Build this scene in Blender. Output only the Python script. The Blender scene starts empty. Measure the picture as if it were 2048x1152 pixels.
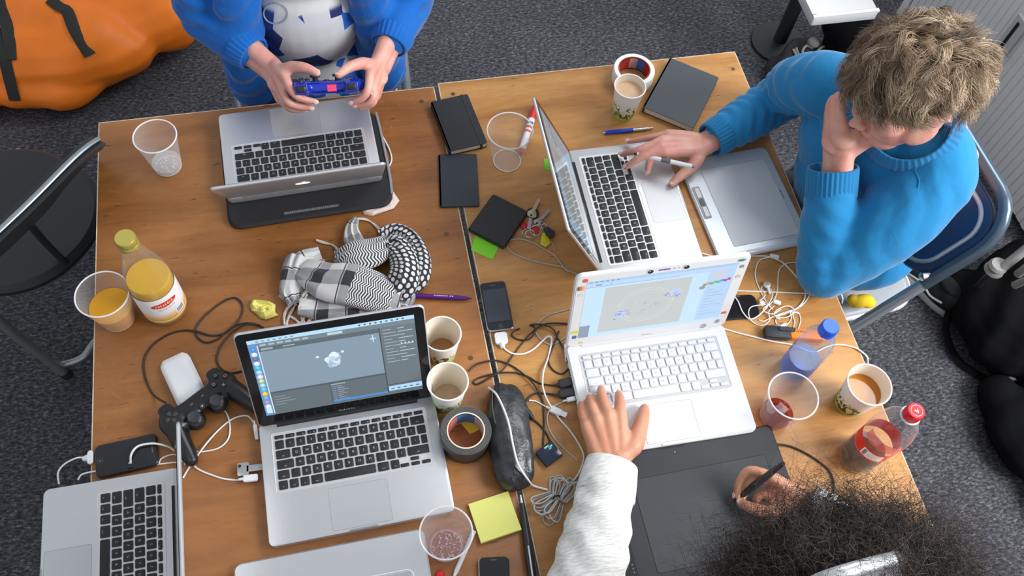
import bpy, bmesh, math, random
import numpy as np
from mathutils import Vector, Matrix

S = bpy.context.scene
COL = S.collection
PI = math.pi
random.seed(7)
rng = np.random.default_rng(7)

# ------------------------------------------------------------------ camera, world, lights, exposure
R_CAM = Matrix(((0.97840438, 0.14122465, -0.15093202),
                (-0.19591444, 0.86638992, -0.45933216),
                (0.06589696, 0.47898236, 0.87534764)))
CAM = Vector((0, 0, 2.34))
FPX = 1780.0
cam_data = bpy.data.cameras.new('camera')
cam = bpy.data.objects.new('camera', cam_data)
COL.objects.link(cam)
cam.matrix_world = Matrix.Translation(CAM) @ R_CAM.to_4x4()
cam_data.sensor_width = 36.0
cam_data.lens = FPX / 2048 * 36
cam_data.clip_start = 0.02
S.camera = cam

W = bpy.data.worlds.new('world')
S.world = W
W.use_nodes = True
W.node_tree.nodes['Background'].inputs[0].default_value = (0.86, 0.92, 1.0, 1)
W.node_tree.nodes['Background'].inputs[1].default_value = 0.66


def area(name, loc, target, sx, sy, power, color):
    l = bpy.data.lights.new(name, 'AREA')
    l.shape = 'RECTANGLE'
    l.size, l.size_y, l.energy, l.color = sx, sy, power, color
    o = bpy.data.objects.new(name, l)
    COL.objects.link(o)
    o.location = loc
    o.rotation_euler = (Vector(target) - Vector(loc)).to_track_quat('-Z', 'Y').to_euler()
    return o


area('window_light', (2.9, -0.5, 2.75), (0.6, 0.7, 0.7), 1.6, 1.4, 150, (0.97, 0.985, 1.0))
area('glare_light', (2.5, 1.9, 3.3), (0.7, 0.7, 0.8), 1.4, 1.2, 52, (0.95, 0.98, 1.0))  # unseen light placed to put glare on the right tabletop

S.view_settings.view_transform = 'Standard'
S.view_settings.look = 'None'
S.view_settings.gamma = 1.0
S.view_settings.exposure = 0.12
S.view_settings.use_curve_mapping = False

TT = 0.74      # table top height


def U(u, v, z=TT):
    """world point at height z seen at photograph pixel (u, v)"""
    d = R_CAM @ Vector((u - 1024.0, -(v - 576.0), -FPX))
    return CAM + d * ((z - CAM.z) / d.z)


# ------------------------------------------------------------------ materials
MATS = {}


def mat(name, color=(.5, .5, .5), rough=.5, metal=0.0, spec=.5, noise=0.0, nscale=30, bump=0.0, bscale=200,
        coat=0.0, emit=None, estr=1.0, trans=0.0, alpha=1.0, sss=0.0, sheen=0.0, ior=1.45):
    if name in MATS:
        return MATS[name]
    m = bpy.data.materials.new(name)
    m.use_nodes = True
    nt = m.node_tree
    b = nt.nodes['Principled BSDF']
    b.inputs['Base Color'].default_value = (*color, 1)
    b.inputs['Roughness'].default_value = rough
    b.inputs['Metallic'].default_value = metal
    b.inputs['Specular IOR Level'].default_value = spec
    b.inputs['Coat Weight'].default_value = coat
    b.inputs['Coat Roughness'].default_value = .1
    b.inputs['Transmission Weight'].default_value = trans
    b.inputs['IOR'].default_value = ior
    b.inputs['Sheen Weight'].default_value = sheen
    if sss:
        b.inputs['Subsurface Weight'].default_value = sss
        b.inputs['Subsurface Radius'].default_value = (.012, .004, .002)
        b.inputs['Subsurface Scale'].default_value = .6
    if emit:
        b.inputs['Emission Color'].default_value = (*emit, 1)
        b.inputs['Emission Strength'].default_value = estr
    if noise > 0:
        tc = nt.nodes.new('ShaderNodeTexCoord')
        n = nt.nodes.new('ShaderNodeTexNoise')
        n.inputs['Scale'].default_value = nscale
        n.inputs['Detail'].default_value = 5
        r = nt.nodes.new('ShaderNodeMapRange')
        r.inputs['From Min'].default_value = .3
        r.inputs['From Max'].default_value = .7
        r.inputs['To Min'].default_value = 1 - noise
        r.inputs['To Max'].default_value = 1 + noise
        mx = nt.nodes.new('ShaderNodeMix')
        mx.data_type = 'RGBA'
        mx.blend_type = 'MULTIPLY'
        mx.inputs[0].default_value = 1
        mx.inputs[6].default_value = (*color, 1)
        nt.links.new(tc.outputs['Object'], n.inputs['Vector'])
        nt.links.new(n.outputs['Fac'], r.inputs['Value'])
        nt.links.new(r.outputs[0], mx.inputs[7])
        nt.links.new(mx.outputs[2], b.inputs['Base Color'])
    if bump > 0:
        tc2 = nt.nodes.new('ShaderNodeTexCoord')
        n2 = nt.nodes.new('ShaderNodeTexNoise')
        n2.inputs['Scale'].default_value = bscale
        n2.inputs['Detail'].default_value = 4
        bp = nt.nodes.new('ShaderNodeBump')
        bp.inputs['Strength'].default_value = bump
        bp.inputs['Distance'].default_value = .002
        nt.links.new(tc2.outputs['Object'], n2.inputs['Vector'])
        nt.links.new(n2.outputs['Fac'], bp.inputs['Height'])
        nt.links.new(bp.outputs[0], b.inputs['Normal'])
    MATS[name] = m
    return m


def clear_mat(name, tint=(1, 1, 1), haze=.06, hazecol=(.9, .9, .92), gloss=.05, edge=.28):
    """thin clear plastic: mostly transparent, glossy at the rim, a little white haze"""
    m = bpy.data.materials.new(name)
    m.use_nodes = True
    nt = m.node_tree
    nt.nodes.clear()
    out = nt.nodes.new('ShaderNodeOutputMaterial')
    tr = nt.nodes.new('ShaderNodeBsdfTransparent')
    tr.inputs[0].default_value = (*tint, 1)
    gl = nt.nodes.new('ShaderNodeBsdfGlossy')
    gl.inputs['Roughness'].default_value = gloss
    df = nt.nodes.new('ShaderNodeBsdfDiffuse')
    df.inputs[0].default_value = (*hazecol, 1)
    lw = nt.nodes.new('ShaderNodeLayerWeight')
    lw.inputs[0].default_value = .4
    mr = nt.nodes.new('ShaderNodeMapRange')
    mr.inputs['To Min'].default_value = haze
    mr.inputs['To Max'].default_value = min(1, haze + edge)
    m1 = nt.nodes.new('ShaderNodeMixShader')
    m2 = nt.nodes.new('ShaderNodeMixShader')
    pw = nt.nodes.new('ShaderNodeMath')
    pw.operation = 'POWER'
    pw.inputs[1].default_value = 3.0
    fr = nt.nodes.new('ShaderNodeMapRange')
    fr.inputs['To Min'].default_value = .035
    fr.inputs['To Max'].default_value = .55
    nt.links.new(lw.outputs['Facing'], pw.inputs[0])
    nt.links.new(pw.outputs[0], fr.inputs['Value'])
    nt.links.new(lw.outputs['Facing'], mr.inputs['Value'])
    nt.links.new(mr.outputs[0], m1.inputs[0])
    nt.links.new(tr.outputs[0], m1.inputs[1])
    nt.links.new(df.outputs[0], m1.inputs[2])
    nt.links.new(fr.outputs[0], m2.inputs[0])
    nt.links.new(m1.outputs[0], m2.inputs[1])
    nt.links.new(gl.outputs[0], m2.inputs[2])
    nt.links.new(m2.outputs[0], out.inputs[0])
    MATS[name] = m
    return m


def color_mat(name, emission=0.0, rough=.5, estr=1.0):
    """flat print: colours come from the mesh's colour attribute; screens also give off light"""
    m = bpy.data.materials.new(name)
    m.use_nodes = True
    nt = m.node_tree
    b = nt.nodes['Principled BSDF']
    a = nt.nodes.new('ShaderNodeVertexColor')
    a.layer_name = 'Col'
    b.inputs['Roughness'].default_value = rough
    if emission:
        b.inputs['Base Color'].default_value = (.02, .02, .02, 1)
        nt.links.new(a.outputs[0], b.inputs['Emission Color'])
        b.inputs['Emission Strength'].default_value = emission
    else:
        nt.links.new(a.outputs[0], b.inputs['Base Color'])
    MATS[name] = m
    return m


def lin(r, g, b):
    f = lambda c: (c / 255 / 12.92) if c <= 10 else ((c / 255 + .055) / 1.055) ** 2.4
    return (f(r), f(g), f(b))


# ------------------------------------------------------------------ mesh collector
class G:
    def __init__(s):
        s.v, s.f, s.mi, s.col, s.uv = [], [], [], [], []
        s.hasuv = s.hascol = False

    def add(s, verts, faces, mi=0, col=None, M=None, uvs=None):
        o = len(s.v)
        if M is not None:
            verts = [M @ Vector(p) for p in verts]
        s.v.extend([tuple(p) for p in verts])
        for k, f in enumerate(faces):
            s.f.append([i + o for i in f])
            s.mi.append(mi)
            s.col.append(col)
            if uvs is not None:
                s.uv.append([uvs[i] for i in f])
                s.hasuv = True
            else:
                s.uv.append(None)
        if col is not None:
            s.hascol = True
        return s

    def box(s, sx, sy, sz, c=(0, 0, 0), mi=0, M=None, col=None):
        x, y, z = sx / 2, sy / 2, sz / 2
        vs = [(c[0] + i * x, c[1] + j * y, c[2] + k * z) for k in (-1, 1) for j in (-1, 1) for i in (-1, 1)]
        return s.add(vs, [(0, 2, 3, 1), (4, 5, 7, 6), (0, 1, 5, 4), (2, 6, 7, 3), (0, 4, 6, 2), (1, 3, 7, 5)], mi, col, M)

    def prism(s, outline, z0, z1, bev=0.0, mi=0, M=None, col=None):
        """closed ccw outline extruded z0..z1 with a small bevel"""
        n = len(outline)

        def inset(d):
            if d == 0:
                return outline
            r = []
            for i in range(n):
                a, b, c = Vector(outline[i - 1]), Vector(outline[i]), Vector(outline[(i + 1) % n])
                e1, e2 = (b - a), (c - b)
                if e1.length < 1e-9 or e2.length < 1e-9:
                    r.append(tuple(b)); continue
                e1.normalize(); e2.normalize()
                nn = Vector((-e1.y - e2.y, e1.x + e2.x))
                if nn.length < 1e-6:
                    r.append(tuple(b)); continue
                nn.normalize()
                k = max(.5, abs(nn.dot(Vector((-e1.y, e1.x)))))
                r.append(tuple(b + nn * d / k))
            return r
        if bev > 0:
            lv = [(z0, bev), (z0 + bev, 0), (z1 - bev, 0), (z1, bev)]
            if z1 - z0 > 5 * bev:
                lv = [(z0, bev), (z0 + bev * .3, bev * .3), (z0 + bev, 0), (z1 - bev, 0), (z1 - bev * .3, bev * .3), (z1, bev)]
        else:
            lv = [(z0, 0), (z1, 0)]
        vs, fs = [], []
        for z, d in lv:
            vs += [(p[0], p[1], z) for p in inset(d)]
        for k in range(len(lv) - 1):
            for i in range(n):
                j = (i + 1) % n
                fs.append((k * n + i, k * n + j, (k + 1) * n + j, (k + 1) * n + i))
        fs.append(tuple(reversed(range(n))))
        fs.append(tuple(range((len(lv) - 1) * n, len(lv) * n)))
        return s.add(vs, fs, mi, col, M)

    def slab(s, w, d, z0, z1, r=.01, bev=0.0, c=(0, 0), seg=5, mi=0, M=None, col=None):
        return s.prism(rrect(w, d, r, seg, c), z0, z1, bev, mi, M, col)

    def lathe(s, prof, n=32, mi=0, M=None, closed=False, col=None, a0=0, a1=2 * PI, uv=False):
        full = abs(a1 - a0 - 2 * PI) < 1e-6
        m = n if full else n + 1
        vs = []
        uvs = [] if uv else None
        for k, (r, z) in enumerate(prof):
            for i in range(m):
                a = a0 + (a1 - a0) * i / n
                vs.append((r * math.cos(a), r * math.sin(a), z))
                if uv:
                    uvs.append((i / n, k / (len(prof) - 1)))
        fs = []
        for k in range(len(prof) - 1):
            for i in range(n):
                j = (i + 1) % m
                fs.append((k * m + i, k * m + j, (k + 1) * m + j, (k + 1) * m + i))
        if full and not closed:
            if prof[0][0] > 1e-5:
                fs.append(tuple(reversed(range(m))))
            if prof[-1][0] > 1e-5:
                fs.append(tuple(range((len(prof) - 1) * m, len(prof) * m)))
        return s.add(vs, fs, mi, col, M, uvs)

    def tube(s, pts, r, n=8, mi=0, smooth=0, radii=None, flat=1.0, M=None, col=None, closed=False, caps=True, ref=None):
        pts = [Vector(p) for p in pts]
        if smooth:
            if radii is not None:
                q = [Vector((p.x, p.y, p.z, rr)) for p, rr in zip(pts, radii)]
                q = catmull(q, smooth, closed)
                pts = [Vector(p[:3]) for p in q]
                radii = [p[3] for p in q]
            else:
                pts = catmull(pts, smooth, closed)
        m = len(pts)
        if radii is None:
            radii = [r] * m
        T = []
        for i in range(m):
            if closed:
                t = pts[(i + 1) % m] - pts[i - 1]
            else:
                t = pts[min(i + 1, m - 1)] - pts[max(i - 1, 0)]
            T.append(t.normalized() if t.length > 1e-9 else Vector((0, 0, 1)))
        up = Vector(ref) if ref is not None else (Vector((0, 0, 1)) if abs(T[0].z) < .9 else Vector((1, 0, 0)))
        N = (up - T[0] * up.dot(T[0])).normalized()
        vs = []
        for i in range(m):
            if ref is not None:
                N = Vector(ref)
            N = (N - T[i] * N.dot(T[i])).normalized()
            B = T[i].cross(N)
            for k in range(n):
                a = 2 * PI * k / n
                vs.append(pts[i] + (B * math.cos(a) + N * math.sin(a) * flat) * radii[i])
        fs = []
        for i in range(m if closed else m - 1):
            i2 = (i + 1) % m
            for k in range(n):
                k2 = (k + 1) % n
                fs.append((i * n + k, i * n + k2, i2 * n + k2, i2 * n + k))
        if caps and not closed:
            fs.append(tuple(reversed(range(n))))
            fs.append(tuple(range((m - 1) * n, m * n)))
        return s.add(vs, fs, mi, col, M)

    def ball(s, c, r, n=12, mi=0, M=None, rot=None, col=None):
        if not hasattr(r, '__len__'):
            r = (r, r, r)
        vs, fs = [], []
        h = n // 2 + 1
        for k in range(h + 1):
            t = PI * k / h
            for i in range(n):
                a = 2 * PI * i / n
                p = Vector((r[0] * math.sin(t) * math.cos(a), r[1] * math.sin(t) * math.sin(a), -r[2] * math.cos(t)))
                if rot is not None:
                    p = rot @ p
                vs.append(p + Vector(c))
        for k in range(h):
            for i in range(n):
                j = (i + 1) % n
                if k == 0:
                    fs.append((i, (k + 1) * n + j, (k + 1) * n + i))
                elif k == h - 1:
                    fs.append((k * n + i, k * n + j, (k + 1) * n + i))
                else:
                    fs.append((k * n + i, k * n + j, (k + 1) * n + j, (k + 1) * n + i))
        return s.add(vs, fs, mi, col, M)

    def quad(s, x0, y0, x1, y1, z, col, M=None, mi=0):
        return s.add([(x0, y0, z), (x1, y0, z), (x1, y1, z), (x0, y1, z)], [(0, 1, 2, 3)], mi, col, M)

    def mesh(s, name, mats, sharp=40, smooth=True):
        me = bpy.data.meshes.new(name)
        me.from_pydata(s.v, [], s.f)
        if not isinstance(mats, (list, tuple)):
            mats = [mats]
        for m in mats:
            me.materials.append(m)
        if len(mats) > 1:
            me.polygons.foreach_set('material_index', s.mi)
        if s.hascol:
            ca = me.color_attributes.new('Col', 'FLOAT_COLOR', 'CORNER')
            arr = []
            for f, c in zip(s.f, s.col):
                c = c or (.5, .5, .5)
                arr += [c[0], c[1], c[2], 1.0] * len(f)
            ca.data.foreach_set('color', arr)
        if s.hasuv:
            ul = me.uv_layers.new(name='UVMap')
            arr = []
            for f, q in zip(s.f, s.uv):
                if q is None:
                    arr += [0.0, 0.0] * len(f)
                else:
                    for p in q:
                        arr += [p[0], p[1]]
            ul.data.foreach_set('uv', arr)
        me.update()
        if smooth:
            me.shade_smooth()
            me.set_sharp_from_angle(angle=math.radians(sharp))
        return me


def rrect(w, d, r, seg=5, c=(0, 0)):
    r = min(r, w / 2 - 1e-5, d / 2 - 1e-5)
    out = []
    for (sx, sy, a0) in ((1, 1, 0), (-1, 1, PI / 2), (-1, -1, PI), (1, -1, 1.5 * PI)):
        cx, cy = c[0] + sx * (w / 2 - r), c[1] + sy * (d / 2 - r)
        for k in range(seg + 1):
            a = a0 + PI / 2 * k / seg
            out.append((cx + r * math.cos(a), cy + r * math.sin(a)))
    return out


def catmull(pts, sub, closed=False):
    n = len(pts)
    if n < 3 and not closed:
        return [pts[0].lerp(pts[-1], k / sub) for k in range(sub + 1)]
    out = []
    rngn = n if closed else n - 1
    for i in range(rngn):
        if closed:
            p0, p1, p2, p3 = pts[i - 1], pts[i], pts[(i + 1) % n], pts[(i + 2) % n]
        else:
            p0, p1, p2, p3 = pts[max(i - 1, 0)], pts[i], pts[i + 1], pts[min(i + 2, n - 1)]
        for k in range(sub):
            t = k / sub
            out.append(p1 * 1.0 + (p2 - p0) * (.5 * t) + (p0 * 2 - p1 * 5 + p2 * 4 - p3) * (.5 * t * t) + (p1 * 3 - p0 - p2 * 3 + p3) * (.5 * t ** 3))
    if not closed:
        out.append(pts[-1])
    return out


def tag(o, label=None, cat=None, group=None, kind=None):
    if label: o['label'] = label
    if cat: o['category'] = cat
    if group: o['group'] = group
    if kind: o['kind'] = kind
    return o


def empty(name, label, cat, loc=(0, 0, 0), rz=0.0, group=None, rot=None):
    o = bpy.data.objects.new(name, None)
    o.empty_display_size = .02
    COL.objects.link(o)
    o.location = loc
    o.rotation_euler = rot if rot is not None else (0, 0, rz)
    return tag(o, label, cat, group)


def obj(name, g, mats, parent=None, loc=(0, 0, 0), rz=0.0, label=None, cat=None, group=None, kind=None, sharp=40, rot=None, smooth=True):
    me = g.mesh(name, mats, sharp, smooth) if isinstance(g, G) else g
    o = bpy.data.objects.new(name, me)
    COL.objects.link(o)
    o.location = loc
    o.rotation_euler = rot if rot is not None else (0, 0, rz)
    if parent is not None:
        o.parent = parent
    return tag(o, label, cat, group, kind)


def copy_tree(o, parent=None, **kw):
    c = o.copy()
    COL.objects.link(c)
    c.parent = parent
    for ch in list(o.children):
        copy_tree(ch, c)
    for k, v in kw.items():
        c[k] = v
    return c


GLYPH = {}


def text_into(g, s, size, M, mi=0, align='LEFT', col=None, bold=0.0):
    """flat lettering from the built-in font, added to a collector"""
    key = (s, bold, align)
    if key not in GLYPH:
        cu = bpy.data.curves.new('lettering', 'FONT')
        cu.body = s
        cu.size = 1
        cu.align_x = align
        cu.offset = bold
        cu.resolution_u = 2
        t = bpy.data.objects.new('lettering', cu)
        COL.objects.link(t)
        bpy.context.view_layer.update()
        me = bpy.data.meshes.new_from_object(t)
        GLYPH[key] = ([v.co.copy() for v in me.vertices], [tuple(p.vertices) for p in me.polygons])
        bpy.data.objects.remove(t)
        bpy.data.meshes.remove(me)
        bpy.data.curves.remove(cu)
    vs, fs = GLYPH[key]
    g.add([v * size for v in vs], fs, mi, col, M)


def evaluate(o):
    """apply an object's modifiers and swap in the result"""
    dg = bpy.context.evaluated_depsgraph_get()
    me = bpy.data.meshes.new_from_object(o.evaluated_get(dg))
    o.modifiers.clear()
    old = o.data
    o.data = me
    bpy.data.meshes.remove(old)
    return me


def organic(name, g, material, voxel, smooth=6, factor=.5, parent=None, **kw):
    """union of closed shapes grown into one continuous surface"""
    o = obj(name, g, material, parent, smooth=False, **kw)
    m = o.modifiers.new('r', 'REMESH')
    m.mode = 'VOXEL'
    m.voxel_size = voxel
    s = o.modifiers.new('s', 'SMOOTH')
    s.factor = factor
    s.iterations = smooth
    me = evaluate(o)
    me.shade_smooth()
    return o


def chain(g, pts, radii, n=12, sub=4, flat=1.0, ref=None):
    g.tube(pts, 0, n=n, smooth=sub, radii=radii, flat=flat, ref=ref)
    if flat == 1.0:
        g.ball(pts[0], radii[0] * .98, n)
        g.ball(pts[-1], radii[-1] * .98, n)


def displace(me, fn):
    """move each vertex along its normal by fn(co, no) (numpy arrays)"""
    n = len(me.vertices)
    co = np.empty(n * 3, 'f'); me.vertices.foreach_get('co', co); co = co.reshape(-1, 3)
    no = np.empty(n * 3, 'f'); me.vertices.foreach_get('normal', no); no = no.reshape(-1, 3)
    d = fn(co, no)
    co = co + (no * d[:, None] if d.ndim == 1 else d)
    me.vertices.foreach_set('co', co.astype('f').ravel())
    me.update()
# ------------------------------------------------------------------ shared materials
ALU = mat('brushed_aluminium', (.62, .62, .63), .38, metal=.75, noise=.02, nscale=300)
ALU_D = mat('dark_aluminium', (.36, .36, .37), .4, metal=.8)
BLACKP = mat('black_plastic', (.02, .02, .022), .38)
KEYM = mat('black_key', (.016, .016, .018), .5)
SCRB = mat('screen_border', (.008, .008, .009), .12)
WHITEP = mat('white_plastic', (.70, .70, .71), .35, coat=.1)
WHITEK = mat('white_key', (.66, .66, .67), .45)
CABLEW = mat('white_cable', (.72, .72, .70), .45)
CABLEG = mat('grey_cable', (.40, .36, .30), .5)
CABLEB = mat('black_cable', (.022, .020, .020), .45)
CHROME = mat('polished_steel', (.62, .64, .65), .22, metal=1.0)
STEEL = mat('grey_painted_steel', (.33, .34, .35), .3, metal=.7)
LEG_INK = mat('key_legend', (.42, .42, .42), .5)
PRINT = color_mat('flat_print', 0, .45)
SCREEN = color_mat('lit_screen', 1.0)
GLASSB = mat('dark_phone_glass', (.012, .013, .016), .08)
RUBBER = mat('black_rubber', (.012, .012, .012), .7)


def noise_node(nt, scale, detail=4, rough=.5, vec=None, dist=0.0):
    n = nt.nodes.new('ShaderNodeTexNoise')
    n.inputs['Scale'].default_value = scale
    n.inputs['Detail'].default_value = detail
    n.inputs['Roughness'].default_value = rough
    n.inputs['Distortion'].default_value = dist
    if vec is not None:
        nt.links.new(vec, n.inputs['Vector'])
    return n


def ramp_node(nt, src, stops):
    r = nt.nodes.new('ShaderNodeValToRGB')
    e = r.color_ramp.elements
    while len(e) < len(stops):
        e.new(.5)
    for el, (p, c) in zip(e, stops):
        el.position = p
        el.color = (*c, 1) if len(c) == 3 else c
    nt.links.new(src, r.inputs[0])
    return r


def mixc(nt, a, b, fac, mode='MIX'):
    m = nt.nodes.new('ShaderNodeMix')
    m.data_type = 'RGBA'
    m.blend_type = mode
    for sock, v in ((m.inputs[6], a), (m.inputs[7], b)):
        if isinstance(v, tuple):
            sock.default_value = (*v, 1)
        else:
            nt.links.new(v, sock)
    if isinstance(fac, float):
        m.inputs[0].default_value = fac
    else:
        nt.links.new(fac, m.inputs[0])
    return m.outputs[2]


def wood_mat(name, dark, mid, light, seed):
    m = bpy.data.materials.new(name)
    m.use_nodes = True
    nt = m.node_tree
    b = nt.nodes['Principled BSDF']
    tc = nt.nodes.new('ShaderNodeTexCoord')
    mp = nt.nodes.new('ShaderNodeMapping')
    mp.inputs['Scale'].default_value = (1.0, 5.5, 1.0)
    mp.inputs['Location'].default_value = (seed, seed * 2.3, 0)
    nt.links.new(tc.outputs['Object'], mp.inputs[0])
    n1 = noise_node(nt, 2.6, 7, .62, mp.outputs[0], .6)
    r1 = ramp_node(nt, n1.outputs['Fac'], [(.28, dark), (.5, mid), (.74, light)])
    n2 = noise_node(nt, 34, 5, .7, mp.outputs[0])
    r2 = ramp_node(nt, n2.outputs['Fac'], [(.35, (.86, .84, .82)), (.65, (1.06, 1.05, 1.04))])
    c = mixc(nt, r1.outputs[0], r2.outputs[0], .7, 'MULTIPLY')
    # large stained clouds
    n3 = noise_node(nt, 3.2, 3, .5, tc.outputs['Object'])
    r3 = ramp_node(nt, n3.outputs['Fac'], [(.3, (.80, .77, .74)), (.66, (1.08, 1.07, 1.05))])
    c = mixc(nt, c, r3.outputs[0], .8, 'MULTIPLY')
    # pale scuffs where the varnish has gone
    mp2 = nt.nodes.new('ShaderNodeMapping')
    mp2.inputs['Scale'].default_value = (3, 1.3, 1)
    mp2.inputs['Rotation'].default_value = (0, 0, .5)
    nt.links.new(tc.outputs['Object'], mp2.inputs[0])
    n4 = noise_node(nt, 17, 8, .75, mp2.outputs[0], 1.2)
    r4 = ramp_node(nt, n4.outputs['Fac'], [(.61, (0, 0, 0)), (.70, (1, 1, 1))])
    n5 = noise_node(nt, 2.1, 2, .5, tc.outputs['Object'])
    r5 = ramp_node(nt, n5.outputs['Fac'], [(.5, (0, 0, 0)), (.62, (1, 1, 1))])
    mm = nt.nodes.new('ShaderNodeMath'); mm.operation = 'MULTIPLY'
    nt.links.new(r4.outputs[0], mm.inputs[0]); nt.links.new(r5.outputs[0], mm.inputs[1])
    mm2 = nt.nodes.new('ShaderNodeMath'); mm2.operation = 'MULTIPLY'; mm2.inputs[1].default_value = .6
    nt.links.new(mm.outputs[0], mm2.inputs[0])
    c = mixc(nt, c, (.52, .38, .24), mm2.outputs[0])
    # dark dents
    n6 = noise_node(nt, 26, 2, .5, mp.outputs[0])
    r6 = ramp_node(nt, n6.outputs['Fac'], [(.24, (.35, .3, .25)), (.30, (1, 1, 1))])
    c = mixc(nt, c, r6.outputs[0], 1.0, 'MULTIPLY')
    nt.links.new(c, b.inputs['Base Color'])
    rr = ramp_node(nt, n2.outputs['Fac'], [(.3, (.34, .34, .34)), (.7, (.5, .5, .5))])
    nt.links.new(rr.outputs[0], b.inputs['Roughness'])
    bp = nt.nodes.new('ShaderNodeBump')
    bp.inputs['Strength'].default_value = .12
    bp.inputs['Distance'].default_value = .001
    nt.links.new(n2.outputs['Fac'], bp.inputs['Height'])
    nt.links.new(bp.outputs[0], b.inputs['Normal'])
    b.inputs['Specular IOR Level'].default_value = .45
    MATS[name] = m
    return m


WOOD_L = wood_mat('varnished_plywood_brown', lin(124, 78, 36), lin(152, 98, 50), lin(168, 114, 62), 1.3)
WOOD_R = wood_mat('varnished_plywood_honey', lin(150, 100, 48), lin(182, 130, 72), lin(202, 152, 92), 4.1)
PLYEDGE = mat('plywood_edge', (.55, .45, .33), .7, noise=.25, nscale=60)


def carpet_mat():
    m = bpy.data.materials.new('speckled_carpet')
    m.use_nodes = True
    nt = m.node_tree
    b = nt.nodes['Principled BSDF']
    tc = nt.nodes.new('ShaderNodeTexCoord')
    mp = nt.nodes.new('ShaderNodeMapping')
    mp.inputs['Scale'].default_value = (1, 2.0, 1)
    nt.links.new(tc.outputs['Object'], mp.inputs[0])
    n1 = noise_node(nt, 75, 3, .7, mp.outputs[0], .4)
    r1 = ramp_node(nt, n1.outputs['Fac'], [(.34, lin(44, 44, 48)), (.5, lin(72, 71, 75)), (.62, lin(102, 101, 106)), (.76, lin(146, 144, 145))])
    n2 = noise_node(nt, 5, 3, .5, tc.outputs['Object'])
    r2 = ramp_node(nt, n2.outputs['Fac'], [(.3, (.85, .85, .88)), (.7, (1.1, 1.1, 1.1))])
    c = mixc(nt, r1.outputs[0], r2.outputs[0], 1.0, 'MULTIPLY')
    nt.links.new(c, b.inputs['Base Color'])
    b.inputs['Roughness'].default_value = .95
    b.inputs['Specular IOR Level'].default_value = .15
    n3 = noise_node(nt, 260, 2, .5, tc.outputs['Object'])
    bp = nt.nodes.new('ShaderNodeBump')
    bp.inputs['Strength'].default_value = .8
    bp.inputs['Distance'].default_value = .004
    nt.links.new(n3.outputs['Fac'], bp.inputs['Height'])
    nt.links.new(bp.outputs[0], b.inputs['Normal'])
    return m


CARPET = carpet_mat()
# ------------------------------------------------------------------ floor
g = G()
g.box(9, 9, .04, (0, 1.0, -.02))
obj('floor', g, CARPET, kind='structure', smooth=False)

# ------------------------------------------------------------------ the two trestle tables
def make_table(x0, x1, y0, y1, wood, label, group, screws):
    cx, cy = (x0 + x1) / 2, (y0 + y1) / 2
    w, d = x1 - x0, y1 - y0
    t = empty('worn_table', label, 'table', (cx, cy, 0), group=group)
    g = G()
    g.slab(w, d, TT - .019, TT, .006, .0012, seg=3)
    top = obj('tabletop', g, wood, t)
    # pale raw plywood edges: thin lippings proud of the top's sides
    for (sx, sy, px, py) in ((w + .003, .0025, 0, d / 2), (w + .003, .0025, 0, -d / 2), (.0025, d, w / 2, 0), (.0025, d, -w / 2, 0)):
        g = G(); g.box(sx, sy, .0188, (px, py, TT - .0096))
        obj('edge_strip', g, PLYEDGE, t, smooth=False)
    g = G()
    g.box(w - .12, .02, .06, (0, d / 2 - .07, TT - .05)); g.box(w - .12, .02, .06, (0, -d / 2 + .07, TT - .05))
    g.box(.02, d - .14, .06, (w / 2 - .06, 0, TT - .05)); g.box(.02, d - .14, .06, (-w / 2 + .06, 0, TT - .05))
    obj('apron', g, STEEL, t, smooth=False)
    for sx in (-1, 1):
        for sy in (-1, 1):
            g = G()
            g.tube([(sx * (w / 2 - .08), sy * (d / 2 - .09), 0), (sx * (w / 2 - .08), sy * (d / 2 - .09), TT - .02)], .016, 10)
            obj('leg', g, STEEL, t)
    for (u, v) in screws:
        p = U(u, v) - Vector((cx, cy, 0))
        g = G(); g.lathe([(0, TT + .0003), (.0052, TT + .0003), (.0056, TT - .001)], 12)
        obj('screw', g, SCREWM, t, (p.x, p.y, 0))
    return t


SCREWM = mat('dull_screw_head', (.10, .065, .04), .5, metal=.3)
GR = 'worn plywood tables pushed together'
make_table(-.542, .200, .06, 1.392, WOOD_L, 'long worn brown plywood table on the left, carrying the orange juice', GR,
           [(843, 203), (893, 468), (941, 716)])
make_table(.2125, .947, .06, 1.400, WOOD_R, 'long worn honey plywood table on the right, carrying the white laptop', GR,
           [(906, 188), (1466, 138)])

# ------------------------------------------------------------------ tambour cabinet at the right
CABM = mat('off_white_tambour', (.82, .81, .80), .5)
CX = 2.05
cab = empty('tambour_cabinet', 'tall off-white cabinet with ribbed roller shutter behind the blue chair', 'cabinet', (CX, 1.62, 0))
g = G(); g.box(.42, 1.02, 1.9, (.24, 0, .97)); obj('body', g, mat('cabinet_body', (.72, .71, .70), .6), cab, smooth=False)
g = G(); g.box(.44, .03, 1.92, (.235, -.515, .96)); g.box(.44, .03, 1.92, (.235, .515, .96)); g.box(.44, 1.06, .03, (.235, 0, 1.935))
obj('frame', g, CABM, cab, smooth=False)
g = G(); g.slab(.0288, 1.86, 0, .006, .004, .003, seg=3)
slat = g.mesh('slat', CABM)
ns = 34
for i in range(ns):
    y = -.495 + (i + .5) * .99 / ns
    o = obj('slat', slat, None, cab, (.026, y, .955))
    o.rotation_euler = (PI / 2, 0, 0)
    o.rotation_euler = Matrix(((0, 0, -1), (1, 0, 0), (0, -1, 0))).to_euler()
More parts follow.
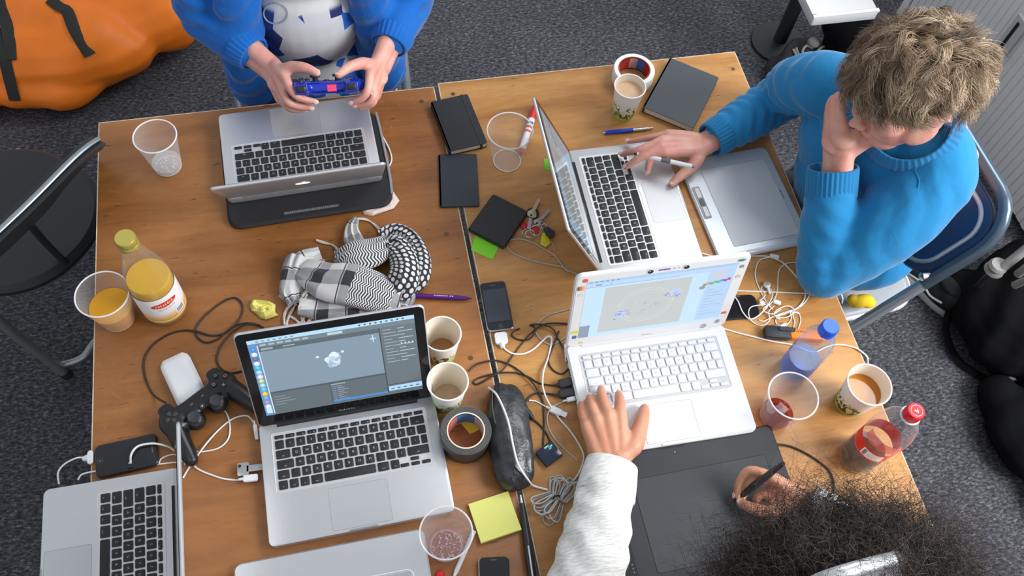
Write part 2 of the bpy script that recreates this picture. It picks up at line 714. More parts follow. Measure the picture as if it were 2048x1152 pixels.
# recessed pull on the shutter
def on_x(u, v, x):
    d = R_CAM @ Vector((u - 1024.0, -(v - 576.0), -FPX))
    return CAM + d * (x / d.x)
hp0, hp1 = on_x(1996, 104, CX), on_x(2046, 36, CX)
hz = (hp0.z + hp1.z) / 2; hl = abs(hp1.z - hp0.z); hy = (hp0.y + hp1.y) / 2 - 1.62
MV = Matrix.Translation((.012, hy, hz)) @ Matrix(((0, 0, -1, 0), (1, 0, 0, 0), (0, -1, 0, 0), (0, 0, 0, 1)))
g = G(); g.slab(.052, hl, 0, .014, .008, .003, M=MV)
hd = obj('handle', g, mat('grey_pull', (.62, .63, .64), .4, metal=.2), cab)
g = G(); g.slab(.012, hl * .74, .0135, .0155, .005, 0, M=MV, c=(0, 0))
obj('slot', g, RUBBER, hd)
g = G(); g.lathe([(0, .019), (.006, .018), (.007, .012)], 12, M=MV @ Matrix.Translation((0, hl / 2 - .02, 0)))
obj('lock', g, CHROME, hd)

# ------------------------------------------------------------------ small white side table, top right
DZ = .5
p, p2 = U(1627, 38, DZ), U(1760, 27, DZ)
dk = empty('side_table', 'small white side table standing beyond the curly blond hair', 'side table', (p.x, p.y, 0))
tw = p2.x - p.x
g = G(); g.slab(tw, .42, DZ - .028, DZ, .006, .002, c=(tw / 2, .21), seg=3)
tp = obj('tabletop', g, mat('white_laminate', (.62, .63, .63), .4), dk)
g = G()
g.box(tw, .012, .006, (tw / 2, .006, DZ + .003)); g.box(.012, .41, .006, (.006, .215, DZ + .003))
obj('rim', g, mat('white_rim', (.75, .76, .76), .4), tp, smooth=False)
g = G(); g.tube([(tw * .92, .36, .02), (tw * .92, .36, DZ - .02)], .025, 12); g.lathe([(.10, 0), (.10, .012), (.03, .025)], 20, M=Matrix.Translation((tw * .92, .36, 0)))
obj('pedestal', g, BLACKP, dk)
# ------------------------------------------------------------------ laptops
def key_rows():
    """(x, y, w, h, legend) of every key, keyboard centre x = 0, top edge y = 0 going down"""
    P = .0190
    Wd = 14.5 * P
    rows = []
    fr = ['esc'] + ['F%d' % i for i in range(1, 13)] + ['']
    wf = Wd / 14
    rows.append([(wf, .0098, c) for c in fr])
    rows.append([(P, P, c) for c in '`1234567890-='] + [(P * 1.5, P, 'del')])
    rows.append([(P * 1.5, P, 'tab')] + [(P, P, c) for c in 'QWERTYUIOP[]'] + [(P, P, '')])
    rows.append([(P * 1.75, P, 'caps')] + [(P, P, c) for c in "ASDFGHJKL;'"] + [(P, P, '\\'), (P * .75, P, '')])
    rows.append([(P * 1.25, P, 'shift')] + [(P, P, c) for c in '`ZXCVBNM,./'] + [(P * 2.25, P, 'shift')])
    rows.append([(P, P, 'fn'), (P, P, 'ctrl'), (P, P, 'alt'), (P * 1.25, P, 'cmd'), (P * 5, P, ''), (P * 1.25, P, 'cmd'), (P, P, 'alt')])
    out, y = [], 0.0
    for r in rows:
        h = r[0][1]
        x = -Wd / 2
        for (w, hh, c) in r:
            out.append((x + w / 2, y - h / 2, w, h, c))
            x += w
        y -= h
    # arrow cluster, half height
    yb = y + P / 2
    for i in range(3):
        cx = -Wd / 2 + (11.25 + .12) * P + (i + .5) * P * 1.04
        if i == 1:
            out.append((cx, yb + P * .25, P, P * .5, ''))
            out.append((cx, yb - P * .25, P, P * .5, ''))
        else:
            out.append((cx, yb - P * .25, P, P * .5, ''))
    return out, Wd, -y


KEYS, KW, KH = key_rows()
KEYMESH = {}


def key_mesh(w, h, m):
    k = (round(w, 4), round(h, 4), m.name)
    if k not in KEYMESH:
        g = G()
        g.slab(w - .0034, h - .0032, 0, .0019, .0016, .0003, seg=2)
        KEYMESH[k] = g.mesh('key', m)
    return KEYMESH[k]


def legend_mesh(m):
    g = G()
    for (x, y, w, h, c) in KEYS:
        if not c:
            continue
        if len(c) == 1:
            text_into(g, c, .0062, Matrix.Translation((x, y - .0020, 0)), align='CENTER')
        elif c[0] == 'F':
            text_into(g, c, .0030, Matrix.Translation((x + w * .2, y - .0025, 0)), align='CENTER')
        else:
            text_into(g, c, .0034, Matrix.Translation((x, y - .0045, 0)), align='CENTER')
    return g.mesh('key_legends', m, smooth=False)


LEG_D = legend_mesh(LEG_INK)
LEG_W = legend_mesh(mat('white_key_legend', (.50, .50, .50), .5))


def apple_outline(s):
    pts = []
    for i in range(40):
        a = 2 * PI * i / 40
        r = 1 + .05 * math.cos(2 * a)
        x, y = r * math.cos(a) * .86, r * math.sin(a) * .92
        y -= .16 * math.exp(-(x / .18) ** 2) * (1 if y > 0 else -.6)
        d = math.hypot(x - 1.16, y - .12)
        if d < .46:
            x = 1.16 - (.46 ** 2 - min(.46, abs(y - .12)) ** 2) ** .5
        pts.append((x * s, y * s))
    return pts


def laptop(name, label, prm, w=.325, d=.227, h=.018, z0=TT, white=False, screen=None, logo=False, keys=True, lap_text=None, scr_mat=None):
    x, y, yaw, ang = prm
    t = empty(name, label, 'laptop', (x, y, z0 + .0014), yaw)
    body = WHITEP if white else ALU
    g = G()
    cr = .014 if white else .011
    g.slab(w, d, 0, h, cr, .004 if white else .002, seg=8)
    base = obj('base', g, body, t)
    # hinge gap
    g = G(); g.box(w * .80, .011, .0008, (0, d / 2 - .0065, h + .0002))
    obj('hinge_gap', g, mat('white_hinge', (.6, .6, .6), .4) if white else RUBBER, t, smooth=False)
    ytop = d / 2 - (.030 if white else .0275)
    # keyboard well: slightly sunken tray with a rim
    g = G()
    tray = mat('white_tray', (.50, .50, .51), .5) if white else mat('silver_tray', (.66, .67, .67), .4, metal=.6)
    g.slab(KW + .006, KH + .006, h - .0005, h + .0003, .004, 0, c=(0, ytop - KH / 2))
    kb = obj('keyboard', g, tray, t)
    g = G()
    o = rrect(KW + .0075, KH + .0075, .004, 4, (0, ytop - KH / 2))
    g.tube([(a, b, h + .0003) for a, b in o], .0006, 5, closed=True)
    obj('rim', g, mat('tray_rim', (.80, .80, .80), .3, metal=0 if white else .5), kb)
    km = WHITEK if white else KEYM
    for (kx, ky, kw, kh, c) in KEYS:
        o = bpy.data.objects.new('key', key_mesh(kw, kh, km))
        COL.objects.link(o)
        o.parent = kb
        o.location = (kx, ytop + ky, h + .0003)
    o = bpy.data.objects.new('key_legends', LEG_W if white else LEG_D)
    COL.objects.link(o); o.parent = kb; o.location = (0, ytop, h + .0026)
    # trackpad with a hairline border
    g = G()
    tpw, tph = (.105, .076)
    g.slab(tpw, tph, h - .0004, h + .00025, .003, 0, c=(0, -d / 2 + .006 + tph / 2))
    obj('trackpad', g, mat('white_trackpad', (.68, .68, .69), .4) if white else mat('grey_trackpad', (.54, .54, .55), .42, metal=.6), t)
    g = G()
    o = rrect(tpw, tph, .003, 4, (0, -d / 2 + .006 + tph / 2))
    g.tube([(a, b, h + .0002) for a, b in o], .00035, 4, closed=True)
    obj('trackpad_line', g, mat('hairline_grey', (.32, .32, .33), .5), t)
    g = G(); g.slab(.05, .0032, h - .0010, h + .0002, .0015, 0, c=(0, -d / 2 + .0018)); obj('thumb_notch', g, ALU_D if not white else body, t)
    # ports along the left side
    g = G()
    for k, (py, pw) in enumerate(((.085, .012), (.060, .016), (.040, .014), (.022, .014), (.004, .010))):
        g.box(.0006, pw, .006, (-w / 2 - .0001, py, h * .5))
    obj('port_row', g, RUBBER, t, smooth=False)
    # feet
    g = G()
    for sx in (-1, 1):
        for sy in (-1, 1):
            g.lathe([(.008, -.0012), (.009, 0)], 10, M=Matrix.Translation((sx * (w / 2 - .03), sy * (d / 2 - .03), 0)))
    obj('rubber_feet', g, RUBBER, t)
    # lid: local frame y up from hinge, z outward (away from the user)
    th = .0085 if white else .0062
    L = d * .985
    lid = bpy.data.objects.new('lid', None)
    Ml = Matrix.Translation((0, d / 2 - .008, h)) @ Matrix.Rotation(ang, 4, 'X') @ Matrix.Rotation(PI, 4, 'Z')
    # after this frame: x mirrored, y along lid away from hinge, z = outer face side (down when closed flips up)
    Ml = Matrix.Translation((0, d / 2 - .008, h)) @ Matrix(((1, 0, 0, 0), (0, -math.cos(ang), -math.sin(ang), 0), (0, math.sin(ang), -math.cos(ang), 0), (0, 0, 0, 1)))
    # columns: x, y=(0,-cos,sin) up along the lid, z=(0,-sin,-cos) = screen side facing the user
    g = G()
    g.slab(w, L, -th, 0, cr, .0018, c=(0, L / 2 + .001), seg=8, M=Ml)
    lid = obj('lid', g, body, t)
    if white:
        bz = WHITEP
        g = G(); g.slab(w - .008, L - .008, 0, .0006, .010, 0, c=(0, L / 2 + .001), M=Ml); obj('bezel', g, mat('white_bezel', (.72, .72, .72), .4), lid)
        sw, sh = .286, .179
    else:
        g = G(); g.slab(w - .0045, L - .0045, 0, .0005, .010, 0, c=(0, L / 2 + .001), M=Ml); obj('bezel', g, SCRB, lid)
        sw, sh = .286, .179
    sy0 = L / 2 + .006 - sh / 2
    Ms = Ml @ Matrix.Translation((-sw / 2, sy0, .0009))
    g = G()
    if screen:
        screen(g, sw, sh, Ms)
    else:
        g.quad(0, 0, sw, sh, 0, (.02, .025, .03), Ms)
    obj('screen', g, scr_mat or (SCREEN if screen else GLASSB), lid, smooth=False)
    g = G()
    text_into(g, 'MacBook Pro' if not white else 'MacBook', .0055, Ml @ Matrix.Translation((0, .0085, .0008)), align='CENTER')
    obj('lettering', g, mat('grey_lettering', (.35, .35, .35), .4), lid, smooth=False)
    g = G()
    g.tube([Ml @ Vector((-w * .40, -.001, -.004)), Ml @ Vector((w * .40, -.001, -.004))], .0052, 10)
    obj('hinge', g, WHITEP if white else BLACKP, t)
    if logo:
        Mg = Ml @ Matrix.Translation((0, L * .47, -th - .0002)) @ Matrix.Rotation(PI, 4, 'Y')
        g = G()
        g.prism(apple_outline(.0165), 0, .0004, M=Mg)
        leaf = [(math.sin(a) * .0032 + .003, .021 + math.cos(a) * .0062) for a in [-2 * PI * k / 12 for k in range(12)]]
        g.prism(leaf, 0, .0004, M=Mg)
        obj('lid_emblem', g, mat('lit_emblem', (.9, .9, .9), .3, emit=(1, 1, 1), estr=.9), lid, smooth=False)
    t['Ml'] = [c for r in Ml for c in r]
    return t, Ml, lid


def screen_editor(g, w, h, M):
    def q(x0, y0, x1, y1, c, z=0.0):
        g.quad(x0 * w, y0 * h, x1 * w, y1 * h, z, lin(*c), M)
    q(0, 0, 1, 1, (92, 104, 112))
    e = .00006
    q(0, .955, 1, 1, (176, 216, 240), e)
    for k in range(7):
        q(.05 + k * .034, .968, .05 + k * .034 + .018, .982, (110, 140, 165), 2 * e)
    for k in range(9):
        q(.66 + k * .033, .967, .66 + k * .033 + .012, .985, (60, 80, 100), 2 * e)
    q(.055, .90, 1, .955, (110, 124, 134), e)
    q(.055, .845, .78, .90, (82, 94, 102), e)
    q(.47, .915, .56, .945, (190, 205, 214), 2 * e)
    for k in range(6):
        q(.07 + k * .05, .915, .07 + k * .05 + .035, .935, (170, 186, 196), 2 * e)
    q(.07, .86, .14, .885, (150, 165, 175), 2 * e); q(.20, .865, .27, .88, (150, 165, 175), 2 * e)
    q(.055, .30, .775, .845, (126, 146, 163), e)
    q(.78, .04, 1, .90, (98, 110, 118), e)
    q(.775, .04, .783, .90, (58, 66, 72), 2 * e)
    q(.055, .285, .775, .31, (72, 82, 88), 2 * e)
    q(.055, .015, .775, .285, (90, 102, 108), e)
    q(.42, .015, .425, .30, (60, 68, 74), 2 * e)
    q(.43, .265, .52, .28, (150, 165, 175), 2 * e)
    for k in range(8):
        q(.435, .235 - k * .026, .445 + .012, .247 - k * .026, (110, 130, 190), 2 * e)
        q(.465, .235 - k * .026, .465 + .03 + .05 * ((k * 37) % 5) / 5, .244 - k * .026, (140, 154, 162), 2 * e)
    q(.425, .03, .775, .056, (62, 136, 208), 3 * e)
    for k in range(4):
        q(.075, .23 - k * .035, .14 + .03 * (k % 3), .24 - k * .035, (128, 142, 150), 2 * e)
    q(.785, .05, 1, .115, (170, 212, 240), 3 * e)
    for k in range(5):
        q(.80 + k * .04, .07, .82 + k * .04, .085, (80, 110, 140), 4 * e)
    q(.785, .13, 1, .14, (60, 68, 74), 2 * e)
    for k in range(11):
        yy = .86 - k * .042
        q(.80, yy, .80 + .05 + .03 * ((k * 7) % 3), yy + .010, (156, 170, 178), 2 * e)
        q(.89, yy, .89 + .04 + .05 * ((k * 5) % 2), yy + .010, (176, 190, 200), 2 * e)
    for k in range(4):
        q(.90 + k * .023, .66, .907 + k * .023, .675, (225, 235, 240), 3 * e)
    # axis gizmo
    q(.731, .74, .737, .83, (200, 220, 232), 3 * e); q(.715, .778, .753, .79, (200, 220, 232), 3 * e)
    # dock down the left side
    q(0, 0, .052, .955, (96, 140, 186), 2 * e)
    q(.052, .02, .058, .93, (214, 226, 232), 3 * e)
    dock = [(70, 130, 220), (196, 214, 236), (90, 96, 150), (214, 216, 228), (60, 180, 220), (160, 190, 230), (205, 205, 225), (186, 196, 110), (140, 196, 226), (90, 170, 220), (228, 176, 40), (96, 150, 210), (150, 130, 180), (216, 210, 220)]
    for k, c in enumerate(dock):
        y = .88 - k * .058
        disc(g, .026 * w, y * h, .0052, lin(*c), M, 3 * e)
        disc(g, .026 * w, (y + .006) * h, .0026, lin(*[min(255, int(a * 1.15 + 18)) for a in c]), M, 4 * e)
    q(.010, .03, .044, .11, (196, 222, 240), 4 * e)
    # cluster of pale discs in the viewport
    r2 = random.Random(3)
    for k in range(26):
        a, rr = r2.random() * 2 * PI, (r2.random() ** .6) * .050
        c = r2.choice([(186, 208, 224), (206, 226, 238), (160, 186, 206), (220, 236, 244)])
        disc(g, (.475 + rr * math.cos(a) * .85) * w, (.60 + rr * 1.45 * math.sin(a)) * h, .0028 + .0035 * r2.random(), lin(*c), M, (4 + k) * e * .4)
    disc(g, .385 * w, .665 * h, .0028, lin(206, 226, 240), M, 4 * e)
    disc(g, .54 * w, .685 * h, .0028, lin(206, 226, 240), M, 4 * e)
    g.add([(x * w, y * h, 4 * e) for x, y in ((.49, .70), (.53, .665), (.475, .655))], [(0, 2, 1)], 0, lin(170, 196, 214), M)


def disc(g, x, y, r, c, M, z, n=16, sx=1.0, sy=1.0):
    g.add([(x + r * sx * math.cos(2 * PI * k / n), y + r * sy * math.sin(2 * PI * k / n), z) for k in range(n)], [tuple(range(n))], 0, c, M)


def screen_paint(g, w, h, M):
    def q(x0, y0, x1, y1, c, z=0.0):
        g.quad(x0 * w, y0 * h, x1 * w, y1 * h, z, lin(*c), M)
    e = .00006
    q(0, 0, 1, 1, (190, 220, 250))
    q(0, .955, 1, 1, (168, 196, 228), e)
    q(0, .90, 1, .95, (180, 208, 238), e)
    for k in range(6):
        q(.02 + k * .035, .97, .035 + k * .035, .985, (110, 130, 160), 2 * e)
    q(.06, .915, .10, .935, (150, 130, 130), 2 * e); q(.16, .91, .165, .94, (120, 150, 190), 2 * e)
    q(0, .893, .62, .90, (130, 160, 195), 2 * e)
    q(0, 0, .07, .22, (132, 146, 168), e)
    q(.13, .06, .71, .86, (188, 193, 194), e)
    # round sketch: pale ring, blue-violet scribbles either side
    n = 40
    for (ro, ri) in ((.30, .292), (.262, .257)):
        for k in range(n):
            a0, a1 = 2 * PI * k / n, 2 * PI * (k + 1) / n
            P = lambda r, a: ((.43 + r * .62 * math.cos(a)) * w, (.47 + r * math.sin(a)) * h, 2 * e)
            g.add([P(ri, a0), P(ro, a0), P(ro, a1), P(ri, a1)], [(0, 1, 2, 3)], 0, lin(205, 212, 206), M)
    disc(g, .62 * w, .62 * h, .013, lin(186, 198, 232), M, 2 * e)
    disc(g, .27 * w, .36 * h, .013, lin(186, 196, 232), M, 2 * e)
    r2 = random.Random(5)

    def scrib(cx, cy, n_, sc, cols):
        for k in range(n_):
            a = r2.random() * PI
            x, y = cx + (r2.random() - .5) * sc, cy + (r2.random() - .5) * sc * .9
            l = .008 + .022 * r2.random()
            dx, dy = math.cos(a) * l * .5, math.sin(a) * l * .5
            c = lin(*r2.choice(cols))
            tt = .0016
            g.add([((x - dx) * w, (y - dy) * h, 3 * e), ((x + dx) * w, (y + dy) * h, 3 * e), ((x + dx) * w, (y + dy + tt * 3) * h, 3 * e), ((x - dx) * w, (y - dy + tt * 3) * h, 3 * e)], [(0, 1, 2, 3)], 0, c, M)
    scrib(.28, .37, 40, .10, [(96, 110, 200), (120, 130, 190), (90, 100, 140)])
    scrib(.60, .60, 36, .10, [(96, 120, 220), (120, 136, 190), (90, 100, 140)])
    scrib(.43, .42, 34, .22, [(140, 150, 160), (120, 130, 145), (160, 165, 170)])
    disc(g, .635 * w, .555 * h, .0022, lin(90, 140, 110), M, 4 * e)
    disc(g, .235 * w, .27 * h, .0018, lin(90, 140, 110), M, 4 * e)
    # palettes at the right
    q(.82, .04, 1, .95, (176, 206, 238), e)
    q(.84, .78, .93, .90, (198, 202, 214), 2 * e)
    for k, c in enumerate([(150, 130, 120), (190, 160, 120), (96, 170, 110), (110, 190, 90), (80, 170, 200), (90, 150, 210), (190, 60, 140), (210, 50, 110)]):
        q(.80 + k * .023, .665 + .012 * (k % 2) + .006 * k, .823 + k * .023, .705 + .012 * (k % 2) + .006 * k, c, 3 * e)
    disc(g, .80 * w, .64 * h, .006, lin(150, 146, 150), M, 3 * e)
    for k in range(9):
        q(.84, .58 - k * .055, .84 + .05 + .04 * (k % 3), .586 - k * .055, (130, 158, 196), 2 * e)
        q(.82, .545 - k * .055, 1, .548 - k * .055, (150, 180, 214), 2 * e)


lapA, MlA, lidA = laptop('laptop', 'silver laptop seen from behind, standing on the black sleeve under the gamepad', (-.1158, 1.241, 3.1751, 2.1082), z0=TT + .015, logo=True)
lapB, MlB, lidB = laptop('laptop', 'silver laptop whose lit screen shows a dark 3D editor', (-.080, .514, .0153, 1.9928), screen=screen_editor)
lapC, MlC, lidC = laptop('laptop', 'silver laptop turned sideways in the bottom left corner', (-.501, .4059, -1.568, 1.8402))
lapE, MlE, lidE = laptop('laptop', 'silver laptop with black keys under the hand of the man in blue', (.5729, .9882, 1.5659, 2.03), screen=screen_paint, scr_mat=color_mat('dim_screen', .35, .08))
lapF, MlF, lidF = laptop('laptop', 'white laptop with stickers around its bright screen', (.5127, .5698, -.0158, 1.7209), w=.33, d=.232, white=True, screen=screen_paint)

# stickers on the white laptop's bezel (bezel frame: x across, y up from the hinge)
L = .232 * .985
def sticker(name, fn, label=None):
    g = G(); fn(g)
    o = obj(name, g, PRINT, lidF, smooth=False)
    if label: o['label'] = label
    return o
Z = .0012
def at_lid(x, y): return MlF @ Matrix.Translation((x, y, Z))
for sx, lab in ((-.026, 'black cartoon eye sticker'), (.042, 'black cartoon eye sticker')):
    sticker('eye_sticker', lambda g, sx=sx: (disc(g, 0, 0, .0072, lin(235, 235, 235), at_lid(sx, L - .012), 0, 20), disc(g, -.0005, -.0002, .0054, lin(22, 22, 24), at_lid(sx, L - .012), .0002, 20), disc(g, -.002, .002, .0012, lin(210, 210, 210), at_lid(sx, L - .012), .0004, 10)))
sticker('purple_sticker', lambda g: ([g.quad(-.013 + k * .0045, -.0022, -.0098 + k * .0045, .0022, 0, lin(130, 70, 170), at_lid(.002, L - .011)) for k in range(5)], g.quad(.015, -.001, .018, .001, 0, lin(140, 60, 170), at_lid(.002, L - .011)), g.quad(.024, -.001, .027, .001, 0, lin(150, 160, 120), at_lid(.002, L - .011))))
sticker('red_sticker', lambda g: disc(g, 0, 0, .0052, lin(225, 85, 60), at_lid(-.147, L - .014), 0))
sticker('orange_sticker', lambda g: (g.quad(-.007, -.006, -.003, .006, 0, lin(110, 100, 70), at_lid(-.152, L - .036)), g.quad(-.003, -.006, .001, .006, 0, lin(215, 120, 60), at_lid(-.152, L - .036)), g.quad(.001, -.006, .006, .006, 0, lin(235, 165, 120), at_lid(-.152, L - .036))))
sticker('grey_sticker', lambda g: ([g.quad(-.005, -.004 + k * .003, .005, -.0028 + k * .003, 0, lin(205, 200, 205), at_lid(-.152, L - .055)) for k in range(3)]))
sticker('yellow_face_sticker', lambda g: (disc(g, 0, 0, .0078, lin(230, 222, 70), at_lid(-.150, .052), 0, 18, 1, .75), disc(g, -.002, .001, .001, lin(60, 60, 40), at_lid(-.150, .052), .0002, 8), disc(g, .002, .001, .001, lin(60, 60, 40), at_lid(-.150, .052), .0002, 8)))
sticker('blue_sticker', lambda g: g.quad(-.004, -.005, .004, .005, 0, lin(70, 100, 150), at_lid(-.150, .036)))
sticker('yellow_sticker', lambda g: disc(g, 0, 0, .005, lin(215, 205, 90), at_lid(-.135, .013), 0, 14, 1, .6))
sticker('green_sticker', lambda g: (disc(g, 0, 0, .008, lin(90, 160, 120), at_lid(.147, L - .013), 0, 14, 1, .5), g.quad(-.004, -.001, .004, .001, .0002, lin(30, 90, 60), at_lid(.147, L - .013))))
sticker('grey_sticker', lambda g: g.quad(-.004, -.004, .004, .004, 0, lin(140, 140, 150), at_lid(.152, L - .032)))
sticker('pink_sticker', lambda g: disc(g, 0, 0, .005, lin(225, 180, 175), at_lid(.152, L - .062), 0))
sticker('red_sticker', lambda g: g.quad(-.005, -.0035, .005, .0035, 0, lin(225, 80, 70), at_lid(.152, .050)))
def scribble(g, x, y, s):
    for k in range(14):
        a = k * 2.4
        g.quad(-s * .35 + s * .6 * math.cos(a) * .5, s * .5 * math.sin(a) - .0003, s * .6 * math.cos(a) * .5 + s * .2, s * .5 * math.sin(a) + .0004, 0, lin(90, 95, 100), at_lid(x, y))
sticker('scribble_sticker', lambda g: scribble(g, .118, .012, .012))
sticker('scribble_sticker', lambda g: scribble(g, .145, .022, .010))
# ------------------------------------------------------------------ cups
CLEAR = clear_mat('clear_plastic', haze=.07, edge=.2)
CLEARR = clear_mat('clear_plastic_rim', haze=.55)


def translucent(name, tint, haze, hazecol, gloss=.05):
    return clear_mat(name, tint, haze, hazecol, gloss)


BUB = clear_mat('bubble', haze=.5)
GCUP = 'clear plastic cups on the tables'


def clear_cup(u, v, label, rt=.046, rb=.029, h=.105, liquid=None, lh=.02, bubbles=0, z=TT, lmat=None):
    p = U(u, v, z)
    t = empty('plastic_cup', label, 'cup', (p.x, p.y, z), group=GCUP)
    g = G()
    pr = [(0, .0012), (rb - .001, .0012), (rb, .003)]
    nrib = 10
    for k in range(nrib + 1):
        f = k / nrib
        pr.append((rb + (rt - rb) * f + (.0004 if k % 2 else 0), .004 + (h - .006) * f))
    g.lathe(pr, 40, closed=True)
    obj('cup_wall', g, CLEAR, t, sharp=60)
    g = G()
    g.tube([((rt + .0006) * math.cos(a), (rt + .0006) * math.sin(a), h - .001) for a in [2 * PI * k / 48 for k in range(48)]], .0015, 8, closed=True)
    obj('rim', g, CLEARR, t)
    g = G()
    g.tube([((rb - .002) * math.cos(a), (rb - .002) * math.sin(a), .0016) for a in [2 * PI * k / 32 for k in range(32)]], .0012, 6, closed=True)
    obj('foot_ring', g, CLEARR, t)
    if lmat:
        g = G()
        f = lh / h
        rl = rb + (rt - rb) * f - .0008
        g.lathe([(0, .002), (rb - .0012, .002), (rl, lh - .0006), (rl - .0012, lh), (0, lh)], 36, closed=True)
        obj('drink', g, lmat, t)
    if bubbles:
        r2 = random.Random(int(u))
        g = G()
        for k in range(bubbles):
            a, rr = r2.random() * 2 * PI, (rb - .003) * math.sqrt(r2.random())
            s_ = .0007 + .0016 * r2.random() ** 2
            g.ball((rr * math.cos(a), rr * math.sin(a), .003 + s_), s_, 8)
        o = obj('bubbles', g, BUB, t, kind='stuff')
    return t


WATER = clear_mat('water_film', haze=.16, gloss=.02)
JUICE = mat('orange_juice', (.68, .30, .0), .3)
COLA = clear_mat('cola_remains', tint=(.75, .30, .14), haze=.10, hazecol=lin(170, 70, 40))
clear_cup(337, 333, 'clear plastic cup with bubbly water in the upper left of the brown table', rt=.0425, lmat=WATER, lh=.018, bubbles=70)
clear_cup(238, 636, 'clear plastic cup half full of orange juice beside the juice bottle', rt=.0475, rb=.032, h=.10, lmat=JUICE, lh=.052)
clear_cup(1014, 322, 'empty clear plastic cup between the black notebook and red marker', rt=.048, rb=.032, h=.108)
clear_cup(892, 1092, 'clear plastic cup with pink bubbly drink at the bottom, by the yellow note pad', rt=.0435, rb=.029, h=.10, lmat=clear_mat('pink_water', (.95, .8, .78), .12, (.8, .6, .58)), lh=.016, bubbles=110)
clear_cup(1549, 832, 'clear plastic cup with brown cola remains beside the white laptop', rt=.0455, rb=.030, h=.108, lmat=COLA, lh=.016, bubbles=16)


def cup_print():
    """white paper cup with pale green foot and dark leaves"""
    m = bpy.data.materials.new('leaf_print_paper')
    m.use_nodes = True
    nt = m.node_tree
    b = nt.nodes['Principled BSDF']
    tc = nt.nodes.new('ShaderNodeTexCoord')
    sp = nt.nodes.new('ShaderNodeSeparateXYZ')
    nt.links.new(tc.outputs['Object'], sp.inputs[0])
    rz = nt.nodes.new('ShaderNodeMapRange')
    rz.inputs['From Max'].default_value = .092
    nt.links.new(sp.outputs['Z'], rz.inputs['Value'])
    band = ramp_node(nt, rz.outputs[0], [(0, lin(160, 190, 70)), (.22, lin(196, 210, 130)), (.42, lin(228, 228, 214)), (.8, lin(238, 236, 230))])
    mp = nt.nodes.new('ShaderNodeMapping')
    mp.inputs['Scale'].default_value = (1, 1, .55)
    nt.links.new(tc.outputs['Object'], mp.inputs[0])
    n = noise_node(nt, 75, 1, .3, mp.outputs[0], 1.5)
    leaf = ramp_node(nt, n.outputs['Fac'], [(.52, (0, 0, 0)), (.56, (1, 1, 1))])
    zone = ramp_node(nt, rz.outputs[0], [(.0, (0, 0, 0)), (.12, (1, 1, 1)), (.45, (1, 1, 1)), (.60, (0, 0, 0))])
    mm = nt.nodes.new('ShaderNodeMath'); mm.operation = 'MULTIPLY'
    nt.links.new(leaf.outputs[0], mm.inputs[0]); nt.links.new(zone.outputs[0], mm.inputs[1])
    n2 = noise_node(nt, 25, 1, .3, tc.outputs['Object'])
    lc = ramp_node(nt, n2.outputs['Fac'], [(.45, lin(74, 62, 30)), (.6, lin(110, 128, 50))])
    nt.links.new(mixc(nt, band.outputs[0], lc.outputs[0], mm.outputs[0]), b.inputs['Base Color'])
    b.inputs['Roughness'].default_value = .45
    return m


CUPP = cup_print()
PAPERIN = mat('paper_cup_inside', lin(232, 222, 206), .45)
PAPERRIM = mat('paper_cup_rim', lin(240, 236, 230), .4)


def paper_cup(u, v, label, drink=None, lh=.06, rt=.0375, rb=.026, h=.092, stain=None):
    p = U(u, v)
    t = empty('paper_cup', label, 'cup', (p.x, p.y, TT), random.random() * 6, group='printed paper cups on the tables')
    g = G()
    g.lathe([(rb - .002, .003), (rb - .001, 0), (rb, 0), (rt, h)], 40, closed=True)
    obj('outer_wall', g, CUPP, t)
    g = G()
    g.lathe([(0, .006), (rb - .0015, .006), (rt - .0008, h)], 40, closed=True)
    obj('inner_wall', g, PAPERIN, t)
    g = G()
    g.tube([(rt * math.cos(a), rt * math.sin(a), h) for a in [2 * PI * k / 48 for k in range(48)]], .0016, 8, closed=True)
    obj('rolled_rim', g, PAPERRIM, t)
    if drink:
        rl = rb + (rt - rb) * lh / h - .001
        g = G(); g.lathe([(0, lh - .002), (rl - .0006, lh - .002), (rl, lh), (0, lh)], 36, closed=True)
        obj('drink', g, drink, t)
    return t


MILK = mat('milky_coffee', lin(206, 172, 138), .3, noise=.08, nscale=90)
TEA = mat('amber_tea', lin(176, 108, 30), .08, noise=.06, nscale=40)
paper_cup(1246, 226, 'paper cup full of milky coffee in front of the roll of white tape', MILK, .074, rt=.0350, rb=.025)
paper_cup(884, 708, 'nearly empty paper cup with brown coffee dregs behind the other one by the duct tape', mat('coffee_dregs', lin(168, 116, 70), .3), .018, rt=.0355)
paper_cup(895, 800, 'nearly empty paper cup with pale dregs next to the roll of duct tape', mat('pale_dregs', lin(188, 160, 128), .3, noise=.1, nscale=60), .016, rt=.0370, rb=.027)
paper_cup(1699, 806, 'paper cup of amber tea at the right edge of the table', TEA, .062, rt=.0415, rb=.029, h=.095)

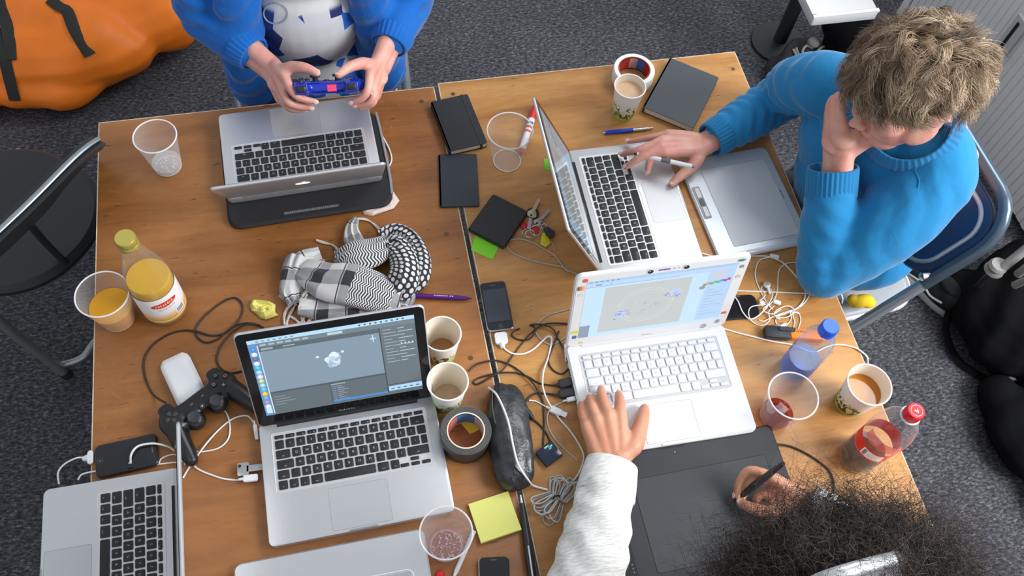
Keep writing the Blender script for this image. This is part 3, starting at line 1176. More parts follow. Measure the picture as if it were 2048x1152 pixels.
# ------------------------------------------------------------------ orange juice bottle
p = U(333, 616)
t = empty('juice_bottle', 'glass bottle of orange juice with white label and gold cap', 'bottle', (p.x, p.y, TT), math.radians(-75))
CG = clear_mat('bottle_glass', tint=(.97, .99, .97), haze=.01, edge=.10)
prof = [(.030, .001), (.0405, .004), (.042, .010), (.042, .120), (.0405, .135), (.034, .165), (.0255, .195), (.0185, .225), (.0158, .243), (.0155, .250)]
g = G(); g.lathe([(0, .003)] + prof, 48, closed=True)
obj('glass', g, CG, t, sharp=60)
lv = .128
g = G(); g.lathe([(0, .005), (.0385, .007), (.0402, .012), (.0402, .118), (.0395, lv - .002), (.038, lv), (0, lv)], 40, closed=True)
obj('juice', g, mat('pale_orange_juice', (.56, .29, .004), .35), t)
g = G(); g.lathe([(.0165, .236), (.0185, .238), (.0185, .246), (.0178, .247), (.0182, .249), (.0182, .261), (.0165, .2635), (0, .2635)], 36, closed=True)
obj('cap', g, mat('gold_cap', lin(198, 178, 92), .32, metal=.6), t)


def bottle_label():
    m = bpy.data.materials.new('juice_label')
    m.use_nodes = True
    nt = m.node_tree
    b = nt.nodes['Principled BSDF']
    uv = nt.nodes.new('ShaderNodeUVMap')
    sp = nt.nodes.new('ShaderNodeSeparateXYZ')
    nt.links.new(uv.outputs[0], sp.inputs[0])
    r = ramp_node(nt, sp.outputs['Y'], [(0, lin(228, 170, 66)), (.05, lin(236, 196, 110)), (.07, lin(245, 240, 230)), (.09, lin(226, 160, 50)), (.22, lin(236, 196, 124)), (.40, lin(238, 234, 236)), (1, lin(238, 236, 240))])
    nt.links.new(r.outputs[0], b.inputs['Base Color'])
    b.inputs['Roughness'].default_value = .35
    return m


g = G(); g.lathe([(.0424, .018), (.0425, .060), (.0424, .106)], 48, closed=True, uv=True)
lb = obj('label', g, bottle_label(), t)


def on_cyl(r, a, z):
    return Vector((r * math.cos(a), r * math.sin(a), z))


g = G()
def patch(g, r, a0, a1, z0, z1, col, n=6):
    for k in range(n):
        A, B = a0 + (a1 - a0) * k / n, a0 + (a1 - a0) * (k + 1) / n
        g.add([on_cyl(r, A, z0), on_cyl(r, B, z0), on_cyl(r, B, z1), on_cyl(r, A, z1)], [(0, 1, 2, 3)], 0, lin(*col))
n = 28
ctr, cz = 0.18, .082
pts = [on_cyl(.0428, ctr + .62 * math.cos(2 * PI * k / n), cz + .0085 * math.sin(2 * PI * k / n)) for k in range(n)]
for k in range(n // 2):
    a, b_ = pts[k], pts[(k + 1)]
    c, d_ = pts[n - k - 1], pts[(n - k) % n]
    g.add([d_, c, b_, a][::-1], [(0, 1, 2, 3)], 0, lin(214, 62, 38))
for k in range(8):
    a = ctr - .42 + k * .105
    patch(g, .0431, a, a + .05 + .02 * (k % 2), cz - .003, cz + .0025 + .001 * (k % 3), (244, 200, 176), 2)
for k in range(12):
    a = ctr - .4 + k * .07
    patch(g, .0428, a, a + .045, .066, .0675 + .0006 * (k % 3), (150, 156, 176), 1)
patch(g, .0428, .46, .98, .030, .048, (244, 244, 246), 6)
for k in range(16):
    a = .52 + k * .026
    patch(g, .0431, a, a + .006 + .008 * ((k * 5) % 3) / 2, .033, .046, (60, 66, 86), 1)
obj('label_print', g, PRINT, lb, smooth=False)

# ------------------------------------------------------------------ blue water bottle
p = U(1588, 738)
t = empty('water_bottle', 'small clear blue plastic water bottle with blue cap', 'bottle', (p.x, p.y, TT), .3)
BW = clear_mat('blue_pet', tint=(.86, .92, 1.0), haze=.03, hazecol=(.45, .6, .95), gloss=.08, edge=.16)
pr = [(0, .006), (.016, .001), (.026, .001), (.0315, .008)]
for k in range(7):
    z = .016 + k * .0095
    pr += [(.0322, z), (.0298, z + .0048)]
pr += [(.0325, .086), (.0325, .120), (.0305, .136), (.0250, .152), (.0175, .166), (.0145, .172), (.0145, .178)]
g = G(); g.lathe(pr, 44, closed=True)
obj('bottle_wall', g, BW, t, sharp=70)
g = G(); g.lathe([(0, .007), (.024, .004), (.0295, .012), (.0295, .060), (0, .060)], 36, closed=True)
obj('water', g, clear_mat('blue_water', tint=(.50, .64, .95), haze=.02, hazecol=(.3, .45, .9), gloss=.02), t)
g = G(); g.lathe([(.0155, .172), (.0168, .173), (.0168, .179), (.0160, .180), (.0162, .181), (.0162, .193), (.0145, .1955), (0, .1955)], 36, closed=True)
for k in range(36):
    a = 2 * PI * k / 36
    g.box(.0006, .0008, .010, (0, 0, 0), M=Matrix.Translation((.0163 * math.cos(a), .0163 * math.sin(a), .187)) @ Matrix.Rotation(a, 4, 'Z'))
obj('cap', g, mat('blue_cap', lin(20, 92, 220), .35), t)

# ------------------------------------------------------------------ cola bottle
p = U(1712, 915)
t = empty('cola_bottle', 'plastic cola bottle with red cap and red label', 'bottle', (p.x, p.y, TT), math.radians(-156))
PET = clear_mat('clear_pet', tint=(.97, .97, .97), haze=.02, hazecol=(.9, .85, .85), gloss=.06, edge=.14)
pr = [(0, .006), (.018, .001), (.030, .001), (.0355, .008), (.0365, .020), (.0365, .060), (.0345, .080), (.0348, .115), (.0372, .130), (.0372, .165), (.033, .188), (.0235, .208), (.0165, .220), (.0140, .226), (.0140, .232)]
g = G(); g.lathe(pr, 44, closed=True)
obj('bottle_wall', g, PET, t, sharp=70)
g = G(); g.lathe([(0, .007), (.029, .004), (.0340, .012), (.0340, .052), (0, .052)], 36, closed=True)
obj('cola', g, clear_mat('dark_cola', tint=(.34, .15, .11), haze=.10, hazecol=lin(60, 24, 20), gloss=.02, edge=.1), t)
g = G(); g.lathe([(.0155, .225), (.0175, .226), (.0175, .2275), (.0148, .228)], 30, closed=True)
obj('neck_ring', g, CLEARR, t)
REDC = mat('red_cap', lin(214, 24, 40), .3)
g = G(); g.lathe([(.0140, .2285), (.0150, .229), (.0150, .248), (.0138, .250), (0, .250)], 36, closed=True)
for k in range(40):
    a = 2 * PI * k / 40
    g.box(.0006, .0008, .014, M=Matrix.Translation((.0151 * math.cos(a), .0151 * math.sin(a), .239)) @ Matrix.Rotation(a, 4, 'Z'))
cp = obj('cap', g, REDC, t)
g = G()
g.tube([(.0098 * math.cos(a), .0098 * math.sin(a), .2502) for a in [2 * PI * k / 30 for k in range(30)]], .0004, 4, closed=True)
for q in ([(-.003, -.002), (-.001, .003), (.002, .004)], [(0, .002), (.002, -.003), (.004, -.001)], [(-.002, .0), (.003, .001)]):
    g.tube([(x, y, .2503) for x, y in q], .0008, 4)
obj('cap_print', g, mat('white_print', (.85, .85, .85), .5), cp)
g = G(); g.lathe([(.0352, .080), (.0355, .098), (.0352, .116)], 48, closed=True)
lb = obj('label', g, mat('red_label', lin(222, 30, 34), .35, trans=0), t)
g = G()
RL = .0358
patch(g, RL, -.15, .95, .086, .110, (238, 232, 228), 8)
for k in range(11):
    patch(g, RL + .0003, -.08, .10, .0885 + k * .0018, .0885 + k * .0018 + .0006 + .0005 * (k % 2), (50, 46, 46), 2)
for k in range(5):
    patch(g, RL + .0003, .2, .85 - .1 * (k % 3), .090 + k * .0038, .0906 + k * .0038, (176, 170, 168), 3)
patch(g, RL, 1.15, 2.6, .100, .1015, (244, 200, 196), 8)
patch(g, RL, 1.15, 2.4, .092, .0935, (244, 200, 196), 8)
for k in range(9):
    patch(g, RL, 1.2 + k * .15, 1.2 + k * .15 + .09, .104, .1065 + .001 * (k % 2), (246, 214, 208), 2)
patch(g, RL, -1.2, -.2, .083, .0836, (250, 230, 226), 4)
obj('label_print', g, PRINT, lb, smooth=False)
# translucent red script band moulded round the shoulder
g = G(); g.lathe([(.0375, .134), (.0377, .150), (.0375, .164)], 48, closed=True, a0=-.6, a1=2.3)
obj('shoulder_label', g, clear_mat('see_through_red', tint=(1, .62, .62), haze=.42, hazecol=lin(240, 120, 120)), t)

# ------------------------------------------------------------------ rolls of tape
p = U(929, 857, TT + .05)
t = empty('duct_tape_roll', 'wide roll of dark grey duct tape beside the leather case', 'tape', (p.x + .002, p.y - .004, TT))
DUCT = mat('duct_tape', (.035, .036, .037), .35)
g = G(); g.lathe([(.0350, .001), (.0458, .0), (.0470, .002), (.0470, .048), (.0458, .050), (.0350, .050)], 56, closed=True)
obj('tape', g, DUCT, t)
g = G()
for k in range(1, 6):
    rr = .0350 + k * .0022
    g.tube([(rr * math.cos(a), rr * math.sin(a), .0500) for a in [2 * PI * q / 48 for q in range(48)]], .0004, 4, closed=True)
obj('layers', g, mat('tape_side', (.16, .16, .155), .6), t)
g = G(); g.lathe([(.0325, .001), (.0350, .001), (.0350, .0505), (.0325, .0505)], 56, closed=True)
g.f = g.f[:]
cr_ = obj('core', g, mat('cardboard_white', lin(214, 198, 170), .7), t)
g = G()
cols = [(196, 74, 74), (196, 74, 74), (206, 120, 110), (60, 120, 176), (60, 120, 176), (176, 178, 182), (190, 192, 196), (190, 84, 78), (196, 74, 74), (186, 66, 66), (214, 160, 140), (196, 90, 80)]
for k, c in enumerate(cols):
    a = math.radians(200) - k * math.radians(360 / 12)
    patch(g, .0323, a - math.radians(30), a, .006, .048, c, 4)
for f in g.f: f.reverse()
obj('core_print', g, PRINT, cr_, smooth=False)
p = U(1263, 160)
t = empty('paper_tape_roll', 'roll of white tape with a red inside behind the coffee cup', 'tape', (p.x, p.y, TT))
g = G(); g.lathe([(.038, .001), (.0475, 0), (.049, .002), (.049, .036), (.0475, .038), (.038, .038)], 56, closed=True)
obj('tape', g, mat('white_tape', lin(228, 226, 216), .5), t)
g = G(); g.lathe([(.0352, .001), (.038, .001), (.038, .0385), (.0352, .0385)], 56, closed=True)
cr_ = obj('core', g, mat('cardboard_core', lin(150, 50, 44), .7), t)
g = G()
for k, c in enumerate([(168, 48, 44), (60, 110, 180), (196, 160, 150), (168, 48, 44), (168, 48, 44), (60, 110, 180), (160, 40, 40), (180, 60, 60), (168, 48, 44), (60, 100, 170), (168, 48, 44), (176, 56, 50)]):
    patch(g, .0350, k * PI / 6, (k + 1) * PI / 6, .004, .036, c, 4)
for f in g.f: f.reverse()
obj('core_print', g, PRINT, cr_, smooth=False)


# ------------------------------------------------------------------ books, papers and wallet
def quadfit(pts):
    """centre, yaw, width (0-1 edge) and depth (1-2 edge) of four world corners given clockwise from top left"""
    c = sum((Vector(p) for p in pts), Vector()) / 4
    e = ((pts[1] - pts[0]) + (pts[2] - pts[3])) / 2
    f = ((pts[0] - pts[3]) + (pts[1] - pts[2])) / 2
    return c, math.atan2(e.y, e.x), e.length, f.length


def notebook(label, pix, th, cover, pages=True, elastic=None, z=TT):
    c, yaw, w, d = quadfit([U(u, v, z + th) for u, v in pix])
    t = empty('notebook', label, 'notebook', (c.x, c.y, z), yaw)
    ct = .0016 if pages else .0008
    g = G(); g.slab(w, d, 0, ct, .005, .0004); g.slab(w, d, th - ct, th, .005, .0005)
    g.slab(.004, d - .002, 0, th, .002, 0, c=(-w / 2 + .002, 0))
    obj('cover', g, cover, t)
    g = G(); g.slab(w - .006, d - .004, ct, th - ct, .004, 0, c=(.001, 0))
    obj('pages', g, mat('cream_pages', lin(226, 214, 190), .7), t)
    if elastic:
        g = G(); g.box(.0055, d + .0012, .0008, (w / 2 - .014, 0, th + .0003)); g.box(.0055, .0008, th, (w / 2 - .014, -d / 2 - .0006, th / 2)); g.box(.0055, .0008, th, (w / 2 - .014, d / 2 + .0006, th / 2))
        obj('elastic_band', g, BLACKP, t, smooth=False)
    return t


BOOKK = mat('black_cover', (.018, .018, .020), .42, bump=.15, bscale=900)
notebook('thick black notebook lying across the gap at the top of the tables', [(857, 203), (934, 189), (976, 284), (903, 304)], .016, BOOKK, elastic=True)
notebook('thin dark blue-grey notebook below the thick black one', [(877, 308), (954, 308), (958, 412), (879, 414)], .004, mat('slate_cover', lin(46, 50, 58), .45), pages=False)
# the large grey sketchbook: width runs along its short lower left edge
notebook('large dark grey hardcover sketchbook near the top right table corner', [(1345, 127), (1462, 157), (1362, 254), (1281, 201)][::1], .018, mat('charcoal_cover', lin(66, 70, 76), .45, bump=.1, bscale=600))

# wallet
c, yaw, w, d = quadfit([U(u, v, TT + .014) for u, v in [(984, 385), (1055, 418), (1011, 497), (936, 455)]])
t = empty('wallet', 'black leather wallet lying on the green note beside the keys', 'wallet', (c.x, c.y, TT + .0012), yaw)
LEA = mat('black_leather', (.016, .015, .016), .33, bump=.3, bscale=350)
for k, (z0, z1, s_) in enumerate(((0, .005, 1), (.0048, .011, .975))):
    g = G(); g.slab(w * s_, d * s_, z0, z1, .006, .0016, c=(.001 * k, 0)); 
    obj('flap', g, LEA, t)
g = G()
g.tube([(x, y, .0111) for x, y in rrect(w * .93, d * .93, .005, 3)], .0004, 4, closed=True)
obj('stitching', g, mat('grey_thread', (.05, .05, .05), .6), t)
g = G(); g.box(w * .6, .001, .004, (-.01, d / 2 - .0006, .0052)); obj('card_edge', g, mat('pale_card', (.5, .5, .5), .5), t, smooth=False)


def paper(name, label, cat, pix, z, th, m, group=None, curl=0.0):
    P_ = [U(u, v, z + th) for u, v in pix]
    c = sum(P_, Vector()) / len(P_)
    g = G()
    ol = [((p - c).x, (p - c).y) for p in P_]
    if sum(ol[i - 1][0] * ol[i][1] - ol[i][0] * ol[i - 1][1] for i in range(len(ol))) < 0:
        ol.reverse()
    g.prism(ol, 0, th)
    return obj(name, g, m, None, (c.x, c.y, z), 0, label, cat, group, sharp=20)


GREEN = mat('green_note_paper', lin(122, 206, 40), .7)
YEL = mat('yellow_note_paper', lin(222, 220, 120), .7)
paper('sticky_note', 'bright green sticky note half under the black wallet', 'note', [(955, 455), (1005, 478), (985, 519), (942, 500)], TT, .0008, GREEN, 'green sticky notes')
paper('sticky_note', 'bright green sticky note behind the lid of the sideways laptop', 'note', [(1088, 318), (1122, 313), (1128, 339), (1090, 340)], TT, .0008, GREEN, 'green sticky notes')
# pad of yellow notes: stacked sheets
pix = [(937, 1008), (1018, 982), (1041, 1060), (962, 1087)]
c, yaw, w, d = quadfit([U(u, v, TT + .006) for u, v in pix])
t = empty('note_pad', 'pad of yellow sticky notes beside the bottom cup', 'note pad', (c.x, c.y, TT), yaw)
for k in range(5):
    g = G(); g.box(w - .0006 * (k % 2), d, .0011, (.0003 * (k % 2), 0, .0006 + k * .0012)); obj('sheet_block', g, YEL, t, smooth=False)
g = G()
n = 10
for i in range(n + 1):
    for k in range(2):
        y = -d / 2 + d * i / n
        g.v.append(((k - .5) * w, y, .0064 + .0035 * max(0, (1 - i / n) - .55) ** 2 * 5))
for i in range(n):
    g.f.append([2 * i, 2 * i + 1, 2 * i + 3, 2 * i + 2]); g.mi.append(0); g.col.append(None); g.uv.append(None)
o = obj('top_sheet', g, YEL, t)

# crumpled papers
def crumple(name, label, cat, pix, amp, m, seed, z=TT, res=9):
    r2 = random.Random(seed)
    P_ = [U(u, v, z) for u, v in pix]
    c = sum(P_, Vector()) / len(P_)
    g = G()
    n = len(P_)
    rings = 4
    vs = [Vector((0, 0, amp))]
    for r in range(1, rings + 1):
        for k in range(n):
            p = (P_[k] - c) * (r / rings)
            vs.append(Vector((p.x, p.y, .0006 + (amp * (.3 + r2.random()) if r < rings else amp * .4 * r2.random()))))
    fs = [(0, 1 + k, 1 + (k + 1) % n) for k in range(n)]
    for r in range(1, rings):
        for k in range(n):
            a, b_ = 1 + (r - 1) * n + k, 1 + (r - 1) * n + (k + 1) % n
            c1, d1 = 1 + r * n + k, 1 + r * n + (k + 1) % n
            fs += [(a, c1, d1), (a, d1, b_)]
    fs = [tuple(reversed(f)) for f in fs]
    g.add(vs, fs)
    o = obj(name, g, m, None, (c.x, c.y, z), 0, label, cat, sharp=12)
    so = o.modifiers.new('t', 'SOLIDIFY'); so.thickness = .0003; so.offset = 1
    return o


crumple('crumpled_note', 'crumpled yellow note left of the checked scarf', 'note', [(506, 600), (520, 601), (541, 604), (552, 612), (551, 626), (557, 632), (533, 641), (522, 638), (512, 628), (503, 622), (500, 612)], .010, mat('pale_yellow_paper', lin(214, 204, 108), .7), 4)
crumple('paper_napkin', 'crumpled pale pink napkin sticking out from under the black sleeve', 'napkin', [(742, 400), (757, 378), (777, 368), (787, 385), (799, 402), (788, 418), (768, 425), (745, 432), (727, 430), (722, 415)], .005, mat('pink_napkin', lin(222, 200, 194), .8), 9)


# ------------------------------------------------------------------ pens
def pen_frame(a, b):
    d = b - a
    return a, d.normalized(), d.length


def pen(name, label, cat, a, b, pieces, clip=None, bands=()):
    """pieces: (part name, t0, t1, r0, r1, material) along a -> b"""
    a, d, L_ = pen_frame(a, b)
    t = empty(name, label, cat, a, rot=d.to_track_quat('X', 'Z').to_euler())
    for (pn, t0, t1, r0, r1, m) in pieces:
        g = G()
        g.tube([(L_ * t0, 0, 0), (L_ * (t0 + (t1 - t0) * .5), 0, 0), (L_ * t1, 0, 0)], 0, 14, radii=[r0, (r0 + r1) / 2, r1])
        obj(pn, g, m, t)
    if clip:
        t0, t1, off, m = clip
        g = G(); g.slab(L_ * (t1 - t0), .0030, off, off + .0012, .0014, .0003, c=(L_ * (t0 + t1) / 2, 0))
        g.box(.004, .0026, off, (L_ * t0 + .002, 0, off / 2))
        obj('clip', g, m, t)
    return t, L_


RP = mat('red_plastic', lin(206, 36, 40), .35)
WP2 = mat('white_barrel', lin(226, 224, 224), .4)
t, L_ = pen('marker', 'red-capped white marker leaning by the empty cup', 'marker', U(1071, 214, TT + .009), U(1042, 306, TT + .009),
            [('cap', 0, .28, .0072, .0082, RP), ('barrel', .28, .93, .0080, .0075, WP2), ('tip', .93, 1.0, .006, .004, RP)])
g = G()
for k in range(7):
    patch(g, .00835, PI / 2 - 1.0, PI / 2 + 1.0, 0, .003, (60, 90, 150) if k == 1 else (206, 50, 54), 4) if k in (1, 3, 5) else None
for i in range(0, len(g.v)):
    x, y, z = g.v[i]
    blk = i // 16
    g.v[i] = (L_ * (.36 + .09 * blk) + z * 2, x, y)
obj('print', g, PRINT, t, smooth=False)
BLU = mat('blue_plastic', lin(28, 62, 190), .3)
pen('ballpoint_pen', 'blue ballpoint pen with silver end in front of the coffee cup', 'pen', U(1204, 266, TT + .005), U(1306, 256, TT + .005),
    [('tip', 0, .06, .0008, .0022, CHROME), ('barrel', .06, .60, .0042, .0046, BLU), ('metal_end', .60, .9, .0040, .0036, CHROME), ('button', .9, 1.0, .0022, .002, CHROME)], clip=(.10, .35, .0052, BLU))
PUR = mat('purple_plastic', lin(82, 26, 116), .25)
t, L_ = pen('ballpoint_pen', 'purple ballpoint pen sticking out of the scarf', 'pen', U(800, 590, TT + .006), U(944, 597, TT + .006),
            [('barrel', 0, .80, .0052, .0054, PUR), ('grip', .80, .93, .0052, .0036, PUR), ('tip', .93, 1.0, .0030, .0008, mat('dark_purple', lin(60, 20, 80), .3))])
g = G()
for k in range(9):
    g.quad(L_ * (.47 + k * .022), -.0008, L_ * (.47 + k * .022) + .0022, .0008, .0058, lin(206, 196, 214))
g.quad(L_ * .69, -.001, L_ * .71, .001, .0058, lin(220, 214, 226)); g.quad(L_ * .72, -.001, L_ * .74, .001, .0058, lin(220, 214, 226))
obj('lettering', g, PRINT, t, smooth=False)
pen('marker', 'long black marker lying along the gap at the bottom', 'marker', U(1041, 990, TT + .006), U(1066, 1165, TT + .006),
    [('tip', 0, .10, .0015, .0030, CHROME), ('barrel', .10, .55, .0050, .0068, BLACKP), ('cap', .55, 1.0, .0078, .0078, BLACKP)], clip=(.60, .95, .0080, CHROME))
pen('clear_pen', 'clear plastic pen beside the bottom cup', 'pen', U(948, 1062, TT + .005), U(905, 1160, TT + .005),
    [('barrel', 0, .85, .0042, .0042, clear_mat('cloudy_plastic', haze=.5)), ('tip', .85, 1, .0036, .001, WP2)])
g = G(); g.lathe([(0, .006), (.006, .005), (.009, 0)], 12)
p = U(880, 1150)
obj('pen_cap', g, RP, None, (p.x, p.y, TT), 0, 'small red cap at the bottom edge below the cup', 'cap')
# highlighter with side clip
a, b_ = U(1529, 664, TT + .010), U(1650, 672, TT + .010)
d_ = b_ - a
t = empty('highlighter', 'orange highlighter with black cap behind the water bottle', 'highlighter', (a.x, a.y, TT), math.atan2(d_.y, d_.x))
L_ = d_.length
HK = mat('charcoal_plastic', lin(44, 48, 54), .4)
HO = mat('orange_plastic', lin(240, 130, 40), .4)
g = G(); g.slab(L_ * .42, .026, .001, .017, .004, .002, c=(L_ * .21, 0)); hc = obj('cap', g, HK, t)
g = G(); g.slab(L_ * .28, .009, .015, .0195, .004, .001, c=(L_ * .36, .006)); obj('clip', g, HK, hc)
g = G(); g.slab(L_ * .56, .022, .001, .015, .004, .002, c=(L_ * .70, 0)); bd = obj('body', g, HO, t)
g = G(); g.slab(L_ * .13, .020, .002, .016, .008, .003, c=(L_ * .94, 0)); obj('end_plug', g, mat('coral_plastic', lin(238, 84, 56), .4), t)
g = G()
for k in range(6): g.quad(L_ * (.52 + .028 * k), .002, L_ * (.535 + .028 * k), .005 + .001 * (k % 2), .0152, lin(120, 50, 20))
obj('lettering', g, PRINT, bd, smooth=False)

# ------------------------------------------------------------------ phones
def phone(label, pix, name='smartphone', th=.009, button=True, rim=CHROME, grey=False):
    c, yaw, w, d = quadfit([U(u, v, TT + th) for u, v in pix])
    t = empty(name, label, 'phone', (c.x, c.y, TT), yaw)
    g = G(); g.slab(w, d, 0, th - .0006, w * .16, .002, seg=8); obj('body', g, rim, t)
    g = G(); g.slab(w - .003, d - .003, th - .0008, th, w * .14, .0003, seg=8); gl = obj('glass', g, mat('black_face', (.014, .015, .017), .12), t)
    g = G(); g.slab(w * .84, d * .66, th, th + .00015, .001, 0, c=(0, .001)); obj('screen', g, mat('phone_screen_grey', lin(58, 62, 72), .2) if grey else GLASSB, gl)
    if button:
        g = G(); g.tube([(.0052 * math.cos(a), -d * .42 + .0052 * math.sin(a), th + .0001) for a in [2 * PI * k / 20 for k in range(20)]], .0004, 4, closed=True)
        g.slab(.004, .004, th, th + .0002, .001, 0, c=(0, -d * .42)); obj('home_button', g, mat('dark_grey_ring', (.09, .09, .09), .4), gl)
    g = G(); g.slab(w * .2, .0016, th, th + .0002, .0007, 0, c=(0, d * .42)); obj('earpiece', g, mat('mesh_grey', (.12, .12, .12), .5), gl)
    return t, w, d


ph1, w1, d1 = phone('black phone with silver rim on the gap, plugged into a white dock cable', [(958, 566), (1012, 560), (1028, 656), (975, 664)], grey=True)
phone('black phone lying beyond the lid of the white laptop', [(1440, 592), (1512, 588), (1520, 632), (1436, 640)], button=False, rim=BLACKP)
phone('black phone above the bottom left laptop, plugged in on its left', [(312, 872), (317, 938), (192, 948), (188, 885)], rim=BLACKP)
phone('phone cut off by the bottom edge under the yellow notes', [(954, 1114), (1014, 1112), (1026, 1200), (962, 1204)])
# ------------------------------------------------------------------ drawing tablets
def tablet(label, c, yaw, w, d, h, body, r, area_rect, area_mat, line_mat, z=TT):
    t = empty('drawing_tablet', label, 'tablet', (c[0], c[1], z), yaw)
    g = G(); g.slab(w, d, 0, h, r, .003, seg=8); obj('body', g, body, t)
    ax, ay, aw, ad = area_rect
    g = G(); g.slab(aw, ad, h - .0003, h + .0004, .004, 0, c=(ax, ay)); obj('active_area', g, area_mat, t)
    g = G(); g.tube([(x, y, h + .0003) for x, y in rrect(aw, ad, .004, 4, (ax, ay))], .0004, 4, closed=True); obj('outline', g, line_mat, t)
    return t


SILV = mat('silver_tablet_body', (.60, .63, .66), .28, metal=.25)
SILA = mat('silver_tablet_area', (.62, .63, .65), .4, metal=.1)
HAIR_L = mat('tablet_line', (.30, .31, .33), .5)
t = tablet('silver drawing tablet half under the arm of the man in blue', (.822, .967), math.radians(3.5), .216, .262, .010, SILV, .016, (.012, -.005, .155, .205), SILA, HAIR_L)
g = G(); g.slab(.018, .085, .009, .0104, .003, 0, c=(-.094, .015)); bt = obj('key_strip', g, mat('strip_grey', (.33, .35, .34), .5), t)
for k, (yy, hh, m) in enumerate(((.040, .026, WHITEP), (.015, .018, mat('strip_dark', (.10, .10, .10), .4)), (-.010, .026, WHITEP))):
    g = G(); g.slab(.010, hh, .0104, .0120, .002, .0004, c=(-.093, yy)); obj('button', g, m, bt)
g = G()
for k in range(5): g.quad(.0905, -.012 + k * .005, .0935, -.009 + k * .005, .0106, lin(110, 120, 130))
obj('lettering', g, PRINT, t, smooth=False)
g = G(); g.slab(.212, .012, .004, .0105, .004, .001, c=(0, -.127)); obj('clear_edge', g, clear_mat('frosted_edge', haze=.4), t)

c, yaw, w, d = quadfit([U(u, v, TT + .012) for u, v in [(1268, 910), (1527, 857), (1592, 1060), (1238, 1160)]])
KT = mat('black_tablet_body', (.022, .023, .026), .42, bump=.05, bscale=900)
t = tablet('black drawing tablet in front of the white laptop, under the drawing hand', (.523, .333), math.radians(.8), .372, .252, .011, KT, .008, (.022, -.014, .262, .170), mat('black_tablet_area', (.030, .033, .038), .5), mat('tablet_edge_line', (.014, .015, .017), .5))
g = G(); g.slab(.030, .20, .0105, .0114, .003, .0002, c=(-.158, -.01)); ks = obj('key_strip', g, mat('gloss_strip', (.02, .021, .024), .25), t)
for yy in (.05, .03, -.045, -.06):
    g = G(); g.slab(.016, .012, .0114, .0122, .002, .0003, c=(-.158, yy)); obj('button', g, KT, ks)
g = G(); g.tube([(-.158 + .010 * math.cos(a), -.008 + .010 * math.sin(a), .0117) for a in [2 * PI * k / 24 for k in range(24)]], .0008, 5, closed=True); obj('touch_ring', g, KT, ks)
g = G()
disc(g, -.146, .030, .0012, (.8, .85, .9), None, .0125, 10)
for yy in (-.075, -.082, -.089): disc(g, -.150, yy, .0016, (.10, .12, .14), None, .0119, 8)
disc(g, -.014, .108, .0009, (.7, .7, .75), None, .0113, 8)
obj('status_lights', g, PRINT, t, smooth=False)

c, yaw, w, d = quadfit([U(u, v, TT + .014) for u, v in [(463, 1128), (847, 1054), (900, 1300), (480, 1390)]])
t = tablet('large pale silver drawing tablet cut off by the bottom edge', (-.138, .250), math.radians(.6), .328, .268, .014, ALU, .014, (.0, -.030, .262, .19), mat('grey_tablet_area', (.40, .41, .43), .45), mat('white_line', (.75, .76, .78), .4))
g = G(); g.tube([(x, y, .0145) for x, y in rrect(.268, .196, .012, 5, (0, -.030))], .0014, 6, closed=True); obj('white_rim', g, mat('white_rim_line', (.78, .79, .80), .35), t)

# ------------------------------------------------------------------ black sleeve under the far laptop
c, yaw, w, d = quadfit([U(u, v, TT + .012) for u, v in [(442, 214), (752, 176), (768, 380), (436, 418)]])
t = empty('laptop_sleeve', 'black padded laptop sleeve under the far silver laptop', 'sleeve', (-.116 + .006, 1.199, TT), math.radians(1.9))
NEO = mat('black_neoprene', (.016, .016, .018), .75, bump=.3, bscale=700)
g = G(); g.slab(.345, .262, 0, .014, .03, .005, seg=8); obj('body', g, NEO, t)
g = G()
pth = [(.1725, .12), (.1745, .06), (.1745, -.05), (.171, -.105)]
g.tube([(x, y, .0125) for x, y in pth], .0032, 6, smooth=5)
obj('zip', g, mat('grey_zip', (.26, .26, .27), .5), t)
g = G()
g.slab(.115, .007, .0138, .0144, .001, 0, c=(.0, -.114))
tg = obj('woven_tag', g, mat('tag_dark', (.08, .08, .08), .7), t)
g = G()
for k in range(24):
    g.quad(-.055 + k * .0046, -.1165, -.055 + k * .0046 + .0026, -.1115 - .001 * (k % 3), .0146, (.20, .20, .20))
obj('tag_lettering', g, PRINT, tg, smooth=False)

# ------------------------------------------------------------------ mouse
a, b_ = U(343, 711, TT + .015), U(385, 800, TT + .015)
dv = (b_ - a).normalized()
yaw = math.atan2(dv.y, dv.x) + PI / 2
c = a + dv * .0545
t = empty('mouse', 'white computer mouse half under the black gamepad', 'mouse', (c.x, c.y, TT), yaw)
g = G()
ny, nx = 15, 11
for i in range(ny):
    for j in range(nx):
        ty, tx = i / (ny - 1) * 2 - 1, j / (nx - 1) * 2 - 1
        x, y = tx * .0285, ty * .0565
        rr = max(0, abs(ty) - .72) / .28
        x *= math.sqrt(max(0, 1 - rr * rr * .55))
        z = .006 + .0135 * max(0, 1 - abs(ty) ** 2.6) ** .6 * (1 - .28 * tx ** 2) + .0
        if abs(tx) == 1: z = .006
        g.v.append((x, y, z))
for i in range(ny - 1):
    for j in range(nx - 1):
        g.f.append([i * nx + j, i * nx + j + 1, (i + 1) * nx + j + 1, (i + 1) * nx + j]); g.mi.append(0); g.col.append(None); g.uv.append(None)
obj('shell', g, mat('mouse_white', (.82, .82, .83), .18, coat=.3), t, sharp=80)
g = G(); g.slab(.053, .104, .0008, .0075, .02, .001, seg=8); obj('base', g, mat('mouse_base', (.45, .45, .46), .3, metal=.5), t)

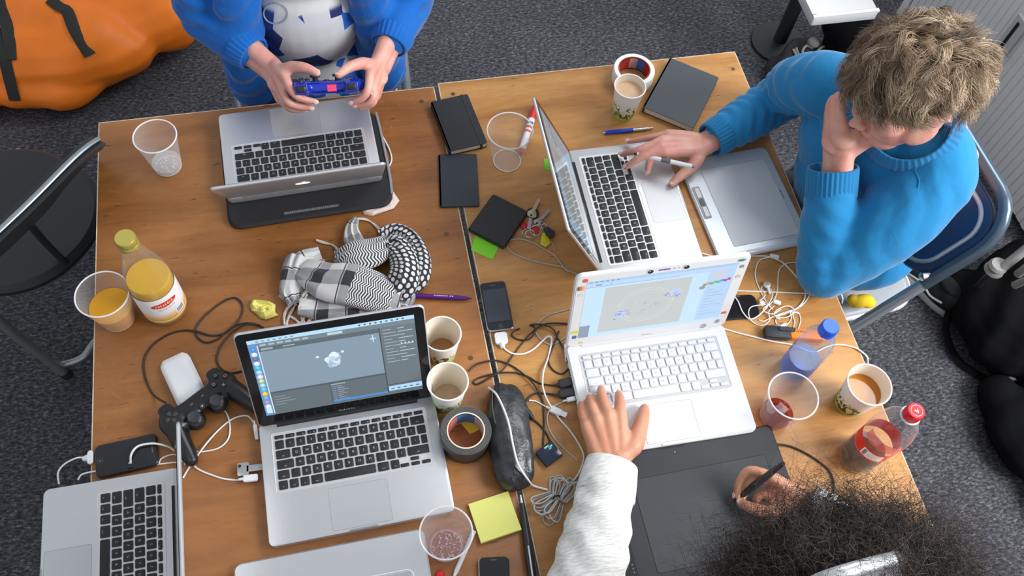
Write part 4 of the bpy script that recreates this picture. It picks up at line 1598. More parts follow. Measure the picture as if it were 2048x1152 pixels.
# ------------------------------------------------------------------ gamepads
def gamepad_mesh():
    g = G()
    g.slab(.092, .036, .012, .038, .012, .006, c=(0, .010), seg=4)
    for s in (-1, 1):
        g.ball((s * .052, .010, .026), (.0285, .0285, .0175), 18)
        g.ball((s * .0235, -.015, .022), (.0185, .0175, .0165), 14)
        chain(g, [(s * .056, .006, .024), (s * .064, -.022, .020), (s * .070, -.052, .0155), (s * .0725, -.066, .0145)], [.020, .0185, .0155, .0125], 14)
        g.box(.026, .012, .022, (s * .052, .036, .026))
    o = organic('body', g, BLACKP, .0022, 5)
    me = o.data
    bpy.data.objects.remove(o)
    return me


PADM = gamepad_mesh()
PADX = {}


def pad_bits():
    if PADX: return PADX
    g = G(); g.lathe([(.0125, .034), (.0125, .038), (.0058, .0385), (.0058, .047), (.0105, .048), (.0112, .0505), (.010, .0525), (.0085, .0518), (0, .0512)], 24, closed=True)
    PADX['stick'] = g.mesh('analog_stick', mat('stick_rubber', (.035, .036, .038), .6))
    g = G(); g.lathe([(.0050, .040), (.0050, .0452), (.0042, .0462), (0, .0464)], 18, closed=True)
    PADX['btn'] = g.mesh('action_button', BLACKP)
    g = G(); g.prism([(-.0035, .012), (-.0035, .006), (0, .0022), (.0035, .006), (.0035, .012)], .040, .0452, .0006)
    PADX['dpad'] = g.mesh('arrow_button', mat('dpad_grey', (.04, .04, .042), .5))
    g = G(); g.slab(.006, .0036, .0375, .0395, .001, .0003); PADX['small'] = g.mesh('small_button', mat('btn_grey', (.08, .08, .08), .5))
    g = G(); g.slab(.020, .010, .020, .033, .004, .002); PADX['shoulder'] = g.mesh('shoulder_button', BLACKP)
    return PADX


def ring_poly(g, n, r, th, z, c, cx=0, cy=0, rot=0.0):
    for k in range(n):
        a0, a1 = rot + 2 * PI * k / n, rot + 2 * PI * (k + 1) / n
        g.add([(cx + (r - th) * math.cos(a0), cy + (r - th) * math.sin(a0), z), (cx + r * math.cos(a0), cy + r * math.sin(a0), z), (cx + r * math.cos(a1), cy + r * math.sin(a1), z), (cx + (r - th) * math.cos(a1), cy + (r - th) * math.sin(a1), z)], [(0, 1, 2, 3)], 0, c)


def gamepad(name, label, M, bodym=None):
    X = pad_bits()
    t = empty(name, label, 'gamepad')
    t.matrix_world = M
    me = PADM if bodym is None else PADM.copy()
    me.materials.clear(); me.materials.append(bodym or mat('gamepad_black', (.010, .010, .011), .32, spec=.5))
    b = obj('body', me, None, t)
    for s in (-1, 1):
        o = obj('analog_stick', X['stick'], None, t, (s * .0235, -.016, -.004))
        obj('shoulder_button', X['shoulder'], None, t, (s * .052, .042, 0))
    for k in range(4):
        a = k * PI / 2
        obj('action_button', X['btn'], None, t, (.052 + .0125 * math.cos(a), .012 + .0125 * math.sin(a), -.0015))
        obj('arrow_button', X['dpad'], None, t, (-.052, .012, -.0015), a)
    for x in (-.012, .012): obj('small_button', X['small'], None, t, (x, .010, 0))
    g = G()
    z = .0450
    ring_poly(g, 20, .0028, .0007, z, lin(206, 110, 100), .0645, .012)
    ring_poly(g, 4, .0034, .0008, z, lin(206, 150, 150), .0395, .012, PI / 4)
    ring_poly(g, 3, .0032, .0008, z, lin(120, 170, 150), .052, .0245, PI / 2)
    for a in (PI / 4, -PI / 4):
        M2 = Matrix.Translation((.052, -.0005, 0)) @ Matrix.Rotation(a, 4, 'Z')
        g.quad(-.003, -.0004, .003, .0004, z, lin(150, 176, 190), M2)
    obj('button_marks', g, PRINT, t, smooth=False)
    g = G(); g.lathe([(.0052, .0375), (.0050, .0392), (0, .0396)], 20, M=Matrix.Translation((0, -.006, 0))); hb = obj('centre_button', g, mat('btn_black', (.03, .03, .03), .3), t)
    g = G(); ring_poly(g, 3, .0026, .0012, .0398, (.55, .55, .6), 0, -.006, .4); obj('mark', g, PRINT, hb, smooth=False)
    return t


a, b_ = U(352, 829, TT + .042), U(432, 768, TT + .042)
yaw = math.atan2((b_ - a).y, (b_ - a).x)
c = (a + b_) / 2
off = Matrix.Rotation(yaw, 4, 'Z') @ Vector((0, .012, 0))
gamepad('gamepad', 'black gamepad leaning over the white mouse', Matrix.Translation((c.x - off.x, c.y - off.y, TT + .002)) @ Matrix.Rotation(yaw, 4, 'Z'))

# ------------------------------------------------------------------ small gadgets
def usb_plug(name, label, a, b, w, h, m, metal=True, cat='plug'):
    """plug body from a to b with a metal end past b"""
    d = b - a
    t = empty(name, label, cat, (a.x, a.y, a.z), math.atan2(d.y, d.x))
    L_ = d.length
    g = G(); g.slab(L_, w, 0, h, w * .25, h * .2, c=(L_ / 2, 0)); g.tube([(-.008, 0, h / 2), (.001, 0, h / 2)], 0, 8, radii=[w * .15, w * .26]); obj('housing', g, m, t)
    if metal:
        g = G(); g.box(.011, w * .76, h * .62, (L_ + .0055, 0, h * .5)); me_ = obj('connector', g, CHROME, t, smooth=False)
    return t


usb_plug('usb_plug', 'loose white USB plug between the black and white cables', U(1099, 818), U(1122, 828), .014, .007, WHITEP)
usb_plug('usb_plug', 'white USB plug in the side of the centre silver laptop', U(487, 959, TT + .004), U(517, 956, TT + .004), .013, .007, WHITEP, False)
usb_plug('usb_plug', 'upper of two black plugs in the side of the white laptop', U(1117, 771, TT + .003), U(1151, 763, TT + .003), .017, .009, BLACKP, False)
usb_plug('usb_plug', 'lower of two black plugs in the side of the white laptop', U(1117, 791, TT + .003), U(1154, 785, TT + .003), .017, .009, BLACKP, False)
usb_plug('jack_plug', 'small white plug below the two black ones on the white laptop', U(1133, 802, TT + .004), U(1154, 797, TT + .004), .009, .007, WHITEP, False)
usb_plug('dock_plug', 'white dock plug in the black phone on the gap', U(1004, 690, TT + .001), U(1000, 666, TT + .001), .026, .006, WHITEP, False)
usb_plug('dock_plug', 'white dock plug in the phone above the corner laptop', U(176, 917, TT + .001), U(188, 915, TT + .001), .026, .006, WHITEP, False)
usb_plug('power_plug', 'white magnetic power plug on the back corner laptop', U(262, 928, TT + .003), U(262, 941, TT + .003), .017, .006, WHITEP, False)
usb_plug('power_plug', 'white power plug at the hinge of the centre silver laptop', U(510, 850, TT + .003), U(515, 880, TT + .003), .007, .006, WHITEP, False)
usb_plug('power_plug', 'white power plug on the left edge of the white laptop', U(1131, 690, TT + .003), U(1134, 724, TT + .003), .008, .006, WHITEP, False)
# key-shaped memory stick
a, b_ = U(475, 940, TT + .009), U(527, 934, TT + .009)
d_ = b_ - a
t = empty('memory_stick', 'metal key-shaped memory stick in the side of the centre laptop', 'memory stick', tuple(a), math.atan2(d_.y, d_.x))
g = G(); g.slab(.020, .024, 0, .0024, .003, .0004, c=(.010, 0)); g.slab(d_.length - .016, .012, 0, .0024, .001, .0004, c=((d_.length + .016) / 2, 0))
obj('metal_key', g, mat('nickel', (.42, .42, .41), .35, metal=.8), t)
g = G(); g.lathe([(.0016, .0025), (.0028, .0027), (.0028, .0022)], 12, M=Matrix.Translation((.004, .006, 0))); obj('hole', g, RUBBER, t)

# little black player with lit screen
c, yaw, w, d = quadfit([U(u, v, TT + .010) for u, v in [(1072, 902), (1105, 879), (1125, 909), (1092, 935)]])
t = empty('music_player', 'tiny black music player with a lit blue screen', 'music player', (c.x, c.y, TT), yaw)
g = G(); g.slab(w, d, 0, .010, .003, .0012); obj('body', g, mat('navy_gloss', (.010, .018, .04), .12), t)
g = G(); g.slab(w * .46, d * .34, .010, .0102, .001, 0, c=(w * .12, d * .25)); sc = obj('screen', g, BLACKP, t)
g = G()
for (x, y, w_, h_, cc) in ((-.16, .30, .14, .10, (80, 200, 240)), (-.02, .33, .10, .05, (240, 220, 60)), (.10, .22, .14, .08, (90, 210, 250)), (-.02, .14, .16, .06, (70, 180, 230)), (.02, .24, .05, .05, (240, 220, 60))):
    g.quad((x + .12) * w, y * d, (x + .12 + w_) * w, (y + h_) * d, .0104, lin(*cc))
obj('screen_glow', g, SCREEN, sc, smooth=False)

# ------------------------------------------------------------------ bunch of keys
p = U(1074, 455)
t = empty('bunch_of_keys', 'bunch of keys with red, yellow and black fobs', 'keys', (p.x, p.y, TT))
def K(u, v, h=0.004): return U(u, v, TT + h) - Vector((p.x, p.y, TT))
BRS = mat('worn_brass', (.50, .44, .28), .35, metal=.8)
NIC = MATS['nickel']
def key_part(head, tip, m, hr, z):
    a, b_ = K(*head, z), K(*tip, z)
    d = b_ - a
    M = Matrix.Translation(a) @ Matrix.Rotation(math.atan2(d.y, d.x), 4, 'Z')
    g = G()
    ol = [(hr * (1 + .12 * math.cos(3 * q)) * math.cos(q), hr * (1 + .12 * math.cos(3 * q)) * math.sin(q)) for q in [2 * PI * k / 26 for k in range(26)]]
    g.prism(ol, 0, .0022, .0003, M=M)
    L_ = d.length
    bl = [(hr * .7, .0042), (hr * .7, -.0042)] + [(hr * .7 + (L_ - hr * .7) * k / 7, -.0042 + (.0016 if k % 2 else .0003)) for k in range(1, 8)] + [(L_ + .002, 0), (L_, .0035)]
    if sum(bl[i - 1][0] * bl[i][1] - bl[i][0] * bl[i - 1][1] for i in range(len(bl))) < 0: bl.reverse()
    g.prism(bl, .0002, .0020, M=M)
    kb = obj('key', g, m, t)
    g = G(); g.lathe([(.0018, .0023), (.0028, .0024)], 12, M=M @ Matrix.Translation((-hr * .5, 0, 0))); obj('hole', g, BLACKP, kb)
g = G(); g.lathe([(.0, .001), (.0135, .001), (.014, .0035), (.0, .004)], 24, closed=True, M=Matrix.Translation(K(1065, 428, 0)))
obj('leather_fob', g, LEA, t)
key_part((1064, 428), (1078, 400), BRS, .0105, .006)
key_part((1076, 445), (1099, 421), NIC, .0085, .004)
key_part((1061, 437), (1057, 458), NIC, .004, .003)
for (u, v, r_, z) in ((1055, 466, .0105, .003), (1060, 468, .0095, .006), (1071, 461, .0120, .005), (1088, 453, .0060, .006), (1080, 447, .0065, .004)):
    c = K(u, v, z); g = G()
    g.tube([c + Vector((r_ * math.cos(q), r_ * math.sin(q), .001 * math.sin(q * 2))) for q in [2 * PI * k / 28 for k in range(28)]], .0009, 6, closed=True)
    obj('split_ring', g, CHROME, t)
def fob(name, pix, m, z0, z1, label=None):
    P_ = [K(u, v, z0) for u, v in pix]
    ol = [(q.x, q.y) for q in P_]
    if sum(ol[i - 1][0] * ol[i][1] - ol[i][0] * ol[i - 1][1] for i in range(len(ol))) < 0: ol.reverse()
    g = G(); g.prism(ol, z0, z1, .0006); o = obj(name, g, m, t)
    if label: o['label'] = label
fob('plastic_fob', [(1039, 449), (1050, 442), (1056, 455), (1045, 460)], mat('red_fob', lin(190, 34, 36), .3), .001, .004, 'red fob')
fob('plastic_fob', [(1062, 452), (1078, 456), (1076, 467), (1064, 466)], MATS['red_fob'], .001, .003, 'red fob')
fob('plastic_fob', [(1084, 468), (1092, 466), (1101, 488), (1091, 496), (1080, 490)], mat('yellow_fob', lin(196, 186, 30), .35), .001, .005, 'yellow fob')
fob('clip_fob', [(1086, 458), (1096, 455), (1104, 463), (1108, 461), (1109, 472), (1100, 478), (1092, 472)], BLACKP, .004, .009)
g = G(); g.tube([K(1100, 478, .003), K(1106, 490, .003), K(1110, 503, .002)], .0009, 5, smooth=4); obj('wire_tail', g, CABLEG, t)

# ------------------------------------------------------------------ leather pencil case
g = G()
secs = [((1000, 772), .018, .016), ((1008, 786), .034, .034), ((1013, 830), .044, .046), ((1017, 880), .046, .048), ((1024, 930), .044, .044), ((1028, 966), .040, .036), ((1036, 984), .024, .018)]
c0 = U(1020, 875)
n = 22
vs = []
for (uv_, wd, ht) in secs:
    c = U(*uv_) - c0
    for k in range(n):
        a = 2 * PI * k / n
        x = wd * math.copysign(abs(math.cos(a)) ** .75, math.cos(a)) * .92
        z = max(.001, ht * .5 + ht * .5 * math.copysign(abs(math.sin(a)) ** .8, math.sin(a)) + .010 * max(0, math.sin(a)) * max(0, 1 - abs(math.cos(a) + .25) * 2.2))
        vs.append((c.x + x, c.y, z))
fs = []
for i in range(len(secs) - 1):
    for k in range(n):
        k2 = (k + 1) % n
        fs.append((i * n + k, i * n + k2, (i + 1) * n + k2, (i + 1) * n + k))
fs = [tuple(reversed(f)) for f in fs]
fs.append(tuple(range(n))); fs.append(tuple(reversed(range((len(secs) - 1) * n, len(secs) * n))))
g.add(vs, [tuple(reversed(f)) for f in fs])
t = empty('pencil_case', 'worn black leather pencil case between the duct tape and cables', 'pencil case', (c0.x, c0.y, TT))
LEA2 = mat('worn_leather', (.028, .029, .032), .26, noise=.5, nscale=60, bump=.4, bscale=160)
o = obj('leather_body', g, LEA2, t)
s_ = o.modifiers.new('s', 'SUBSURF'); s_.levels = 2; s_.render_levels = 2
me = evaluate(o)
def wr(co, no):
    d = .0016 * np.sin(co[:, 0] * 160 + 3 * np.sin(co[:, 1] * 60)) * np.cos(co[:, 1] * 90 + co[:, 0] * 50)
    return d * (co[:, 2] > .006)
displace(me, wr); me.shade_smooth()
g = G(); g.tube([(-.016, .095, .030), (-.026, .05, .042), (-.026, 0, .045), (-.022, -.05, .042), (-.016, -.095, .030)], .0011, 6, smooth=5)
obj('zip_edge', g, mat('grey_piping', (.16, .16, .16), .5), t)
paper('sticky_note', 'yellow note lying inside the roll of duct tape', 'note', [(921, 846), (952, 840), (962, 858), (940, 868)], TT, .0006, mat('lemon_note', lin(220, 200, 50), .7))

# ------------------------------------------------------------------ cables
def cable(name, label, pts, r=.0017, m=CABLEW, base=TT, cat='cable', group=None):
    P_ = []
    for q in pts:
        h = q[2] if len(q) > 2 else 0
        P_.append(U(q[0], q[1], base + r + h))
    c = P_[0].copy(); c.z = base
    g = G(); g.tube([p - c for p in P_], r, 7, smooth=6)
    return obj(name, g, m, None, tuple(c), 0, label, cat, group, sharp=80)


cable('gamepad_cable', 'black cable looping from the black gamepad up and behind the open laptop', [(332, 806, .02), (308, 791), (294, 766), (287, 737), (290, 712), (302, 693), (317, 680), (341, 667), (366, 661), (391, 662, .002), (422, 671), (447, 667), (463, 655, .004), (480, 636), (485, 613), (474, 597), (456, 598), (430, 614), (402, 639), (390, 661), (397, 677), (413, 685), (435, 678), (458, 659), (480, 648), (505, 647), (527, 655)], .0019, CABLEB)
cable('black_cable', 'short black cable curling behind the centre silver laptop', [(520, 650, .004), (490, 650, .004), (463, 666), (442, 690), (433, 714), (436, 730), (447, 741), (462, 746), (484, 742)], .0019, CABLEB)
cable('power_cable', 'white cable from the centre laptop hinge crossing towards the corner laptop', [(510, 852, .004), (502, 837), (490, 831), (465, 838), (437, 860), (408, 893, .004), (379, 934), (366, 956)])
cable('white_cable', 'white cable curving out from under the black gamepad grip', [(445, 815), (456, 833), (460, 858), (455, 880), (437, 896), (408, 903), (378, 904), (364, 908)], .0016)
cable('usb_cable', 'white cable of the USB plug in the centre laptop', [(487, 959, .004), (474, 960), (450, 958), (429, 952), (396, 938), (376, 918), (366, 902)], .0017)
cable('dock_cable', 'white dock cable looping off the left table edge beside the phone', [(177, 916), (163, 915, .004), (150, 917, .004), (128, 929, 0.0), (116, 946, -.004), (118, 968, -.012)], .0016)
cable('power_cable', 'white power cable arching over the phone onto the corner laptop', [(262, 930, .004), (262, 910, .014), (275, 893, .014), (302, 887, .014), (326, 890, .012), (344, 897, .004), (356, 910)], .0020)
cable('white_cable', 'white cable running along the back of the corner laptop', [(156, 960), (166, 948), (203, 941, .003), (257, 936, .004), (322, 928), (352, 924), (366, 922)], .0016)
cable('white_cable', 'short white cable curl beside the corner laptop lid', [(318, 928, .004), (322, 918), (336, 911), (352, 909), (366, 915), (370, 930)], .0015)
cable('phone_cable', 'white phone cable curving down past the pencil case to the coil', [(1002, 688), (1012, 700), (1028, 708), (1049, 707), (1067, 698), (1085, 682, .003), (1096, 673, .004), (1103, 676, .004), (1102, 690), (1096, 716), (1087, 742, .004), (1085, 768, .004), (1089, 787, .004), (1098, 807, .006), (1117, 836), (1142, 864), (1164, 900), (1167, 922), (1157, 948), (1146, 962)], .0019)
cable('audio_cable', 'thin grey cable from the white laptop jack to the coil', [(1135, 801, .003), (1118, 807), (1101, 818, .006), (1094, 838), (1103, 868), (1126, 895), (1155, 920)], .0013, mat('pale_grey_cable', (.5, .48, .44), .5))
cable('usb_cable', 'short white cable of the loose USB plug', [(1058, 801, .002), (1070, 802), (1082, 808), (1099, 818, .002)], .0015)
cable('white_cable', 'thick white cable lying over the leather pencil case', [(977, 775, .018), (992, 788, .040), (1006, 815, .058), (1018, 849, .062), (1026, 890, .060), (1037, 930, .052), (1058, 962, .020), (1068, 972, .002), (1096, 980)], .0021)
cable('black_cable', 'black cable arching over the gap to the music player', [(938, 742, .002), (947, 733, .002), (961, 726, .002), (992, 721, .002), (1022, 731), (1049, 750, .004), (1068, 769, .004), (1084, 800), (1088, 834), (1088, 862), (1086, 890)], .0017, CABLEB)
cable('black_cable', 'black cable with a hairpin loop running to the upper black plug', [(1139, 648), (1110, 646, .003), (1084, 650, .004), (1060, 668, .003), (1045, 686), (1022, 716), (1007, 738, .004), (984, 753, .003), (955, 768), (947, 763), (963, 754), (999, 746, .003), (1034, 746, .003), (1057, 754), (1080, 767), (1117, 772, .003)], .0017, CABLEB)
cable('black_cable', 'black cable looping in front of the charging phone', [(1040, 657, .003), (1028, 662), (1024, 671), (1036, 679), (1056, 679, .003), (1068, 668, .005), (1070, 655), (1060, 650), (1084, 649, .006), (1106, 658, .004), (1116, 677), (1126, 694, .002), (1137, 712)], .0017, CABLEB)
cable('black_cable', 'black cable curving below the power plug of the white laptop', [(1118, 662), (1106, 694), (1097, 722), (1106, 740), (1124, 748), (1138, 736)], .0017, CABLEB)
cable('grey_cable', 'pale grey cable looping left of the white laptop lid', [(1140, 618), (1118, 624), (1095, 631), (1077, 646), (1070, 662), (1084, 681), (1103, 689), (1124, 679), (1140, 668)], .0015, CABLEG)
cable('grey_cable', 'pale tan cable looping in front of the keys', [(1168, 553), (1144, 544), (1127, 535, .002), (1105, 530), (1074, 524), (1042, 514), (1022, 503), (1014, 491), (1018, 482), (1032, 478), (1050, 480), (1070, 487), (1092, 500), (1110, 512), (1127, 535, .004), (1138, 544, .003)], .0016, CABLEG)
cable('player_cable', 'short black adapter cable ending at the music player', [(1112, 790, .003), (1090, 787), (1068, 788), (1052, 803), (1047, 822), (1058, 835, .002), (1072, 843), (1090, 862), (1101, 884)], .0019, CABLEB)
g = G(); a, b_ = U(1046, 812, TT + .006), U(1066, 838, TT + .006); g.tube([a, a.lerp(b_, .5), b_], 0, 10, radii=[.005, .0062, .004]); obj('cable_joint', g, BLACKP, None, (0, 0, 0), 0, 'black cable joint on the side of the pencil case', 'cable joint')
cable('tablet_cable', 'black cable from the black drawing tablet to the bushy hair', [(1540, 888, .003), (1574, 891), (1605, 903), (1636, 922), (1660, 944), (1668, 975), (1660, 1010)], .0020, CABLEB)
cable('tablet_cable', 'white cable at the bottom left of the black drawing tablet', [(1238, 1090, .004), (1248, 1112, .004), (1256, 1134, .002), (1264, 1168)], .0015)
# the white earphones and cables
cable('white_cable', 'white cable behind the white laptop lid with a small connector', [(1400, 505, .002), (1430, 513), (1468, 512), (1509, 512), (1536, 513), (1556, 520, .003), (1570, 529), (1594, 555), (1609, 577), (1609, 597), (1594, 616), (1572, 624), (1550, 632)], .0016)
cable('earphone_cable', 'white earphone cable hanging down from the small connector', [(1540, 514, .003), (1519, 521), (1511, 541), (1512, 560), (1522, 585), (1534, 606, .003), (1546, 620)], .0013)
cable('earphone_cable', 'white earphone cable from under the elbow to the tangle', [(1606, 530), (1585, 525), (1568, 530), (1558, 542), (1556, 562), (1554, 584), (1546, 602, .003), (1530, 616)], .0013)
cable('white_cable', 'white cable running straight to the table edge under the elbow', [(1462, 581), (1517, 583), (1570, 585), (1619, 587), (1668, 586), (1681, 588, .001), (1685, 596, -.006), (1684, 606, -.03)], .0016)
cable('white_cable', 'white cable crossing the black phone by the white laptop', [(1460, 584, .010), (1475, 601, .010), (1485, 624, .010), (1500, 638, .010), (1517, 631, .010), (1534, 614)], .0015)
cable('earphone_cable', 'white earphone loop at the corner of the black phone', [(1534, 609, .004), (1504, 613, .010), (1497, 626, .010), (1504, 643, .002), (1524, 651), (1539, 640), (1537, 624, .005), (1548, 612)], .0012)
cable('earphone_cable', 'long white earphone curve dropping from the elbow', [(1622, 574), (1618, 592), (1602, 612), (1575, 626), (1545, 634, .003), (1528, 642), (1518, 640)], .0013)
cable('earphone_cable', 'small white earphone loop above the highlighter', [(1600, 628), (1580, 624, .004), (1558, 632), (1551, 642), (1558, 653), (1572, 650), (1582, 638), (1580, 624, .006)], .0012)
cable('earphone_cable', 'two short white earphone strands hanging towards the highlighter', [(1585, 660), (1589, 645), (1586, 628, .003), (1596, 625), (1601, 640), (1596, 658)], .0012)
cable('earphone_cable', 'white earphone squiggle at the middle of the tangle', [(1519, 602, .004), (1530, 590, .004), (1522, 577), (1534, 571), (1545, 588, .006), (1538, 606, .008), (1526, 620, .006), (1545, 628, .006), (1562, 618, .006)], .0012)
cable('earphone_cable', 'white earphone curl on the right of the tangle', [(1560, 640, .004), (1548, 628, .006), (1560, 616, .008), (1578, 612, .004), (1588, 622, .002), (1575, 634, .004), (1552, 636, .004)], .0012)
def small_block(name, label, cat, u, v, w_, d_, h_, rz, m, z=0.0):
    p_ = U(u, v, TT + z); g = G(); g.slab(w_, d_, 0, h_, min(w_, d_) * .3, h_ * .25)
    return obj(name, g, m, None, (p_.x, p_.y, TT + z), rz, label, cat)
small_block('cable_connector', 'small white connector in the cable right of the white laptop lid', 'connector', 1548, 515, .020, .010, .007, -.4, WHITEP)
small_block('cable_splitter', 'small white block at the left of the earphone tangle', 'connector', 1523, 608, .012, .010, .006, .4, WHITEP, .001)
small_block('cable_splitter', 'small white block at the right of the earphone tangle', 'connector', 1553, 606, .016, .010, .006, -.5, WHITEP, .001)
for (u, v, u2, v2, lab) in ((1534, 570, 1540, 588, 'white earbud standing above the tangle of earphone cables'), (1557, 655, 1572, 647, 'white earbud lying on the table just above the highlighter')):
    a, b_ = U(u, v, TT + .007), U(u2, v2, TT + .004)
    t = empty('earbud', lab, 'earbud', tuple(a), group='white earbuds')
    g = G(); g.ball((0, 0, 0), (.0075, .0075, .0065), 14); g.tube([Vector(), (b_ - a)], 0, 8, radii=[.0035, .0024]); obj('bud', g, WHITEP, t)
    g = G(); g.lathe([(0, .0067), (.004, .0062), (.0045, .0055)], 12); obj('grille', g, mat('grille_grey', (.3, .3, .3), .6), t)
cable('white_cable', 'white cable passing under the water bottle and off the table edge', [(1436, 654), (1473, 665), (1509, 674), (1546, 683), (1582, 689), (1610, 700), (1630, 704), (1652, 694), (1675, 689), (1706, 694), (1724, 704, .001), (1735, 716, -.004), (1734, 735, -.03)], .0018)
cable('power_cable', 'white power cable at the right side of the upper black sleeve', [(752, 252, .004), (766, 275, .004), (779, 300), (783, 320), (776, 334), (764, 338, .003), (762, 350, .003)], .0020)

# coil of grey cable: loops gathered by a tie
p = U(1112, 1000)
t = empty('cable_coil', 'bundled coil of thin grey cable beside the white sleeve', 'cable coil', (p.x, p.y, TT))
r2 = random.Random(11)
GC = mat('coil_grey', (.38, .38, .37), .45)
g = G()
for s_, far, cnt in ((1, (1132, 955), 9), (-1, (1080, 1035), 9)):
    f0 = U(*far) - p
    ax = f0.normalized(); sd = Vector((-ax.y, ax.x, 0))
    for k in range(cnt):
        L1 = f0.length * (.72 + .34 * r2.random()); wd = .007 + .010 * r2.random(); of = (k - cnt / 2) * .0030
        z = .003 + .022 * r2.random()
        pts = []
        for q in range(10):
            a = PI * q / 9
            pts.append(ax * (L1 * math.sin(a) ** .8) + sd * (of * (1 + math.sin(a)) + wd * math.cos(a) * (.35 + math.sin(a))) + Vector((0, 0, z * (.5 + .5 * math.sin(a)))))
        g.tube(pts, .0015, 6, smooth=3)
obj('loops', g, GC, t)
g = G(); g.tube([(.006 * math.cos(a), .003 * math.sin(a), .010 + .010 * math.sin(a)) for a in [2 * PI * k / 16 for k in range(16)]], .0018, 6, closed=True); obj('tie', g, BLACKP, t)
# ------------------------------------------------------------------ checked scarf
def scarf_mat(name, mode):
    m = bpy.data.materials.new(name)
    m.use_nodes = True
    nt = m.node_tree
    b = nt.nodes['Principled BSDF']
    b.inputs['Roughness'].default_value = .85
    b.inputs['Sheen Weight'].default_value = .2
    uv = nt.nodes.new('ShaderNodeUVMap')
    sp = nt.nodes.new('ShaderNodeSeparateXYZ')
    nt.links.new(uv.outputs[0], sp.inputs[0])

    def M_(op, a, b_=None, c_=None):
        n = nt.nodes.new('ShaderNodeMath'); n.operation = op
        for i, v in enumerate((a, b_, c_)):
            if v is None: continue
            if isinstance(v, (int, float)): n.inputs[i].default_value = v
            else: nt.links.new(v, n.inputs[i])
        return n.outputs[0]
    u, v = sp.outputs['X'], sp.outputs['Y']
    white, black, grey = lin(206, 204, 204), lin(34, 34, 42), lin(104, 104, 112)
    if mode == 'zigzag' or mode == 'band':
        tri = M_('PINGPONG', M_('MULTIPLY', v, 150.0), 1.0)
        st = M_('FRACT', M_('ADD', M_('MULTIPLY', u, 205.0), M_('MULTIPLY', tri, .9)))
        zz = mixc(nt, white, black, M_('GREATER_THAN', st, .50))
    if mode == 'dots':
        cu = M_('MULTIPLY', u, 95.0); cv = M_('MULTIPLY', v, 130.0)
        row = M_('FLOOR', cv)
        sh = M_('MULTIPLY', M_('MODULO', row, 2.0), .5)
        fu = M_('SUBTRACT', M_('FRACT', M_('ADD', cu, sh)), .5)
        fv = M_('SUBTRACT', M_('FRACT', cv), .5)
        skew = M_('ADD', fu, M_('MULTIPLY', fv, .35))
        d = M_('ADD', M_('MULTIPLY', skew, skew), M_('MULTIPLY', fv, fv))
        col = mixc(nt, white, black, M_('GREATER_THAN', d, .125))
    elif mode == 'zigzag':
        col = zz
    elif mode == 'plaid' or mode == 'band':
        a = M_('GREATER_THAN', M_('FRACT', M_('MULTIPLY', u, 17.0)), .62)
        c = M_('GREATER_THAN', M_('FRACT', M_('ADD', M_('MULTIPLY', v, 15.0), .2)), .66)
        s = M_('ADD', a, c)
        col = mixc(nt, mixc(nt, lin(196, 194, 192), lin(112, 112, 120), M_('MULTIPLY', s, .7)), black, M_('GREATER_THAN', s, 1.5))
        ln = M_('LESS_THAN', M_('FRACT', M_('ADD', M_('MULTIPLY', u, 17.0), .46)), .045)
        col = mixc(nt, col, lin(60, 60, 68), ln)
        if mode == 'band':
            inz = M_('MULTIPLY', M_('GREATER_THAN', u, .115), M_('LESS_THAN', u, .195))
            col = mixc(nt, col, zz, inz)
    n = noise_node(nt, 900, 2, .5)
    bp = nt.nodes.new('ShaderNodeBump'); bp.inputs['Strength'].default_value = .4; bp.inputs['Distance'].default_value = .0006
    nt.links.new(n.outputs['Fac'], bp.inputs['Height'])
    nt.links.new(bp.outputs[0], b.inputs['Normal'])
    nt.links.new(col, b.inputs['Base Color'])
    return m


SCM = {k: scarf_mat('scarf_' + k, k) for k in ('zigzag', 'dots', 'plaid', 'band')}
s0 = U(715, 560)
scarf = empty('checked_scarf', 'crumpled black and white checked scarf with long fringes', 'scarf', (s0.x, s0.y, TT))


